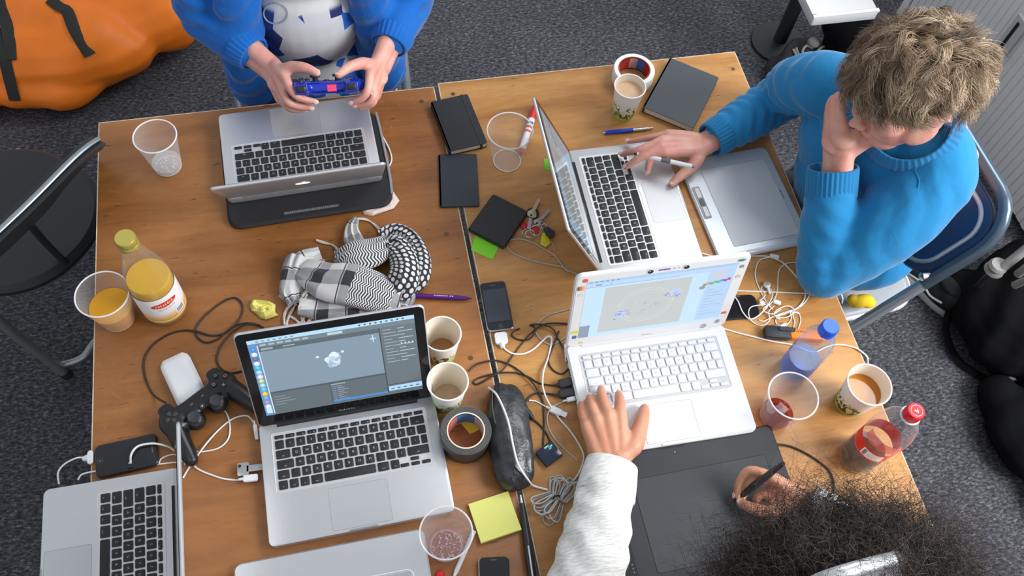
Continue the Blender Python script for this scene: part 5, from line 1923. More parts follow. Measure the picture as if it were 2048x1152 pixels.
def fold(pix, radii, flat, mode, seed, wr=.0035, n=26, name='fabric_fold'):
    """a soft flattened roll of cloth along a path, creased lengthwise"""
    pts = [U(q[0], q[1], TT + q[2]) - Vector((s0.x, s0.y, TT)) for q in pix]
    q4 = [Vector((p.x, p.y, p.z, r)) for p, r in zip(pts, radii)]
    q4 = catmull(q4, 9)
    m = len(q4)
    P_ = [Vector(p[:3]) for p in q4]
    r2 = random.Random(seed)
    ph = [r2.random() * 6 for _ in range(6)]
    g = G()
    vs, uvs, L_ = [], [], 0
    for i in range(m):
        t_ = (P_[min(i + 1, m - 1)] - P_[max(i - 1, 0)]).normalized()
        side = Vector((-t_.y, t_.x, 0)).normalized()
        up = t_.cross(side); up = up if up.z > 0 else -up
        if i: L_ += (P_[i] - P_[i - 1]).length
        r = q4[i][3]
        for k in range(n + 1):
            a = 2 * PI * k / n
            w_ = r + wr * .6 * math.sin(3 * a + ph[0] + L_ * 40)
            hh = r * flat + wr * (.8 * math.sin(5 * math.cos(a) * 1.6 + ph[1] + 18 * L_) + .5 * math.sin(9 * math.cos(a) + ph[2] - 45 * L_))
            p = P_[i] + side * (math.cos(a) * w_) + up * (math.sin(a) * max(.002, hh) + (wr * .5 * math.sin(L_ * 70 + ph[3]) if math.sin(a) > 0 else 0))
            p.z = max(p.z, .0008)
            vs.append(p)
            uvs.append((L_, (k / n) * 2 * PI * r * .62))
    W_ = n + 1
    fs = [(i * W_ + k, (i + 1) * W_ + k, (i + 1) * W_ + k + 1, i * W_ + k + 1) for i in range(m - 1) for k in range(n)]
    fs = [tuple(reversed(f)) for f in fs]
    g.add(vs, fs, 0, None, None, uvs)
    ce = [sum((Vector(v) for v in vs[a:a + n]), Vector()) / n for a in (0, (m - 1) * W_)]
    g.add([ce[0]] + vs[0:n], [(0, 1 + k, 1 + (k + 1) % n) for k in range(n)], uvs=[(0, 0)] * (n + 1))
    g.add([ce[1]] + vs[(m - 1) * W_:(m - 1) * W_ + n], [(0, 1 + (k + 1) % n, 1 + k) for k in range(n)], uvs=[(0, 0)] * (n + 1))
    return obj(name, g, SCM[mode], scarf, sharp=75)


fold([(600, 612, .012), (660, 618, .012), (730, 615, .012), (800, 605, .012)], [.022, .028, .026, .020], .5, 'plaid', 1)
fold([(598, 515, .014), (588, 545, .014), (582, 580, .012), (590, 605, .010)], [.022, .026, .024, .014], .55, 'plaid', 2)
fold([(760, 472, .020), (790, 462, .024), (822, 480, .024), (838, 515, .024), (838, 555, .020), (822, 580, .014)], [.014, .018, .020, .022, .020, .012], .95, 'dots', 3)
fold([(778, 480, .030), (800, 500, .034), (812, 535, .034), (806, 570, .030), (796, 598, .020)], [.016, .026, .030, .030, .018], .8, 'dots', 4)
fold([(672, 515, .022), (705, 512, .030), (742, 507, .032), (785, 488, .026)], [.018, .034, .034, .022], .6, 'zigzag', 5)
fold([(740, 512, .014), (712, 485, .014), (705, 458, .010), (712, 436, .006)], [.018, .020, .014, .006], .6, 'plaid', 6)
fold([(608, 540, .020), (655, 560, .034), (700, 570, .038), (745, 583, .036), (800, 600, .024)], [.028, .043, .046, .044, .032], .42, 'band', 7, wr=.003)
fold([(800, 560, .014), (812, 590, .016), (808, 612, .012)], [.014, .018, .012], .5, 'plaid', 8)
fold([(640, 505, .012), (600, 520, .012), (570, 555, .008)], [.016, .016, .008], .5, 'plaid', 9)
r2 = random.Random(21)
FR = mat('fringe_cotton', lin(196, 188, 180), .85, bump=.4, bscale=700)


def tassel(pix, r=.0022):
    pts = [U(q[0], q[1], TT + (q[2] if len(q) > 2 else .003)) - Vector((s0.x, s0.y, TT)) for q in pix]
    g = G()
    for s_ in range(2):
        pp = []
        for i, p in enumerate(pts):
            a = i * 1.9 + s_ * PI
            pp.append(p + Vector((math.cos(a), math.sin(a), .3 * math.sin(a))) * r * .7)
        g.tube(pp, 0, 6, smooth=4, radii=[r * (.8 if i < len(pp) - 1 else 1.25) for i in range(len(pp))])
    return obj('tassel', g, FR, scarf, sharp=80)


for q in ([(712, 437, .008), (735, 440), (755, 455), (765, 472, .012)], [(702, 440, .006), (694, 460), (690, 480), (700, 497)], [(680, 507, .016), (668, 492), (650, 486), (634, 481)],
          [(590, 590, .01), (578, 602), (568, 598), (560, 592)], [(590, 605, .01), (574, 618), (568, 635), (570, 650)], [(592, 608, .01), (585, 620), (575, 640), (574, 652)],
          [(600, 615, .01), (602, 630), (606, 642), (612, 650)], [(605, 612, .01), (610, 628), (603, 645), (605, 656)], [(580, 632), (592, 640), (600, 648)],
          [(628, 622, .014), (622, 636), (614, 648), (616, 660)], [(640, 628, .014), (636, 640), (628, 652)], [(655, 622, .014), (660, 634), (652, 650)], [(668, 628, .014), (662, 640), (664, 648)],
          [(690, 618, .02), (684, 628), (672, 636), (662, 645)], [(720, 615, .02), (724, 625), (716, 632)], [(750, 612, .024), (752, 622), (744, 628)], [(700, 620, .02), (705, 630), (696, 640)],
          [(630, 555, .036), (615, 562, .026), (605, 570, .02)], [(625, 575, .034), (612, 585, .026), (606, 592, .022)], [(615, 588, .026), (608, 600, .02), (602, 606, .014)], [(640, 535, .036), (628, 540, .034), (612, 548, .026)]):
    tassel(q)
# ragged fringe edge down the left hem of the front fold
g = G()
for k in range(46):
    t_ = k / 45
    a = U(650 - 50 * t_, 520 + 85 * t_, TT + .036 - .018 * t_) - Vector((s0.x, s0.y, TT))
    d_ = Vector((-.006 - .006 * r2.random(), -.004 + .008 * r2.random(), -.002))
    g.tube([a, a + d_ * .5 + Vector((0, 0, .002)), a + d_], .0006, 4)
obj('hem_fringe', g, FR, scarf, kind='stuff')
# ------------------------------------------------------------------ folding chairs
NAVY = mat('navy_panel', lin(34, 62, 98), .42)
FRAME = mat('chair_frame', (.46, .49, .52), .3, metal=.6)


def folding_chair(label, loc, yaw):
    """+Y is the way the sitter faces; straight side tubes run from the back's top down to the front feet"""
    t = empty('folding_chair', label, 'chair', loc, yaw, group='blue folding chairs')
    top, zf = .865, 0.0
    yb, yf = -.205, .27        # y of the tube at the top and on the floor
    def side(z, x): return Vector((x, yf + (yb - yf) * z / top, z))
    hw = .225
    g = G()
    pts = [side(0.012, -hw), side(.4, -hw), side(top - .09, -hw)]
    c1, c2 = side(top, -hw + .09), side(top, hw - .09)
    arc = []
    for k in range(1, 6):
        a = PI / 2 * k / 6
        arc.append(Vector((-hw + .09 - .09 * math.cos(a), side(top - .09 + .09 * math.sin(a), 0).y, top - .09 + .09 * math.sin(a))))
    right = [Vector((-p.x, p.y, p.z)) for p in reversed(pts[:] + arc + [c1])]
    full = pts + arc + [c1] + right
    full = [p for i, p in enumerate(full) if i == 0 or (p - full[i - 1]).length > 1e-5]
    lowp = [p for p in full if p.z < top - .20]
    for s in (-1, 1):
        g.tube([side(0.012, s * hw), side(.4, s * hw), side(top - .20, s * hw)], .0135, 12)
    g.tube([side(.10, -hw), side(.10, hw)], .009, 10)
    obj('frame', g, FRAME, t)
    g = G()
    g.tube([side(top - .21, -hw)] + [p for p in full if p.z > top - .16] + [side(top - .21, hw)], .0145, 12)
    bf = obj('back_frame', g, mat('slate_tube', (.10, .14, .18), .28, metal=.6), t)
    for s in (-1, 1):
        g = G()
        g.tube([Vector((s * (hw - .022), .16, .43)), Vector((s * (hw - .022), -.06, .22)), Vector((s * (hw - .022), -.24, .012))], .0115, 10)
        obj('leg', g, FRAME, t)
        g = G(); g.lathe([(.015, 0), (.015, .03)], 12, M=Matrix.Translation((s * hw, yf, 0))); g.lathe([(.015, 0), (.015, .03)], 12, M=Matrix.Translation((s * (hw - .022), -.245, 0)))
        obj('foot_cap', g, RUBBER, t)
        g = G(); g.lathe([(0, -.012), (.010, -.010), (.010, .010), (0, .012)], 14, M=Matrix.Translation(side(top - .19, s * (hw - .010)) + Vector((0, .014, 0))) @ Matrix.Rotation(PI / 2, 4, 'X'))
        obj('bolt', g, CHROME, t)
    g = G(); g.tube([(-hw + .022, -.20, .06), (hw - .022, -.20, .06)], .008, 8); obj('rear_stretcher', g, FRAME, t)
    # backrest panel with raised rim, following the tube's slope
    e = Vector((0, (yb - yf) / top, 1)).normalized()
    nrm = Vector((0, 1, (yf - yb) / top)).normalized()
    mid = side(top - .125, 0) + nrm * .002
    M = Matrix(((1, 0, nrm.x, mid.x), (0, e.y, nrm.y, mid.y), (0, e.z, nrm.z, mid.z), (0, 0, 0, 1)))
    g = G(); g.slab(hw * 2 - .022, .235, -.008, .008, .075, .004, seg=8, M=M); pn = obj('backrest', g, NAVY, t)
    g = G(); g.tube([M @ Vector((x, y, .010)) for x, y in rrect(hw * 2 - .065, .195, .060, 8)], .0052, 8, closed=True); obj('rim', g, FRAME, pn)
    g = G(); g.slab(.375, .39, .438, .462, .07, .008, c=(0, .0), seg=8); st = obj('seat', g, mat('grey_seat', (.40, .42, .45), .5), t)
    g = G(); g.tube([(x, y, .452) for x, y in rrect(.38, .395, .07, 8)], .0075, 8, closed=True); obj('seat_rim', g, mat('seat_rim_white', (.62, .64, .66), .35, metal=.3), st)
    return t


ch = folding_chair('blue folding chair under the man in the blue sweater', (1.108, .965, 0), math.radians(93))
copy_tree(ch, label='blue folding chair under the person in the open blue jacket').matrix_world = Matrix.Translation((-.06, 1.72, 0)) @ Matrix.Rotation(PI, 4, 'Z')
copy_tree(ch, label='blue folding chair under the person with bushy dark hair').matrix_world = Matrix.Translation((.56, -.22, 0)) @ Matrix.Rotation(0, 4, 'Z')

# ------------------------------------------------------------------ black chair at the left
SEATK = mat('black_vinyl', (.020, .021, .022), .5, bump=.15, bscale=500)
a, b_ = U(183, 262, .86), U(-110, 545, .86)
dv = (b_ - a).normalized(); nv = Vector((dv.y, -dv.x, 0))
if nv.x > 0: nv = -nv
mid = U(18, 432, .46)
yaw = math.atan2(nv.y, nv.x) - PI / 2
ctr = (a + b_) / 2
t = empty('round_seat_chair', 'black chair with rounded seat and steel-edged back left of the tables', 'chair', (mid.x, mid.y, 0), yaw)
inv = (Matrix.Translation((mid.x, mid.y, 0)) @ Matrix.Rotation(yaw, 4, 'Z')).inverted()
la = inv @ a; lb = inv @ b_
yb0 = la.y
g = G(); g.slab(.40, .42, .425, .465, .19, .014, seg=14, c=(0, 0)); obj('seat', g, SEATK, t)
g = G(); g.slab(.36, .38, .405, .425, .17, .0, seg=12); obj('seat_pan', g, STEEL, t)
hw = abs(lb.x - la.x) / 2; cx0 = (la.x + lb.x) / 2
g = G()
n = 16
vs = []
for zi, (z, th_) in enumerate(((.66, .13), (.74, .075), (.82, .022), (.862, -.004))):
    for k in range(n + 1):
        q = -1 + 2 * k / n
        y = yb0 + th_ + .012 * q * q
        edge = 1 - .12 * abs(q) ** 4
        zz = .66 + (z - .66) * (edge if z > .8 else 1) ** 1 if z > .66 else .66 + .05 * abs(q) ** 4
        vs += [(cx0 + q * hw, y, zz), (cx0 + q * hw, y - .036, zz)]
W_ = (n + 1) * 2
fs = []
for r in range(3):
    for k in range(n):
        a0 = r * W_ + 2 * k
        fs += [(a0, a0 + 2, a0 + 2 + W_, a0 + W_), (a0 + 1 + W_, a0 + 3 + W_, a0 + 3, a0 + 1)]
for k in range(n):
    fs += [(2 * k + 1, 2 * k + 3, 2 * k + 2, 2 * k), (3 * W_ + 2 * k, 3 * W_ + 2 * k + 2, 3 * W_ + 2 * k + 3, 3 * W_ + 2 * k + 1)]
for r in range(3):
    fs += [(r * W_, (r + 1) * W_, (r + 1) * W_ + 1, r * W_ + 1), (r * W_ + 2 * n + 1, (r + 1) * W_ + 2 * n + 1, (r + 1) * W_ + 2 * n, r * W_ + 2 * n)]
g.add(vs, fs)
bk = obj('backrest', g, mat('black_shell', (.018, .019, .020), .35), t)
g = G()
g.tube([(vs[3 * W_ + 2 * k][0], vs[3 * W_ + 2 * k][1] - .018, vs[3 * W_ + 2 * k][2] + .004) for k in range(n + 1)], .006, 10, flat=.6)
obj('top_edge', g, mat('dull_steel_edge', (.30, .33, .35), .35, metal=.7), bk)
g = G(); g.tube([(cx0 * .6, yb0 + .125, .68), (cx0 * .5, yb0 + .14, .55), (cx0 * .4, yb0 + .13, .44), (0, -.05, .41)], .016, 10, smooth=4, flat=.5)
obj('back_support', g, MATS['black_shell'], t)
for s in (-1, 1):
    g = G(); g.tube([(s * .17, .16, .41), (s * .19, .20, .2), (s * .20, .22, .01)], .012, 10); obj('leg', g, STEEL, t)
# the two near legs and their runner, placed where they stand
f1 = inv @ U(128, 745, .015); f0 = inv @ U(-12, 632, .30)
g = G(); g.tube([Vector((f0.x * .8, f0.y * .8, .41)), f0, f1], .013, 10, smooth=3); obj('leg', g, STEEL, t)
g = G(); g.tube([f1 + (f1 - f0) * -.01, f1 + (f1 - f0).normalized() * .03], .016, 10); obj('foot_cap', g, RUBBER, t)
f2 = inv @ U(215, 655, .06)
m1 = inv @ U(128, 728, .04); m2 = inv @ U(165, 715, .04)
g = G(); g.tube([f0.lerp(f1, .80), m1, m2, inv @ U(186, 688, .05), f2], .010, 10, smooth=5); obj('runner', g, STEEL, t)
# ------------------------------------------------------------------ things on the floor
def blob(name, label, cat, shapes, m, voxel=.006, sm=6, wr=.006, freq=38, parts=None, loc=None, kind=None):
    """soft bag or garment: union of ellipsoids, creased"""
    loc = Vector(loc)
    g = G()
    for (c, r) in shapes:
        g.ball(Vector(c), r, 18)
    t = empty(name, label, cat, loc)
    o = organic('fabric_body', g, m, voxel, sm, parent=t)
    def f(co, no):
        return wr * (np.sin(co[:, 0] * freq + 2.2 * np.sin(co[:, 1] * freq * .6 + 1)) * np.cos(co[:, 1] * freq * .8 + 1.7 * np.sin(co[:, 2] * freq * .7))
                     + .5 * np.sin(co[:, 0] * freq * 2.1 - co[:, 1] * freq * 1.7)) * np.clip(co[:, 2] * 20, 0, 1)
    displace(o.data, f)
    co = np.empty(len(o.data.vertices) * 3, 'f'); o.data.vertices.foreach_get('co', co); co = co.reshape(-1, 3)
    co[:, 2] = np.maximum(co[:, 2], .001); o.data.vertices.foreach_set('co', co.ravel())
    o.data.shade_smooth()
    return t, o


def on_surface(o, u, v, off=.002):
    """point on an object's surface where a sight line from the camera meets it"""
    bpy.context.view_layer.update()
    d = (R_CAM @ Vector((u - 1024.0, -(v - 576.0), -FPX))).normalized()
    mi = o.matrix_world.inverted()
    ok, p_, n_, _ = o.ray_cast(mi @ CAM, (mi.to_3x3() @ d).normalized())
    if not ok: return None
    return o.matrix_world @ (p_ + n_ * off)


ORG = mat('orange_nylon', lin(240, 122, 20), .5, noise=.08, nscale=9, bump=.3, bscale=60)
p = U(120, 60, .12)
t, o = blob('beach_bag', 'large orange nylon bag with black straps in the top left corner', 'bag',
            [((0, 0, .12), (.36, .25, .15)), ((-.28, .05, .10), (.22, .26, .12)), ((.22, .06, .13), (.24, .20, .14)), ((-.1, .26, .12), (.36, .22, .14)), ((-.05, -.14, .08), (.22, .14, .08)), ((-.30, -.12, .07), (.18, .16, .08))], ORG, .008, 8, .012, 16, loc=(p.x, p.y, 0))
for pth in ([(0, 0), (12, 40), (20, 80), (22, 120)], [(100, 0), (118, 14), (135, 24), (150, 60), (180, 110)], [(-10, 60), (8, 110), (20, 160), (30, 200)]):
    pts = [on_surface(o, u, v, .004) for u, v in pth]
    pts = [q - Vector((p.x, p.y, 0)) for q in pts if q is not None]
    if len(pts) > 1:
        g = G(); g.tube(pts, .018, 8, flat=.22, smooth=4, ref=(0, 0, 1)); obj('strap', g, mat('black_webbing', (.02, .018, .016), .7), t, sharp=80)

BLKC = mat('black_cloth', (.006, .006, .0065), .95, spec=.08, bump=.3, bscale=200)
p = U(2030, 640, .12)
t, o = blob('rucksack', 'black rucksack with loose straps near the right edge', 'bag',
            [((0, 0, .10), (.15, .18, .12)), ((.10, .10, .12), (.16, .14, .13)), ((.05, -.12, .08), (.12, .12, .09)), ((-.06, .12, .06), (.07, .09, .07)), ((.22, -.05, .12), (.18, .2, .13))], BLKC, .007, 5, .008, 30, loc=(p.x, p.y, 0))
g = G(); g.tube([(-.12, .10, .05), (-.155, .04, .03), (-.15, -.05, .012), (-.10, -.12, .012), (-.05, -.17, .012)], .012, 8, flat=.3, smooth=5, ref=(0, 0, 1)); obj('strap', g, BLKC, t)
g = G(); g.slab(.03, .022, 0, .012, .003, .002); o = obj('buckle', g, BLACKP, t, (-.075, -.14, .01))
p = U(2032, 690, .06)
g = G(); g.box(.085, .10, .004, (0, 0, .002)); g.box(.085, .004, .05, (0, -.05, .025))
obj('cardboard_piece', g, mat('grey_card', (.17, .155, .13), .8), None, (p.x, p.y, .0), .5, 'folded grey-brown card beside the black rucksack', 'card', smooth=False)
p = U(2105, 905, .10)
t, o = blob('black_jacket', 'black jacket lying on the carpet at the lower right edge', 'jacket',
            [((0, .06, .06), (.12, .16, .08)), ((.03, -.14, .06), (.10, .16, .08)), ((-.03, .17, .05), (.07, .09, .06)), ((.12, 0, .06), (.14, .3, .08)), ((.10, -.28, .05), (.10, .14, .07))], BLKC, .007, 6, .006, 26, loc=(p.x, p.y, 0))
g = G(); g.tube([(-.085, .215, .055), (-.03, .235, .07), (.03, .225, .075)], .006, 8, smooth=4); obj('collar_edge', g, mat('grey_edge', (.12, .12, .12), .7), t)
# folded tripod on the rucksack
TRI = mat('tripod_white', (.30, .29, .27), .4)
pA = U(1996, 532, .30)
t = empty('light_stand', 'folded pale stand with a round foot above the black rucksack', 'stand', tuple(pA))
for (uv0, uv1, r_) in (((2002, 538), (2060, 492), .013), ((2036, 548), (2066, 526), .012), ((2030, 570), (2062, 556), .011)):
    a, b_ = U(*uv0, .30) - pA, U(*uv1, .38) - pA
    g = G(); g.tube([a, b_], r_, 10); obj('leg', g, TRI, t)
g = G(); g.lathe([(0, .012), (.022, .010), (.026, 0), (.022, -.008), (0, -.010)], 20); obj('round_foot', g, mat('foot_pale', (.36, .35, .33), .5), t)
g = G(); g.lathe([(0, -.012), (.026, -.014), (.028, -.022), (0, -.028)], 20); obj('pad', g, TRI, t)
g = G(); g.tube([(0, 0, -.03), (0.05, .02, -.30)], .009, 8); obj('column', g, BLACKP, t)

# sneaker
def sneaker(u, v, yaw, label):
    p_ = U(u, v, .04)
    t = empty('sneaker', label, 'shoe', (p_.x, p_.y, 0), yaw)
    ol = [(.040 * math.cos(a) * (1.0 + (.22 if math.sin(a) > 0 else .0)) * (1 - .12 * math.sin(a) ** 2), .142 * math.sin(a)) for a in [2 * PI * k / 40 for k in range(40)]]
    g = G(); g.prism(ol, 0, .026, .003); obj('sole', g, mat('white_sole', (.55, .54, .52), .6), t)
    g = G()
    g.ball((0, .06, .035), (.044, .078, .032), 18); g.ball((0, -.05, .045), (.038, .085, .042), 18); g.ball((0, -.10, .06), (.034, .038, .045), 16)
    up = organic('upper', g, mat('black_canvas', (.012, .012, .013), .8), .004, 4, parent=t)
    g = G(); g.ball((0, -.075, .097), (.025, .045, .012), 16); obj('opening', g, mat('shoe_inside', (.006, .006, .006), .9), t)
    for s in (-1, 1):
        g = G(); g.tube([(s * .041, .03, .035), (s * .040, -.02, .055), (s * .038, -.06, .045), (s * .034, -.10, .060)], .004, 8, smooth=5, flat=.8); obj('side_stripe', g, mat('white_stripe', (.5, .5, .49), .6), t)
    g = G()
    for k in range(5): g.tube([(-.016, .05 - .018 * k, .066 + .006 * k), (0, .045 - .018 * k, .072 + .006 * k), (.016, .05 - .018 * k, .066 + .006 * k)], .0025, 6)
    obj('lace', g, BLACKP, t)
    g = G(); g.slab(.022, .020, 0, .003, .003, .001, M=Matrix.Translation((0, -.005, .088)) @ Matrix.Rotation(.3, 4, 'X')); obj('tongue_tag', g, mat('tag_white', (.6, .6, .6), .6), t)
    return t


sneaker(1852, 552, math.radians(16), 'black and white canvas sneaker on the carpet under the blue chair back')
# heap at the top right
p = U(1625, 132, .05)
t, o = blob('shoulder_bag', 'dark shoulder bag heaped on the carpet behind the blue shoulder', 'bag',
            [((0, 0, .05), (.13, .12, .07)), ((.06, -.05, .05), (.10, .08, .06)), ((-.10, .0, .035), (.07, .08, .05))], mat('charcoal_cloth', (.016, .015, .015), .8), .007, 5, .009, 42, loc=(p.x, p.y, 0))
for pth in ([(1585, 100), (1592, 112), (1597, 125)], [(1591, 98), (1598, 109), (1602, 118)], [(1606, 122), (1607, 104), (1614, 94), (1624, 98)], [(1634, 104), (1642, 98), (1648, 96)]):
    pts = [q - Vector((p.x, p.y, 0)) for q in [on_surface(o, u, v, .006) or U(u, v, .02) for u, v in pth]]
    g = G(); g.tube(pts, .0045, 6, smooth=4); obj('cord', g, mat('pale_cord', (.28, .25, .22), .6), t)
q = on_surface(o, 1624, 90, .012) or U(1624, 90, .1)
g = G(); g.ball(q - Vector((p.x, p.y, 0)), (.022, .022, .016), 14); obj('toggle', g, mat('grey_toggle', (.20, .19, .18), .6), t)
p = U(1690, 55, .20)
t, o = blob('black_hat', 'round black cap of cloth in front of the small white side table', 'hat',
            [((0, 0, .22), (.085, .085, .07)), ((.03, -.02, .14), (.085, .085, .10)), ((.05, -.02, .06), (.09, .09, .07))], BLKC, .006, 6, .004, 30, loc=(p.x, p.y, 0))
# ------------------------------------------------------------------ people
def skin_mat(name, base, red):
    m = bpy.data.materials.new(name)
    m.use_nodes = True
    nt = m.node_tree
    b = nt.nodes['Principled BSDF']
    tc = nt.nodes.new('ShaderNodeTexCoord')
    n = noise_node(nt, 26, 3, .5, tc.outputs['Object'])
    r = ramp_node(nt, n.outputs['Fac'], [(.35, base), (.68, red)])
    nt.links.new(r.outputs[0], b.inputs['Base Color'])
    b.inputs['Roughness'].default_value = .48
    b.inputs['Subsurface Weight'].default_value = .12
    b.inputs['Subsurface Radius'].default_value = (.012, .004, .002)
    b.inputs['Subsurface Scale'].default_value = .5
    n2 = noise_node(nt, 420, 3, .6, tc.outputs['Object'])
    bp = nt.nodes.new('ShaderNodeBump'); bp.inputs['Strength'].default_value = .12; bp.inputs['Distance'].default_value = .001
    nt.links.new(n2.outputs['Fac'], bp.inputs['Height']); nt.links.new(bp.outputs[0], b.inputs['Normal'])
    return m


NAIL = mat('fingernail', (.66, .44, .40), .3)


def hand(g, wrist, kn, fingers, thumb, elbow, s=1.0):
    """wrist, four knuckles, four [pip, dip, tip], thumb [base, mcp, ip, tip]; all world points"""
    w = Vector(wrist)
    kn = [Vector(k) for k in kn]
    th = [Vector(q) for q in thumb]
    side = (kn[0] - kn[3]).normalized()
    for i, k in enumerate(kn):
        w0 = w + side * (.016 - .0107 * i) * s
        chain(g, [w0, w0.lerp(k, .5) + Vector((0, 0, .003)), k], [.0155 * s, .0135 * s, .0112 * s], 12, 3)
    chain(g, [w + side * .008 * s, th[0].lerp(w, .3), th[0], th[1]], [.017 * s, .017 * s, .0165 * s, .0135 * s], 12, 3)
    mid = (kn[0] + kn[3] + w * 1.4) / 3.4
    g.ball(mid - Vector((0, 0, .004)), (.026 * s, .026 * s, .013 * s), 14)
    rr = [(.0102, .0092, .0083, .0068), (.0105, .0095, .0085, .0070), (.0100, .0090, .0081, .0066), (.0090, .0079, .0072, .0060)]
    for k, f, r in zip(kn, fingers, rr):
        chain(g, [k] + [Vector(q) for q in f], [a * s for a in r], 12, 4)
        g.ball(Vector(f[0]), r[1] * 1.06 * s, 10)
    chain(g, th[1:], [.0132 * s, .0115 * s, .0085 * s], 12, 4)
    g.ball(th[2], .0118 * s, 10)
    e = Vector(elbow)
    d = (e - w).normalized()
    sd = side * .011 * s
    for q in (-1, 1):
        chain(g, [w + sd * q, w + d * .05 + sd * q, w + d * .12 + sd * q * .9, e], [.0195 * s, .0215 * s, .029 * s, .036 * s], 14, 3)


def nails(tips, parent, base, s=1.0):
    for (tip, prev, up) in tips:
        tip, prev, up = Vector(tip), Vector(prev), Vector(up)
        d = (tip - prev).normalized()
        up = (up - d * up.dot(d)).normalized()
        sd = d.cross(up)
        M = Matrix(((sd.x, d.x, up.x, 0), (sd.y, d.y, up.y, 0), (sd.z, d.z, up.z, 0), (0, 0, 0, 1)))
        g = G()
        g.ball((0, 0, 0), (.0048 * s, .0062 * s, .0012 * s), 12)
        M.translation = tip + up * .0062 * s + d * .001 - Vector(base)
        g.v = [tuple(M @ Vector(v)) for v in g.v]
        obj('fingernail', g, NAIL, parent)


def head_shapes(g, M, s=1.0):
    """X = the head's right, Y = face, Z = crown"""
    R = M.to_3x3()
    def b(c, r, n=20): g.ball(M @ Vector([q * s for q in c]), [q * s for q in r], n, rot=R)
    b((0, -.012, .030), (.074, .092, .078), 24)
    b((0, .028, .020), (.064, .060, .070))
    b((0, .030, -.045), (.052, .052, .058))
    b((0, .048, -.082), (.034, .034, .026))
    for q in (-1, 1):
        b((q * .036, .052, -.022), (.026, .028, .026), 14)
        b((q * .030, .076, .024), (.022, .014, .010), 12)
        b((q * .052, .005, -.055), (.016, .034, .026), 12)
        b((q * .0105, .094, -.030), (.0085, .010, .0075), 10)
        # ear: rim and lobe
        b((q * .078, -.012, .000), (.007, .018, .028), 14)
        b((q * .083, -.018, .006), (.006, .018, .022), 12)
    b((0, .090, .004), (.0085, .016, .026), 12)
    b((0, .100, -.024), (.0100, .014, .010), 12)
    b((0, .084, -.050), (.022, .010, .0052), 12)
    b((0, .082, -.060), (.019, .010, .0062), 12)


def eyes(M, parent, base, s=1.0):
    for q in (-1, 1):
        c = M @ Vector((q * .031 * s, .074 * s, .008 * s)) - Vector(base)
        g = G(); g.ball(c, .0115 * s, 16); e = obj('eye', g, mat('eye_white', (.75, .73, .70), .15), parent)
        f = (M.to_3x3() @ Vector((0, 1, -.25))).normalized()
        g = G(); g.ball(c + f * .0075 * s, .0055 * s, 14); obj('iris', g, mat('iris_brown', (.06, .04, .03), .1), e)


def knit(name, col, bump=.35):
    m = bpy.data.materials.new(name)
    m.use_nodes = True
    nt = m.node_tree
    b = nt.nodes['Principled BSDF']
    b.inputs['Base Color'].default_value = (*col, 1)
    b.inputs['Roughness'].default_value = .85
    b.inputs['Sheen Weight'].default_value = .35
    b.inputs['Sheen Roughness'].default_value = .4
    b.inputs['Specular IOR Level'].default_value = .2
    tc = nt.nodes.new('ShaderNodeTexCoord')
    n = noise_node(nt, 900, 2, .5, tc.outputs['Object'])
    n2 = noise_node(nt, 45, 4, .55, tc.outputs['Object'], .5)
    ad = nt.nodes.new('ShaderNodeMath'); ad.operation = 'MULTIPLY_ADD'; ad.inputs[1].default_value = .12
    nt.links.new(n.outputs['Fac'], ad.inputs[0]); nt.links.new(n2.outputs['Fac'], ad.inputs[2])
    bp = nt.nodes.new('ShaderNodeBump'); bp.inputs['Strength'].default_value = bump; bp.inputs['Distance'].default_value = .003
    nt.links.new(ad.outputs[0], bp.inputs['Height']); nt.links.new(bp.outputs[0], b.inputs['Normal'])
    return m


def limb_folds(segs, base):
    """creases: list of (p0, p1, reach, amplitude, wavelength, slant, phase) around limb segments"""
    base = np.array(base)
    def f(co, no):
        w = co + base
        d = np.zeros(len(co))
        for (p0, p1, reach, amp, wl, slant, ph) in segs:
            p0, p1 = np.array(p0), np.array(p1)
            ax = p1 - p0; L_ = np.linalg.norm(ax); ax = ax / L_
            rel = w - p0
            t_ = rel @ ax
            rad = rel - t_[:, None] * ax
            dist = np.linalg.norm(rad, axis=1)
            up = np.array([0, 0, 1.0]); up = up - ax * (up @ ax); up /= np.linalg.norm(up); sd = np.cross(ax, up)
            th = np.arctan2(rad @ up, rad @ sd)
            m = np.clip(1.4 - dist / reach, 0, 1) * np.clip((t_ + .04) / .05, 0, 1) * np.clip((L_ + .04 - t_) / .05, 0, 1)
            s_ = np.sin(2 * np.pi * (t_ / wl + slant * np.sin(th + ph)) + 1.1 * np.sin(2.3 * th + t_ * 31 + ph))
            d += amp * m * (np.sign(s_) * np.abs(s_) ** 1.4)
        return d
    return f


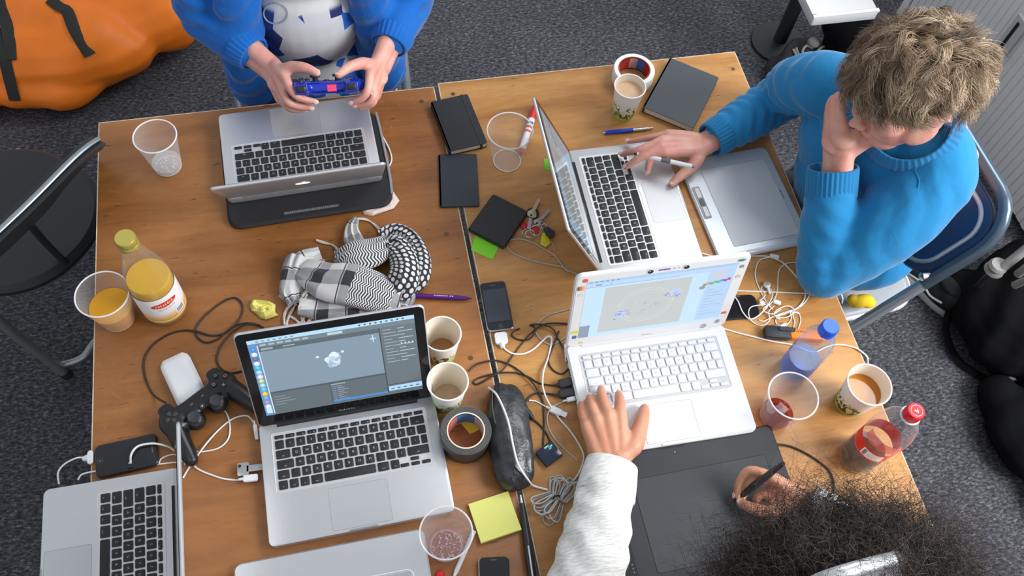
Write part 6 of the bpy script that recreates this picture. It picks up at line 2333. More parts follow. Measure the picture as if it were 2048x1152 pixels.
def ribbed(name, a, b, ra, rb, m, parent, base, ribs=34, th=.004, lip=True, flat=1.0):
    """ribbed knitted cuff: open sleeve end from a to b"""
    a, b = Vector(a), Vector(b)
    d = (b - a).normalized()
    N = Vector((0, 0, 1)); N = (N - d * N.dot(d)).normalized(); B = d.cross(N)
    n = ribs * 4
    vs = []
    prof = [(0, ra), (.25, ra * 1.0), (.6, (ra + rb) / 2), (.93, rb), (1.0, rb - th * .3), (1.0, rb - th), (.85, rb - th * 1.3), (.4, rb - th * 1.6)]
    for t_, r in prof:
        for k in range(n):
            q = 2 * PI * k / n
            rr = r + (.0009 * (1 if (k % 4) < 2 else -1) if t_ <= 1.0 and r > rb - th * .5 else 0)
            p = a.lerp(b, t_) + (B * math.cos(q) + N * math.sin(q) * flat) * rr
            vs.append(p - Vector(base))
    fs = [(i * n + k, i * n + (k + 1) % n, (i + 1) * n + (k + 1) % n, (i + 1) * n + k) for i in range(len(prof) - 1) for k in range(n)]
    g = G(); g.add(vs, fs)
    return obj(name, g, m, parent, sharp=80)


def strands(name, roots, dirs, length, segs, rad, m, parent, base, curl, clump=None, droop=0.0, seed=1, width_noise=.4, freq=None, keep=None):
    """many thin tapered strands in one mesh; roots/dirs world arrays (n,3)"""
    r = np.random.default_rng(seed)
    n = len(roots)
    d = dirs / np.linalg.norm(dirs, axis=1)[:, None]
    L_ = length if hasattr(length, '__len__') else np.full(n, length)
    a = np.cross(d, [0.31, .2, .93]); a /= np.linalg.norm(a, axis=1)[:, None]
    b = np.cross(d, a)
    ph = r.random(n) * 2 * np.pi if clump is None else clump['ph']
    fr = (freq if freq is not None else 2.0) * (1 + .35 * (r.random(n) - .5)) if clump is None else clump['fr']
    amp = curl * (1 + .5 * (r.random(n) - .5)) if clump is None else clump['amp']
    t_ = np.linspace(0, 1, segs + 1)
    P_ = np.zeros((segs + 1, n, 3))
    for i, t1 in enumerate(t_):
        env = min(1, t1 * 3)
        q = 2 * np.pi * fr * t1 + ph
        P_[i] = roots + d * (L_ * t1)[:, None] + (a * np.cos(q)[:, None] + b * np.sin(q)[:, None]) * (amp * env)[:, None]
        P_[i, :, 2] -= droop * L_ * t1 * t1
    if clump is not None and 'bend' in clump:
        for i, t1 in enumerate(t_):
            P_[i] += clump['bend'] * (t1 ** 2)
    tone = r.random(n) if clump is None else clump['tone']
    return strand_mesh(name, P_, rad, m, parent, base, tone, r, width_noise)


def strand_mesh(name, P_, rad, m, parent, base, tone, r, width_noise=.4):
    segs, n = P_.shape[0] - 1, P_.shape[1]
    t_ = np.linspace(0, 1, segs + 1)
    T = np.gradient(P_, axis=0); T /= np.linalg.norm(T, axis=2)[:, :, None] + 1e-9
    up = r.normal(size=(n, 3))
    N1 = np.cross(T, up[None]); N1 /= np.linalg.norm(N1, axis=2)[:, :, None] + 1e-9
    N2 = np.cross(T, N1)
    R_ = rad * (1 + width_noise * (r.random(n) - .5))
    V = np.zeros((segs + 1, n, 3, 3))
    for k in range(3):
        q = 2 * np.pi * k / 3
        w = (1 - t_ ** 3 * .85)[:, None] * R_[None]
        V[:, :, k] = P_ + (N1 * math.cos(q) + N2 * math.sin(q)) * w[:, :, None]
    V -= np.array(base)
    V = V.transpose(1, 0, 2, 3).reshape(-1, 3)       # n, seg, k
    per = (segs + 1) * 3
    idx = []
    for i in range(segs):
        for k in range(3):
            idx.append([i * 3 + k, i * 3 + (k + 1) % 3, (i + 1) * 3 + (k + 1) % 3, (i + 1) * 3 + k])
    idx = np.array(idx)
    F = (idx[None] + (np.arange(n) * per)[:, None, None]).reshape(-1)
    me = bpy.data.meshes.new(name)
    me.vertices.add(len(V)); me.vertices.foreach_set('co', V.astype('f').ravel())
    nf = len(F) // 4
    me.loops.add(len(F)); me.loops.foreach_set('vertex_index', F.astype('i'))
    me.polygons.add(nf)
    me.polygons.foreach_set('loop_start', np.arange(0, len(F), 4, dtype='i'))
    at_ = me.attributes.new('tone', 'FLOAT', 'POINT')
    at_.data.foreach_set('value', np.repeat(tone, per).astype('f'))
    me.materials.append(m)
    me.update(calc_edges=True)
    me.shade_smooth()
    o = bpy.data.objects.new(name, me)
    COL.objects.link(o)
    if parent: o.parent = parent
    return o


def hair_mat(name, dark, mid, light, rough=.4, spec=.4):
    m = bpy.data.materials.new(name)
    m.use_nodes = True
    nt = m.node_tree
    b = nt.nodes['Principled BSDF']
    a = nt.nodes.new('ShaderNodeAttribute'); a.attribute_name = 'tone'
    r = ramp_node(nt, a.outputs['Fac'], [(0, dark), (.5, mid), (1, light)])
    nt.links.new(r.outputs[0], b.inputs['Base Color'])
    b.inputs['Roughness'].default_value = rough
    b.inputs['Specular IOR Level'].default_value = spec
    return m


def V3(*q): return Vector(q)


# ================================================================== the man in the blue sweater
def frame(f, l):
    f = Vector(f).normalized(); l = Vector(l); l = (l - f * l.dot(f)).normalized()
    x = -l; z = x.cross(f)
    return x, f, z


SK1 = skin_mat('fair_skin', lin(212, 160, 140), lin(206, 138, 124))
base = V3(1.2, .95, 0)
man = empty('person', 'curly blond man in a blue sweater, chin in hand over the laptop', 'person', tuple(base))
ya, pi_, ro = math.radians(2), math.radians(23), math.radians(-13)
hf = V3(-math.cos(ya) * math.cos(pi_), -math.sin(ya) * math.cos(pi_), -math.sin(pi_))
hl = V3(math.sin(ya), -math.cos(ya), 0)
hx, hy, hz_ = frame(hf, hl)
hx, hz_ = hx * math.cos(ro) + hz_ * math.sin(ro), hz_ * math.cos(ro) - hx * math.sin(ro)
HC = V3(.990, .899, 1.157)
MH = Matrix(((hx.x, hy.x, hz_.x, HC.x), (hx.y, hy.y, hz_.y, HC.y), (hx.z, hy.z, hz_.z, HC.z), (0, 0, 0, 1)))
NB = U(1830, 234, 1.040)
shR, shL = V3(.965, 1.085, 1.000), V3(1.100, .815, 1.000)
elR, wrR = U(1562, 196, .815), U(1404, 291, .792)
elL, wrL = U(1648, 545, .79), U(1676, 326, .985)
g = G()
head_shapes(g, MH, 1.0)
chain(g, [HC - hz_ * .05 - hy * .01, HC.lerp(NB, .6) , NB, NB + V3(.03, 0, -.06)], [.056, .056, .062, .075], 18)
chain(g, [NB + V3(.02, 0, -.05), V3(1.16, .95, .85), V3(1.26, .96, .60)], [.10, .12, .12], 16)
knR = [U(1330, 306, .812), U(1322, 293, .818), U(1324, 280, .816), U(1335, 268, .806)]
fR = [[U(1310, 308, .806), U(1299, 326, .79), U(1295, 344, .772)],
      [U(1290, 310, .806), U(1268, 323, .789), U(1252, 334, .771)],
      [U(1281, 299, .804), U(1260, 304, .788), U(1244, 309, .771)],
      [U(1296, 276, .795), U(1275, 280, .782), U(1257, 283, .771)]]
thR = [U(1392, 322, .785), U(1379, 338, .778), U(1361, 352, .772), U(1344, 367, .768)]
hand(g, wrR, knR, fR, thR, elR)
knL = [U(1684, 246, 1.050), U(1670, 247, 1.045), U(1662, 252, 1.032), U(1657, 262, 1.018)]
fL = [[U(1680, 222, 1.075), U(1684, 204, 1.082), U(1692, 188, 1.084)],
      [U(1667, 222, 1.062), U(1668, 204, 1.068), U(1676, 190, 1.070)],
      [U(1660, 228, 1.048), U(1660, 210, 1.054), U(1666, 196, 1.056)],
      [U(1656, 240, 1.032), U(1656, 226, 1.038), U(1660, 212, 1.040)]]
thL = [U(1700, 300, 1.010), U(1728, 285, 1.030), U(1756, 274, 1.050), U(1792, 264, 1.062)]
hand(g, wrL, knL, fL, thL, elL, 1.1)
g.ball(U(1686, 276, 1.030), (.026, .030, .018), 14)
chain(g, [U(1682, 300, 1.010), U(1700, 282, 1.03), U(1712, 270, 1.04)], [.020, .018, .013], 14)
for sh, el in ((shR, elR), (shL, elL)):
    chain(g, [NB + V3(.02, 0, -.04), sh + V3(.02, 0, -.02), el], [.06, .052, .040], 14)
for s in (-1, 1):
    chain(g, [V3(1.26, .98 + s * .07, .53), V3(.90, .98 + s * .10, .56), V3(1.0, .98 + s * .09, .10)], [.062, .048, .032], 14)
g.v = [(x - base.x, y - base.y, z - base.z) for x, y, z in g.v]
body = organic('body', g, SK1, .0031, 5, .5, parent=man)
eyes(MH, man, base)
nails([(thR[3], thR[2], (0, 0, 1)), (thL[3], thL[2], (-.5, -.3, .8)), (fR[0][2], fR[0][1], (-.5, 0, 1)), (fR[1][2], fR[1][1], (-.3, 0, 1)), (fR[2][2], fR[2][1], (-.2, 0, 1)), (fR[3][2], fR[3][1], (-.2, 0, 1))], man, base)

BLUE = knit('blue_knit', lin(34, 124, 176))
BLUE_RIB = knit('blue_rib_knit', lin(32, 114, 164), .15)
g = G()
Rt = Matrix.Rotation(math.radians(24), 3, 'Z') @ Matrix.Rotation(math.radians(-20), 3, 'Y')
g.ball(V3(1.085, .945, .930), (.125, .178, .135), 28, rot=Rt)
g.ball(V3(1.120, .965, .810), (.150, .172, .175), 28, rot=Rt)
g.ball(V3(1.150, .965, .670), (.175, .155, .155), 28)
g.ball(V3(1.165, .945, .560), (.165, .150, .090), 24)
chain(g, [NB + V3(.010, 0, -.065), V3(1.10, .945, .95)], [.080, .11], 20)
g.ball(V3(1.045, 1.020, .870), (.105, .110, .120), 22); g.ball(V3(1.060, .985, .780), (.110, .120, .120), 22)
chain(g, [NB + V3(.015, .01, -.060), shR.lerp(NB, .45) + V3(.02, 0, -.02), shR + V3(.012, -.01, -.02)], [.075, .074, .068], 20)
chain(g, [NB + V3(.015, -.01, -.060), shL.lerp(NB, .45) + V3(.01, 0, -.02), shL + V3(0, .01, -.02)], [.078, .080, .076], 20)
cuR0, cuR1 = wrR.lerp(elR, .26), wrR.lerp(elR, .10)
cuL0, cuL1 = U(1662, 392, .925), U(1666, 334, .970)
chain(g, [shR + V3(.01, -.01, -.02), shR.lerp(elR, .5) + V3(-.008, .008, 0), elR, cuR0.lerp(elR, .35), cuR0], [.070, .062, .055, .050, .043], 20, 6)
chain(g, [shL + V3(0, .01, -.02), shL.lerp(elL, .5) + V3(.012, -.006, .01), elL + V3(0, 0, .004)], [.078, .076, .058], 20, 6)
chain(g, [elL + V3(0, 0, .004), elL.lerp(cuL0, .5), cuL0], [.058, .057, .050], 20, 6)
g.v = [(x - base.x, y - base.y, z - base.z) for x, y, z in g.v]
sw = organic('sweater', g, BLUE, .0052, 9, .5, parent=man)
fold_l = [(elR, cuR0, .075, .0034, .030, .5, .6), (shR, elR, .09, .0034, .045, .55, 2.0), (elL, cuL0, .085, .0015, .041, .7, .3),
          (shL, elL, .11, .0018, .075, .9, 1.2), (NB, V3(1.24, .95, .6), .22, .0012, .095, .8, .4)]
displace(sw.data, limb_folds([(tuple(a), tuple(b), *r) for a, b, *r in fold_l], base))
sw.data.shade_smooth()
ribbed('cuff', cuR0, cuR1, .0430, .0395, BLUE_RIB, man, base, 30)
ribbed('cuff', cuL0, cuL1, .0500, .0500, BLUE_RIB, man, base, 34, flat=.9)
# ribbed neckband
nd = (HC - hz_ * .04 - NB).normalized()
NK = U(1822, 246, 1.052)
ribbed('neckband', NK, NK + nd * .034, .094, .078, BLUE_RIB, man, base, 46)
pts = []
for u, v in ((1820, 300), (1826, 325), (1832, 345), (1838, 362), (1836, 376)):
    q = on_surface(sw, u, v, .0006)
    if q: pts.append(q - base)
if len(pts) > 2:
    g = G(); g.tube(pts, .0014, 6, smooth=4); obj('shoulder_seam', g, BLUE_RIB, man)
# trousers and shoes (under the table)
g = G()
for s in (-1, 1):
    chain(g, [V3(1.27, .98 + s * .06, .54), V3(1.1, .98 + s * .08, .555), V3(.88, .98 + s * .10, .56), V3(.94, .98 + s * .10, .30), V3(1.0, .98 + s * .09, .10)], [.078, .074, .062, .056, .053], 16)
g.ball(V3(1.25, .98, .54), (.12, .14, .08), 18)
g.v = [(x - base.x, y - base.y, z - base.z) for x, y, z in g.v]
organic('trousers', g, mat('dark_denim', (.03, .035, .05), .8), .008, 5, parent=man)
for s in (-1, 1):
    g = G(); g.ball(V3(.93, .98 + s * .09, .05) - base, (.13, .045, .05), 18)
    o = organic('shoe', g, BLACKP, .006, 3, parent=man)
# yellow pocket cloth below the hem
q = U(1722, 602, .50)
g = G(); g.ball((0, 0, 0), (.034, .016, .020), 14); g.ball((-.022, .006, .006), (.014, .012, .012), 12); g.ball((.020, -.008, -.004), (.018, .012, .012), 12)
o = organic('pocket_cloth', g, mat('yellow_cotton', lin(232, 190, 20), .7), .003, 2, parent=man, loc=tuple(q - base))

# ---- curly blond hair: clumped wavy locks lying over the cranium
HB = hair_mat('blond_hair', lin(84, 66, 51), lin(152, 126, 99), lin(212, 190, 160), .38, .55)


def laid_hair(name, M, r, ncl, ch, m, parent, base, ang=(.45, .95), lift=(.010, .032), wave=(.006, .012), periods=(.8, 1.7), segs=11, rad=.00045, cy=-.012, cz=.030, ax=(.080, .100, .088), low=-.38, front=.30, spread=.0052, lit_dir=(.55, -.2, .35)):
    """locks follow the skull from root to tip, swaying sideways and lifting off it"""
    n0 = []
    while len(n0) < ncl:
        v = r.normal(size=3); v /= np.linalg.norm(v)
        if v[2] < low: continue
        if v[1] > front and v[2] < .22 + .55 * (v[1] - front): continue
        if abs(v[0]) > .62 and v[2] < .02 and v[1] > -.35: continue
        n0.append(v)
    n0 = np.array(n0)
    crown = np.array([.12, -.45, .88]); crown /= np.linalg.norm(crown)
    fl = n0 - crown; fl -= n0 * np.sum(fl * n0, 1)[:, None]
    fl += r.normal(size=fl.shape) * .42
    fl -= n0 * np.sum(fl * n0, 1)[:, None]
    fl /= np.linalg.norm(fl, axis=1)[:, None] + 1e-9
    rp = lambda q: np.repeat(q, ch, axis=0)
    N_ = ncl * ch
    U_ = lambda lo, hi, k: lo + (hi - lo) * r.random(k)
    A = rp(U_(*ang, ncl) * np.clip(.42 + n0[:, 2] * 1.0 + (n0[:, 1] < -.2) * .5, .30, 1)) * (1 + .10 * r.normal(size=N_))
    lim = np.arcsin(np.clip(rp(n0[:, 2]), -1, 1)) + .06
    sidey = (np.abs(rp(n0[:, 0])) > .42) & (rp(n0[:, 1]) > -.55)
    A = np.where(sidey, np.minimum(A, np.maximum(.16, lim)), A)
    H = rp(U_(*lift, ncl)) * (1 + .10 * r.normal(size=N_))
    Wv = rp(U_(*wave, ncl) * np.sign(r.normal(size=ncl))) * (1 + .12 * r.normal(size=N_))
    Pr = rp(U_(*periods, ncl)) * (1 + .04 * r.normal(size=N_))
    ph = rp(r.random(ncl) * 6.28) + r.normal(size=N_) * .12
    N0 = rp(n0) + r.normal(size=(N_, 3)) * spread / .09
    N0 /= np.linalg.norm(N0, axis=1)[:, None]
    F = rp(fl); F -= N0 * np.sum(F * N0, 1)[:, None]; F /= np.linalg.norm(F, axis=1)[:, None]
    S_ = np.cross(N0, F)
    off = (r.normal(size=(N_, 3)) * .0011)
    t_ = np.linspace(0, 1, segs + 1)
    P_ = np.zeros((segs + 1, N_, 3))
    axv = np.array(ax); c = np.array([0, cy, cz])
    for i, t1 in enumerate(t_):
        an = A * t1
        nn = N0 * np.cos(an)[:, None] + F * np.sin(an)[:, None]
        q = 2 * np.pi * Pr * t1 + ph
        h = .004 + H * (t1 ** .7) + Wv * .7 * t1 * np.cos(q)
        h = np.maximum(h, .002)
        P_[i] = nn * axv + c + nn * h[:, None] + S_ * (Wv * t1 * np.sin(q))[:, None] + off * (.4 + t1 * 2.2 if t1 > .75 else .4 + t1 * .9)
    Mn = np.array(M)
    P_ = P_ @ Mn[:3, :3].T + Mn[:3, 3]
    nw = N0 @ Mn[:3, :3].T
    tone = np.clip(.46 + .28 * (nw @ np.array(lit_dir)) + rp(r.normal(size=ncl)) * .22 + r.normal(size=N_) * .09, 0, 1)  # locks facing the window side are paler: light put into the tone
    return strand_mesh(name, P_, rad, m, parent, base, tone, r)


r = np.random.default_rng(5)
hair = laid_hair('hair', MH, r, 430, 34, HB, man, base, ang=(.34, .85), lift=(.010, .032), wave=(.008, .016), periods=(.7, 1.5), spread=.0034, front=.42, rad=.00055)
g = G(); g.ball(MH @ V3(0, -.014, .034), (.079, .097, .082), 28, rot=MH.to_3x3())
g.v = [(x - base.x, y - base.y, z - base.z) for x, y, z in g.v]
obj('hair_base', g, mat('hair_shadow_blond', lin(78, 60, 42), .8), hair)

# white stylus in his right hand
pen('stylus', 'white stylus held between the fingers of the man in blue', 'pen', U(1268, 307, .800), U(1390, 334, .812),
    [('tip', 0, .05, .0012, .0030, BLACKP), ('barrel', .05, .45, .0048, .0052, WHITEP), ('switch', .45, .60, .0055, .0055, mat('grey_switch', (.12, .12, .12), .5)), ('rear_barrel', .60, .95, .0052, .0048, WHITEP), ('eraser', .95, 1.0, .0036, .0030, mat('grey_eraser', (.2, .2, .2), .6))])
# ================================================================== the person drawing, bottom right
SK3 = skin_mat('tan_skin', lin(196, 142, 112), lin(190, 126, 100))
base3 = V3(.55, -.05, 0)
art = empty('person', 'person with bushy dark hair and white shirt, drawing with a black pen', 'person', tuple(base3))
H3 = V3(.530, .070, 1.175)
f3, l3 = V3(-.05, .62, -.78), V3(-1, -.05, 0)
x3, y3, z3 = frame(f3, l3)
M3 = Matrix(((x3.x, y3.x, z3.x, H3.x), (x3.y, y3.y, z3.y, H3.y), (x3.z, y3.z, z3.z, H3.z), (0, 0, 0, 1)))
NB3 = V3(.52, -.02, 1.06)
sR3, sL3 = V3(.738, .030, .965), V3(.345, -.03, 1.01)
eR3, wR3 = V3(.835, .150, .795), U(1604, 1003, .785)
eL3, wL3 = V3(.225, .130, .840), U(1224, 925, .787)
g = G()
head_shapes(g, M3)
chain(g, [H3 - z3 * .05, H3.lerp(NB3, .6), NB3, NB3 + V3(0, -.03, -.06)], [.054, .056, .062, .075], 18)
chain(g, [NB3 + V3(0, -.02, -.06), V3(.52, -.12, .85), V3(.52, -.18, .58)], [.09, .11, .11], 16)
kn3 = [U(1240, 826, .803), U(1216, 829, .806), U(1193, 838, .803), U(1173, 851, .795)]
f3l = [[U(1240, 808, .797), U(1239, 797, .787), U(1237, 788, .775)],
       [U(1206, 803, .799), U(1203, 789, .788), U(1202, 778, .775)],
       [U(1184, 815, .797), U(1181, 804, .787), U(1179, 794, .775)],
       [U(1165, 828, .790), U(1163, 817, .782), U(1163, 807, .772)]]
t3l = [U(1268, 888, .792), U(1279, 858, .788), U(1285, 837, .782), U(1289, 817, .773)]
hand(g, wL3, kn3, f3l, t3l, eL3, 1.17)
kn3r = [U(1540, 952, .812), U(1556, 962, .806), U(1568, 975, .796), U(1576, 990, .786)]
f3r = [[U(1500, 941, .806), U(1480, 962, .787), U(1473, 990, .768)],
       [U(1512, 958, .796), U(1494, 978, .778), U(1484, 996, .762)],
       [U(1528, 985, .778), U(1512, 1000, .766), U(1522, 1008, .762)],
       [U(1546, 1005, .770), U(1534, 1014, .764), U(1546, 1020, .762)]]
t3r = [U(1578, 1022, .790), U(1540, 1026, .790), U(1508, 1018, .782), U(1481, 1006, .769)]
hand(g, wR3, kn3r, f3r, t3r, eR3, 1.0)
g.ball(U(1572, 990, .786), (.026, .022, .015), 14); g.ball(U(1552, 1006, .778), (.020, .016, .012), 14)
for sh, el in ((sR3, eR3), (sL3, eL3)):
    chain(g, [NB3 + V3(0, 0, -.04), sh + V3(0, 0, -.02), el], [.058, .050, .038], 14)
for s in (-1, 1):
    chain(g, [V3(.52 + s * .09, -.20, .53), V3(.52 + s * .12, .18, .56), V3(.52 + s * .12, .10, .10)], [.060, .046, .032], 14)
g.v = [(x - base3.x, y - base3.y, z - base3.z) for x, y, z in g.v]
organic('body', g, SK3, .0031, 5, .5, parent=art)
eyes(M3, art, base3)
nails([(f3l[0][2], f3l[0][1], (0, 0, 1)), (f3l[1][2], f3l[1][1], (0, 0, 1)), (f3l[2][2], f3l[2][1], (0, 0, 1)), (f3l[3][2], f3l[3][1], (0, 0, 1)), (t3l[3], t3l[2], (-.2, 0, 1)), (t3r[3], t3r[2], (0, 0, 1)), (f3r[0][2], f3r[0][1], (0, .6, .6))], art, base3, 1.0)


def linen():
    m = bpy.data.materials.new('white_striped_linen')
    m.use_nodes = True
    nt = m.node_tree
    b = nt.nodes['Principled BSDF']
    tc = nt.nodes.new('ShaderNodeTexCoord')
    mp = nt.nodes.new('ShaderNodeMapping'); mp.inputs['Scale'].default_value = (60, 420, 60); mp.inputs['Rotation'].default_value = (0, 0, .35)
    nt.links.new(tc.outputs['Object'], mp.inputs[0])
    n = noise_node(nt, 1.0, 3, .6, mp.outputs[0])
    r_ = ramp_node(nt, n.outputs['Fac'], [(.35, lin(192, 190, 184)), (.6, lin(224, 222, 218))])
    nt.links.new(r_.outputs[0], b.inputs['Base Color'])
    b.inputs['Roughness'].default_value = .8
    b.inputs['Specular IOR Level'].default_value = .2
    n2 = noise_node(nt, 22, 3, .5, tc.outputs['Object'], .4)
    bp = nt.nodes.new('ShaderNodeBump'); bp.inputs['Strength'].default_value = .4; bp.inputs['Distance'].default_value = .006
    nt.links.new(n2.outputs['Fac'], bp.inputs['Height']); nt.links.new(bp.outputs[0], b.inputs['Normal'])
    return m


LIN = linen()
g = G()
g.ball(V3(.52, -.09, .93), (.180, .110, .14), 26); g.ball(V3(.52, -.16, .75), (.165, .12, .18), 26); g.ball(V3(.52, -.20, .57), (.175, .13, .12), 24)
c3R0, c3R1 = wR3.lerp(eR3, .22), wR3.lerp(eR3, .04)
c3L0, c3L1 = wL3.lerp(eL3, .20), wL3.lerp(eL3, .015)
chain(g, [NB3 + V3(0, 0, -.05), sR3.lerp(NB3, .4), sR3 + V3(0, 0, -.02)], [.075, .070, .068], 18)
chain(g, [NB3 + V3(0, 0, -.05), sL3.lerp(NB3, .4), sL3 + V3(0, 0, -.02)], [.075, .070, .068], 18)
chain(g, [sR3 + V3(0, 0, -.02), sR3.lerp(eR3, .5), eR3, c3R0.lerp(eR3, .4), c3R0], [.068, .062, .056, .048, .042], 18, 5)
chain(g, [sL3 + V3(0, 0, -.02), sL3.lerp(eL3, .5), eL3, c3L0.lerp(eL3, .45), c3L0], [.070, .068, .064, .062, .051], 18, 5)
g.v = [(x - base3.x, y - base3.y, z - base3.z) for x, y, z in g.v]
sh3 = organic('shirt', g, LIN, .0052, 7, .5, parent=art)
displace(sh3.data, limb_folds([(tuple(eL3), tuple(c3L0), .085, .0034, .060, .9, .4), (tuple(sL3), tuple(eL3), .09, .0040, .055, .5, 1.0), (tuple(eR3), tuple(c3R0), .08, .0034, .036, .4, .8), (tuple(sR3), tuple(eR3), .09, .0045, .05, .5, 2.0)], base3))
sh3.data.shade_smooth()


def plain_cuff(name, a, b, ra, rb, m, parent, base, flat=.85):
    a, b = Vector(a), Vector(b); d = (b - a).normalized()
    N = Vector((0, 0, 1)); N = (N - d * N.dot(d)).normalized(); B = d.cross(N)
    n = 44; vs = []
    for t_, r_ in ((-.05, ra - .002), (0, ra + .001), (.5, (ra + rb) / 2 + .0015), (.97, rb + .001), (1, rb), (1, rb - .002), (.6, rb - .003)):
        for k in range(n):
            q = 2 * PI * k / n
            vs.append(a.lerp(b, t_) + (B * math.cos(q) + N * math.sin(q) * flat) * (r_ + .0012 * math.sin(3 * q)) - Vector(base))
    g = G(); g.add(vs, [(i * n + k, i * n + (k + 1) % n, (i + 1) * n + (k + 1) % n, (i + 1) * n + k) for i in range(6) for k in range(n)])
    return obj(name, g, m, parent, sharp=70)


plain_cuff('cuff', c3L0, c3L1, .0525, .0470, LIN, art, base3)
plain_cuff('cuff', c3R0, c3R1, .0430, .0390, LIN, art, base3)
# white collar
g = G(); 
nd3 = (H3 - NB3).normalized()
ribbed('collar', NB3 + nd3 * -.02, NB3 + nd3 * .02, .080, .072, LIN, art, base3, 20)
g = G()
for s in (-1, 1):
    chain(g, [V3(.52 + s * .07, -.20, .54), V3(.52 + s * .11, 0, .555), V3(.52 + s * .12, .18, .56), V3(.52 + s * .12, .14, .30), V3(.52 + s * .12, .10, .10)], [.085, .080, .064, .056, .052], 16)
g.ball(V3(.52, -.20, .54), (.16, .11, .08), 18)
g.v = [(x - base3.x, y - base3.y, z - base3.z) for x, y, z in g.v]
organic('trousers', g, MATS['dark_denim'], .008, 5, parent=art)
for s in (-1, 1):
    g = G(); g.ball(V3(.52 + s * .12, .16, .05) - base3, (.045, .13, .05), 18)
    organic('shoe', g, BLACKP, .006, 3, parent=art)

# bushy hair: springy strands in every direction around the skull
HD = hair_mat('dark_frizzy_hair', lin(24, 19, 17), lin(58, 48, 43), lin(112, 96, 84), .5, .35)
r = np.random.default_rng(17)
HCc = H3 + V3(-.014, -.012, .02)
def bush(n, axes, r, zmin=-.45):
    out, nn = [], []
    v = r.normal(size=(n * 3, 3)); v /= np.linalg.norm(v, axis=1)[:, None]
    v = v[(v[:, 2] > zmin)]
    v = v[:n]
    return v
v = bush(15000, None, r)
ax_ = np.array([.104, .102, .090])
roots = v * ax_ + np.array(HCc)
dirs = v * np.array([1.5, .80, .70]) + r.normal(size=v.shape) * .38
lobes = .75 + .20 * np.sin(v[:, 0] * 5 + 1.0) * np.cos(v[:, 1] * 6) + .16 * np.sin(v[:, 0] * 11 + v[:, 2] * 7)
Ln = (.046 + .050 * r.random(len(v)) ** .8) * lobes * (1 + .45 * np.abs(v[:, 0]))
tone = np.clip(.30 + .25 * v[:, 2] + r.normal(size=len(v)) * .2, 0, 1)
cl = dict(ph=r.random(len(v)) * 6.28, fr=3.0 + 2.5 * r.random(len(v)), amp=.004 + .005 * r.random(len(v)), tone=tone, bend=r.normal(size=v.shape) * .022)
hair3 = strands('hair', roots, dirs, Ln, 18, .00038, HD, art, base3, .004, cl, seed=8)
# stray outer frizz
v = bush(2600, None, r)
roots = v * ax_ * 1.2 + np.array(HCc)
dirs = v * np.array([1.35, 1.0, .8]) + r.normal(size=v.shape) * .5
cl = dict(ph=r.random(len(v)) * 6.28, fr=4.0 + 3 * r.random(len(v)), amp=.005 + .006 * r.random(len(v)), tone=np.clip(.45 + r.normal(size=len(v)) * .2, 0, 1), bend=r.normal(size=v.shape) * .03)
st = strands('stray_strands', roots, dirs, .062 + .052 * r.random(len(v)), 20, .00028, HD, hair3, base3, .004, cl, seed=9)
st['kind'] = 'stuff'
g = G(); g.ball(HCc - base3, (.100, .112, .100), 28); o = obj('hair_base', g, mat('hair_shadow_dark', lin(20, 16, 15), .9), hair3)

# grey headphones band over the hair
hp_ = empty('headphones', 'grey padded headphone band over the bushy dark hair', 'headphones', tuple(U(1700, 1150, 1.31)))
b0 = U(1700, 1150, 1.31)
pts = [U(1560, 1205, 1.30) - b0, U(1640, 1162, 1.335) - b0, U(1720, 1136, 1.335) - b0, U(1790, 1118, 1.320) - b0, U(1806, 1124, 1.295) - b0, U(1812, 1150, 1.275) - b0, U(1822, 1200, 1.22) - b0]
g = G(); g.tube(pts[:4], .009, 10, smooth=6, flat=.45); obj('band', g, mat('band_silver', (.42, .43, .44), .4, metal=.5), hp_)
g = G(); g.tube([p + V3(0, -.014, -.006) for p in pts[:4]], .014, 10, smooth=6, flat=.4); obj('band_padding', g, mat('band_grey', (.24, .24, .26), .6), hp_)
g = G(); g.tube(pts[3:], .010, 10, smooth=6, flat=.6); obj('slider', g, mat('slider_grey', (.35, .36, .36), .3, metal=.6), hp_)
g = G(); g.tube([U(1795, 1136, 1.30) - b0, U(1780, 1165, 1.27) - b0], .006, 8); obj('joint', g, BLACKP, hp_)
for s, q in ((1, H3 + x3 * .115 + V3(.01, -.02, -.02)), (-1, H3 - x3 * .115 + V3(-.01, -.02, -.02))):
    Mx = Matrix.Translation(q - b0) @ Matrix(((z3.x, y3.x, x3.x, 0), (z3.y, y3.y, x3.y, 0), (z3.z, y3.z, x3.z, 0), (0, 0, 0, 1)))
    g = G(); g.lathe([(.020, -.014), (.036, -.012), (.038, .006), (.028, .014), (0, .016)], 28, M=Mx); obj('ear_cup', g, BLACKP, hp_)

a, b_ = U(1470, 1001, .7535), U(1569, 925, .868)
pen('stylus', 'black pen held in the drawing hand over the black tablet', 'pen', a, b_,
    [('tip', 0, .07, .0009, .0026, BLACKP), ('grip', .07, .45, .0052, .0072, mat('soft_black', (.012, .012, .013), .55)), ('barrel', .45, .97, .0072, .0050, BLACKP), ('end', .97, 1.0, .0045, .002, BLACKP)])

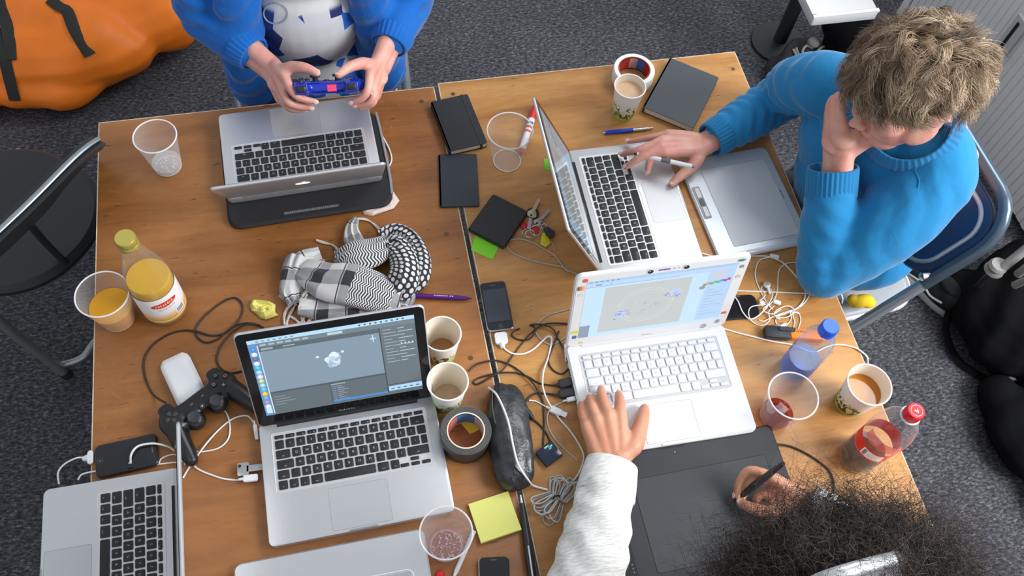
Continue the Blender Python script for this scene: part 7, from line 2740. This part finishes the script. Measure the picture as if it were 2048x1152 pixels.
# ================================================================== the person with the blue gamepad, top
SK2 = skin_mat('pink_skin', lin(216, 164, 148), lin(206, 140, 126))
base2 = V3(-.06, 1.65, 0)
top = empty('person', 'person in open blue jacket over a printed white shirt, holding the blue gamepad', 'person', tuple(base2))
H2 = V3(-.060, 1.470, 1.345)
x2, y2, z2 = frame(V3(0, -.72, -.69), V3(1, 0, 0))
M2_ = Matrix(((x2.x, y2.x, z2.x, H2.x), (x2.y, y2.y, z2.y, H2.y), (x2.z, y2.z, z2.z, H2.z), (0, 0, 0, 1)))
NB2 = V3(-.06, 1.575, 1.21)
sR2, sL2 = V3(-.250, 1.585, 1.145), V3(.130, 1.585, 1.145)
eR2, eL2 = V3(-.275, 1.540, .880), V3(.165, 1.530, .880)
wR2, wL2 = U(545, 140, .850), U(762, 128, .855)
knr = [U(572, 158, .888), U(564, 172, .870), U(560, 186, .852), U(560, 198, .834)]
fr_ = [[U(585, 184, .886), U(603, 197, .872), U(630, 203, .862)],
       [U(574, 200, .862), U(592, 211, .850), U(622, 216, .842)],
       [U(572, 208, .842), U(586, 217, .832), U(610, 220, .828)],
       [U(572, 212, .826), U(582, 219, .818), U(600, 222, .814)]]
tr_ = [U(566, 142, .880), U(586, 134, .900), U(610, 136, .912), U(634, 146, .914)]
knl = [U(740, 150, .890), U(748, 166, .872), U(752, 180, .854), U(752, 192, .836)]
fl_ = [[U(736, 180, .886), U(724, 197, .872), U(704, 205, .860)],
       [U(746, 194, .862), U(733, 207, .850), U(712, 211, .842)],
       [U(746, 203, .842), U(736, 211, .832), U(720, 215, .828)],
       [U(746, 206, .826), U(738, 212, .818), U(726, 216, .814)]]
tl_ = [U(744, 132, .882), U(725, 126, .902), U(700, 134, .914), U(677, 150, .914)]
g = G()
head_shapes(g, M2_)
chain(g, [H2 - z2 * .05, NB2, NB2 + V3(0, .03, -.07)], [.056, .060, .075], 18)
chain(g, [NB2 + V3(0, .03, -.06), V3(-.06, 1.66, .95), V3(-.06, 1.70, .6)], [.10, .11, .11], 16)
hand(g, wR2, knr, fr_, tr_, eR2, 1.0)
hand(g, wL2, knl, fl_, tl_, eL2, 1.0)
for sh, el in ((sR2, eR2), (sL2, eL2)):
    chain(g, [NB2 + V3(0, .02, -.05), sh, el], [.060, .050, .040], 14)
for s in (-1, 1):
    chain(g, [V3(-.06 + s * .09, 1.70, .53), V3(-.06 + s * .12, 1.34, .56), V3(-.06 + s * .12, 1.38, .10)], [.062, .048, .032], 14)
g.v = [(x - base2.x, y - base2.y, z - base2.z) for x, y, z in g.v]
organic('body', g, SK2, .0031, 4, .5, parent=top)
eyes(M2_, top, base2)
nails([(fr_[0][2], fr_[0][1], (0, -.6, .6)), (fr_[1][2], fr_[1][1], (0, -.6, .6)), (fl_[0][2], fl_[0][1], (0, -.6, .6)), (fl_[1][2], fl_[1][1], (0, -.6, .6)), (tr_[3], tr_[2], (0, .3, .8)), (tl_[3], tl_[2], (0, .3, .8))], top, base2)
hair2 = laid_hair('hair', M2_, np.random.default_rng(3), 260, 16, hair_mat('brown_hair', lin(40, 28, 20), lin(76, 54, 38), lin(110, 82, 58)), top, base2, ang=(.3, .6), lift=(.004, .012), wave=(.001, .004), segs=8, rad=.0006)


def printed_shirt():
    m = bpy.data.materials.new('printed_white_shirt')
    m.use_nodes = True
    nt = m.node_tree
    b = nt.nodes['Principled BSDF']
    tc = nt.nodes.new('ShaderNodeTexCoord')
    sp = nt.nodes.new('ShaderNodeSeparateXYZ')
    nt.links.new(tc.outputs['Object'], sp.inputs[0])
    vo = nt.nodes.new('ShaderNodeTexVoronoi'); vo.inputs['Scale'].default_value = 17
    nt.links.new(tc.outputs['Object'], vo.inputs['Vector'])
    vr = ramp_node(nt, vo.outputs['Color'], [(.30, lin(30, 60, 128)), (.34, lin(26, 96, 186)), (.50, lin(24, 44, 96)), (.58, lin(196, 198, 202))])
    vr.color_ramp.interpolation = 'CONSTANT'
    z = ramp_node(nt, sp.outputs['Z'], [(.925, (1, 1, 1)), (.935, (0, 0, 0))])
    nt.links.new(mixc(nt, lin(206, 205, 204), vr.outputs[0], z.outputs[0]), b.inputs['Base Color'])
    b.inputs['Roughness'].default_value = .85
    return m


g = G()
g.ball(V3(-.06, 1.560, 1.03), (.135, .100, .16), 26); g.ball(V3(-.06, 1.560, .86), (.130, .110, .16), 26); g.ball(V3(-.06, 1.60, .66), (.140, .125, .16), 24)
chain(g, [NB2 + V3(0, .01, -.03), V3(-.06, 1.60, 1.08)], [.072, .09], 18)
g.v = [(x - base2.x, y - base2.y, z - base2.z) for x, y, z in g.v]
shirt = organic('shirt', g, printed_shirt(), .006, 6, .5, parent=top)
JB = knit('blue_fleece', lin(22, 96, 176), .5)
g = G()
for s in (-1, 1):
    cx_ = -.06 + s * .150
    chain(g, [V3(-.06 + s * .075, 1.59, 1.19), V3(-.06 + s * .118, 1.535, 1.09), V3(-.06 + s * .135, 1.500, .98), V3(-.06 + s * .150, 1.505, .84), V3(-.06 + s * .155, 1.53, .66)], [.045, .050, .052, .054, .056], 16, 5)
g.ball(V3(-.06, 1.675, 1.00), (.190, .095, .19), 26); g.ball(V3(-.06, 1.70, .74), (.185, .10, .20), 26)
for sh, el, wr_ in ((sR2, eR2, wR2), (sL2, eL2, wL2)):
    s = -1 if sh.x < -.06 else 1
    chain(g, [NB2 + V3(s * .05, .02, -.04), sh + V3(0, 0, -.01), sh.lerp(el, .5) + V3(s * .01, 0, 0), el], [.070, .074, .068, .060], 16, 5)
    c0_ = wr_.lerp(el, .45)
    chain(g, [el, el.lerp(c0_, .5), c0_], [.058, .052, .046], 16, 5)
g.v = [(x - base2.x, y - base2.y, z - base2.z) for x, y, z in g.v]
jk = organic('jacket', g, JB, .0055, 6, .5, parent=top)
displace(jk.data, limb_folds([(tuple(sR2), tuple(eR2), .1, .004, .05, .5, .4), (tuple(sL2), tuple(eL2), .1, .004, .05, .5, 1.4), ((-.21, 1.50, 1.05), (-.21, 1.52, .66), .09, .004, .07, .8, .3), ((.09, 1.50, 1.05), (.09, 1.52, .66), .09, .004, .07, .8, .9)], base2))
jk.data.shade_smooth()
for el, wr_ in ((eR2, wR2), (eL2, wL2)):
    ribbed('cuff', wr_.lerp(el, .47), wr_.lerp(el, .28), .047, .040, JB, top, base2, 26)
# ring emblem printed on the shirt
q = [on_surface(shirt, 552 + 24 * math.cos(a), 26 + 21 * math.sin(a), .0015) for a in [2 * PI * k / 30 for k in range(30)]]
q = [p - base2 for p in q if p is not None]
if len(q) > 20:
    g = G(); g.tube(q, .0016, 5, closed=True); obj('ring_print', g, mat('grey_ink', (.38, .40, .42), .7), top)
g = G()
for s in (-1, 1):
    chain(g, [V3(-.06 + s * .07, 1.70, .54), V3(-.06 + s * .11, 1.52, .555), V3(-.06 + s * .13, 1.34, .56), V3(-.06 + s * .13, 1.37, .30), V3(-.06 + s * .12, 1.38, .10)], [.085, .080, .064, .056, .052], 16)
g.ball(V3(-.06, 1.70, .54), (.16, .11, .08), 18)
g.v = [(x - base2.x, y - base2.y, z - base2.z) for x, y, z in g.v]
organic('trousers', g, mat('blue_denim', lin(36, 62, 98), .8), .008, 5, parent=top)
for s in (-1, 1):
    g = G(); g.ball(V3(-.06 + s * .12, 1.33, .05) - base2, (.045, .13, .05), 18)
    organic('shoe', g, BLACKP, .006, 3, parent=top)

# the translucent blue gamepad in those hands
tl = math.radians(42)
gp = U(654, 172, .868)
Mg = Matrix(((-1, 0, 0, gp.x), (0, -math.cos(tl), math.sin(tl), gp.y), (0, math.sin(tl), math.cos(tl), gp.z), (0, 0, 0, 1))) @ Matrix.Rotation(math.radians(-3), 4, 'Y') @ Matrix.Translation((0, 0, -.026))
BLUEG = mat('translucent_blue', lin(16, 52, 190), .12, trans=.35, coat=.5)
pad2 = gamepad('gamepad', 'translucent blue gamepad with red lights held over the far laptop', Mg, BLUEG)
g = G()
for row in range(2):
    for k in range(4):
        g.quad(-.0085 - .0035 + k * .0042 - .006, .0030 - row * .006, -.0085 - .0035 + k * .0042 + .0032 - .006, .0065 - row * .006, 0, lin(255, 60, 110))
g.quad(-.0195, -.0055, -.0005, .0085, -.0004, lin(190, 20, 60))
Mq = Matrix.Translation((0, .0285, .026)) @ Matrix.Rotation(-PI / 2, 4, 'X')
g.v = [tuple(Mq @ Vector(p)) for p in g.v]
obj('indicator_light', g, color_mat('red_light', 1.6), pad2, smooth=False)
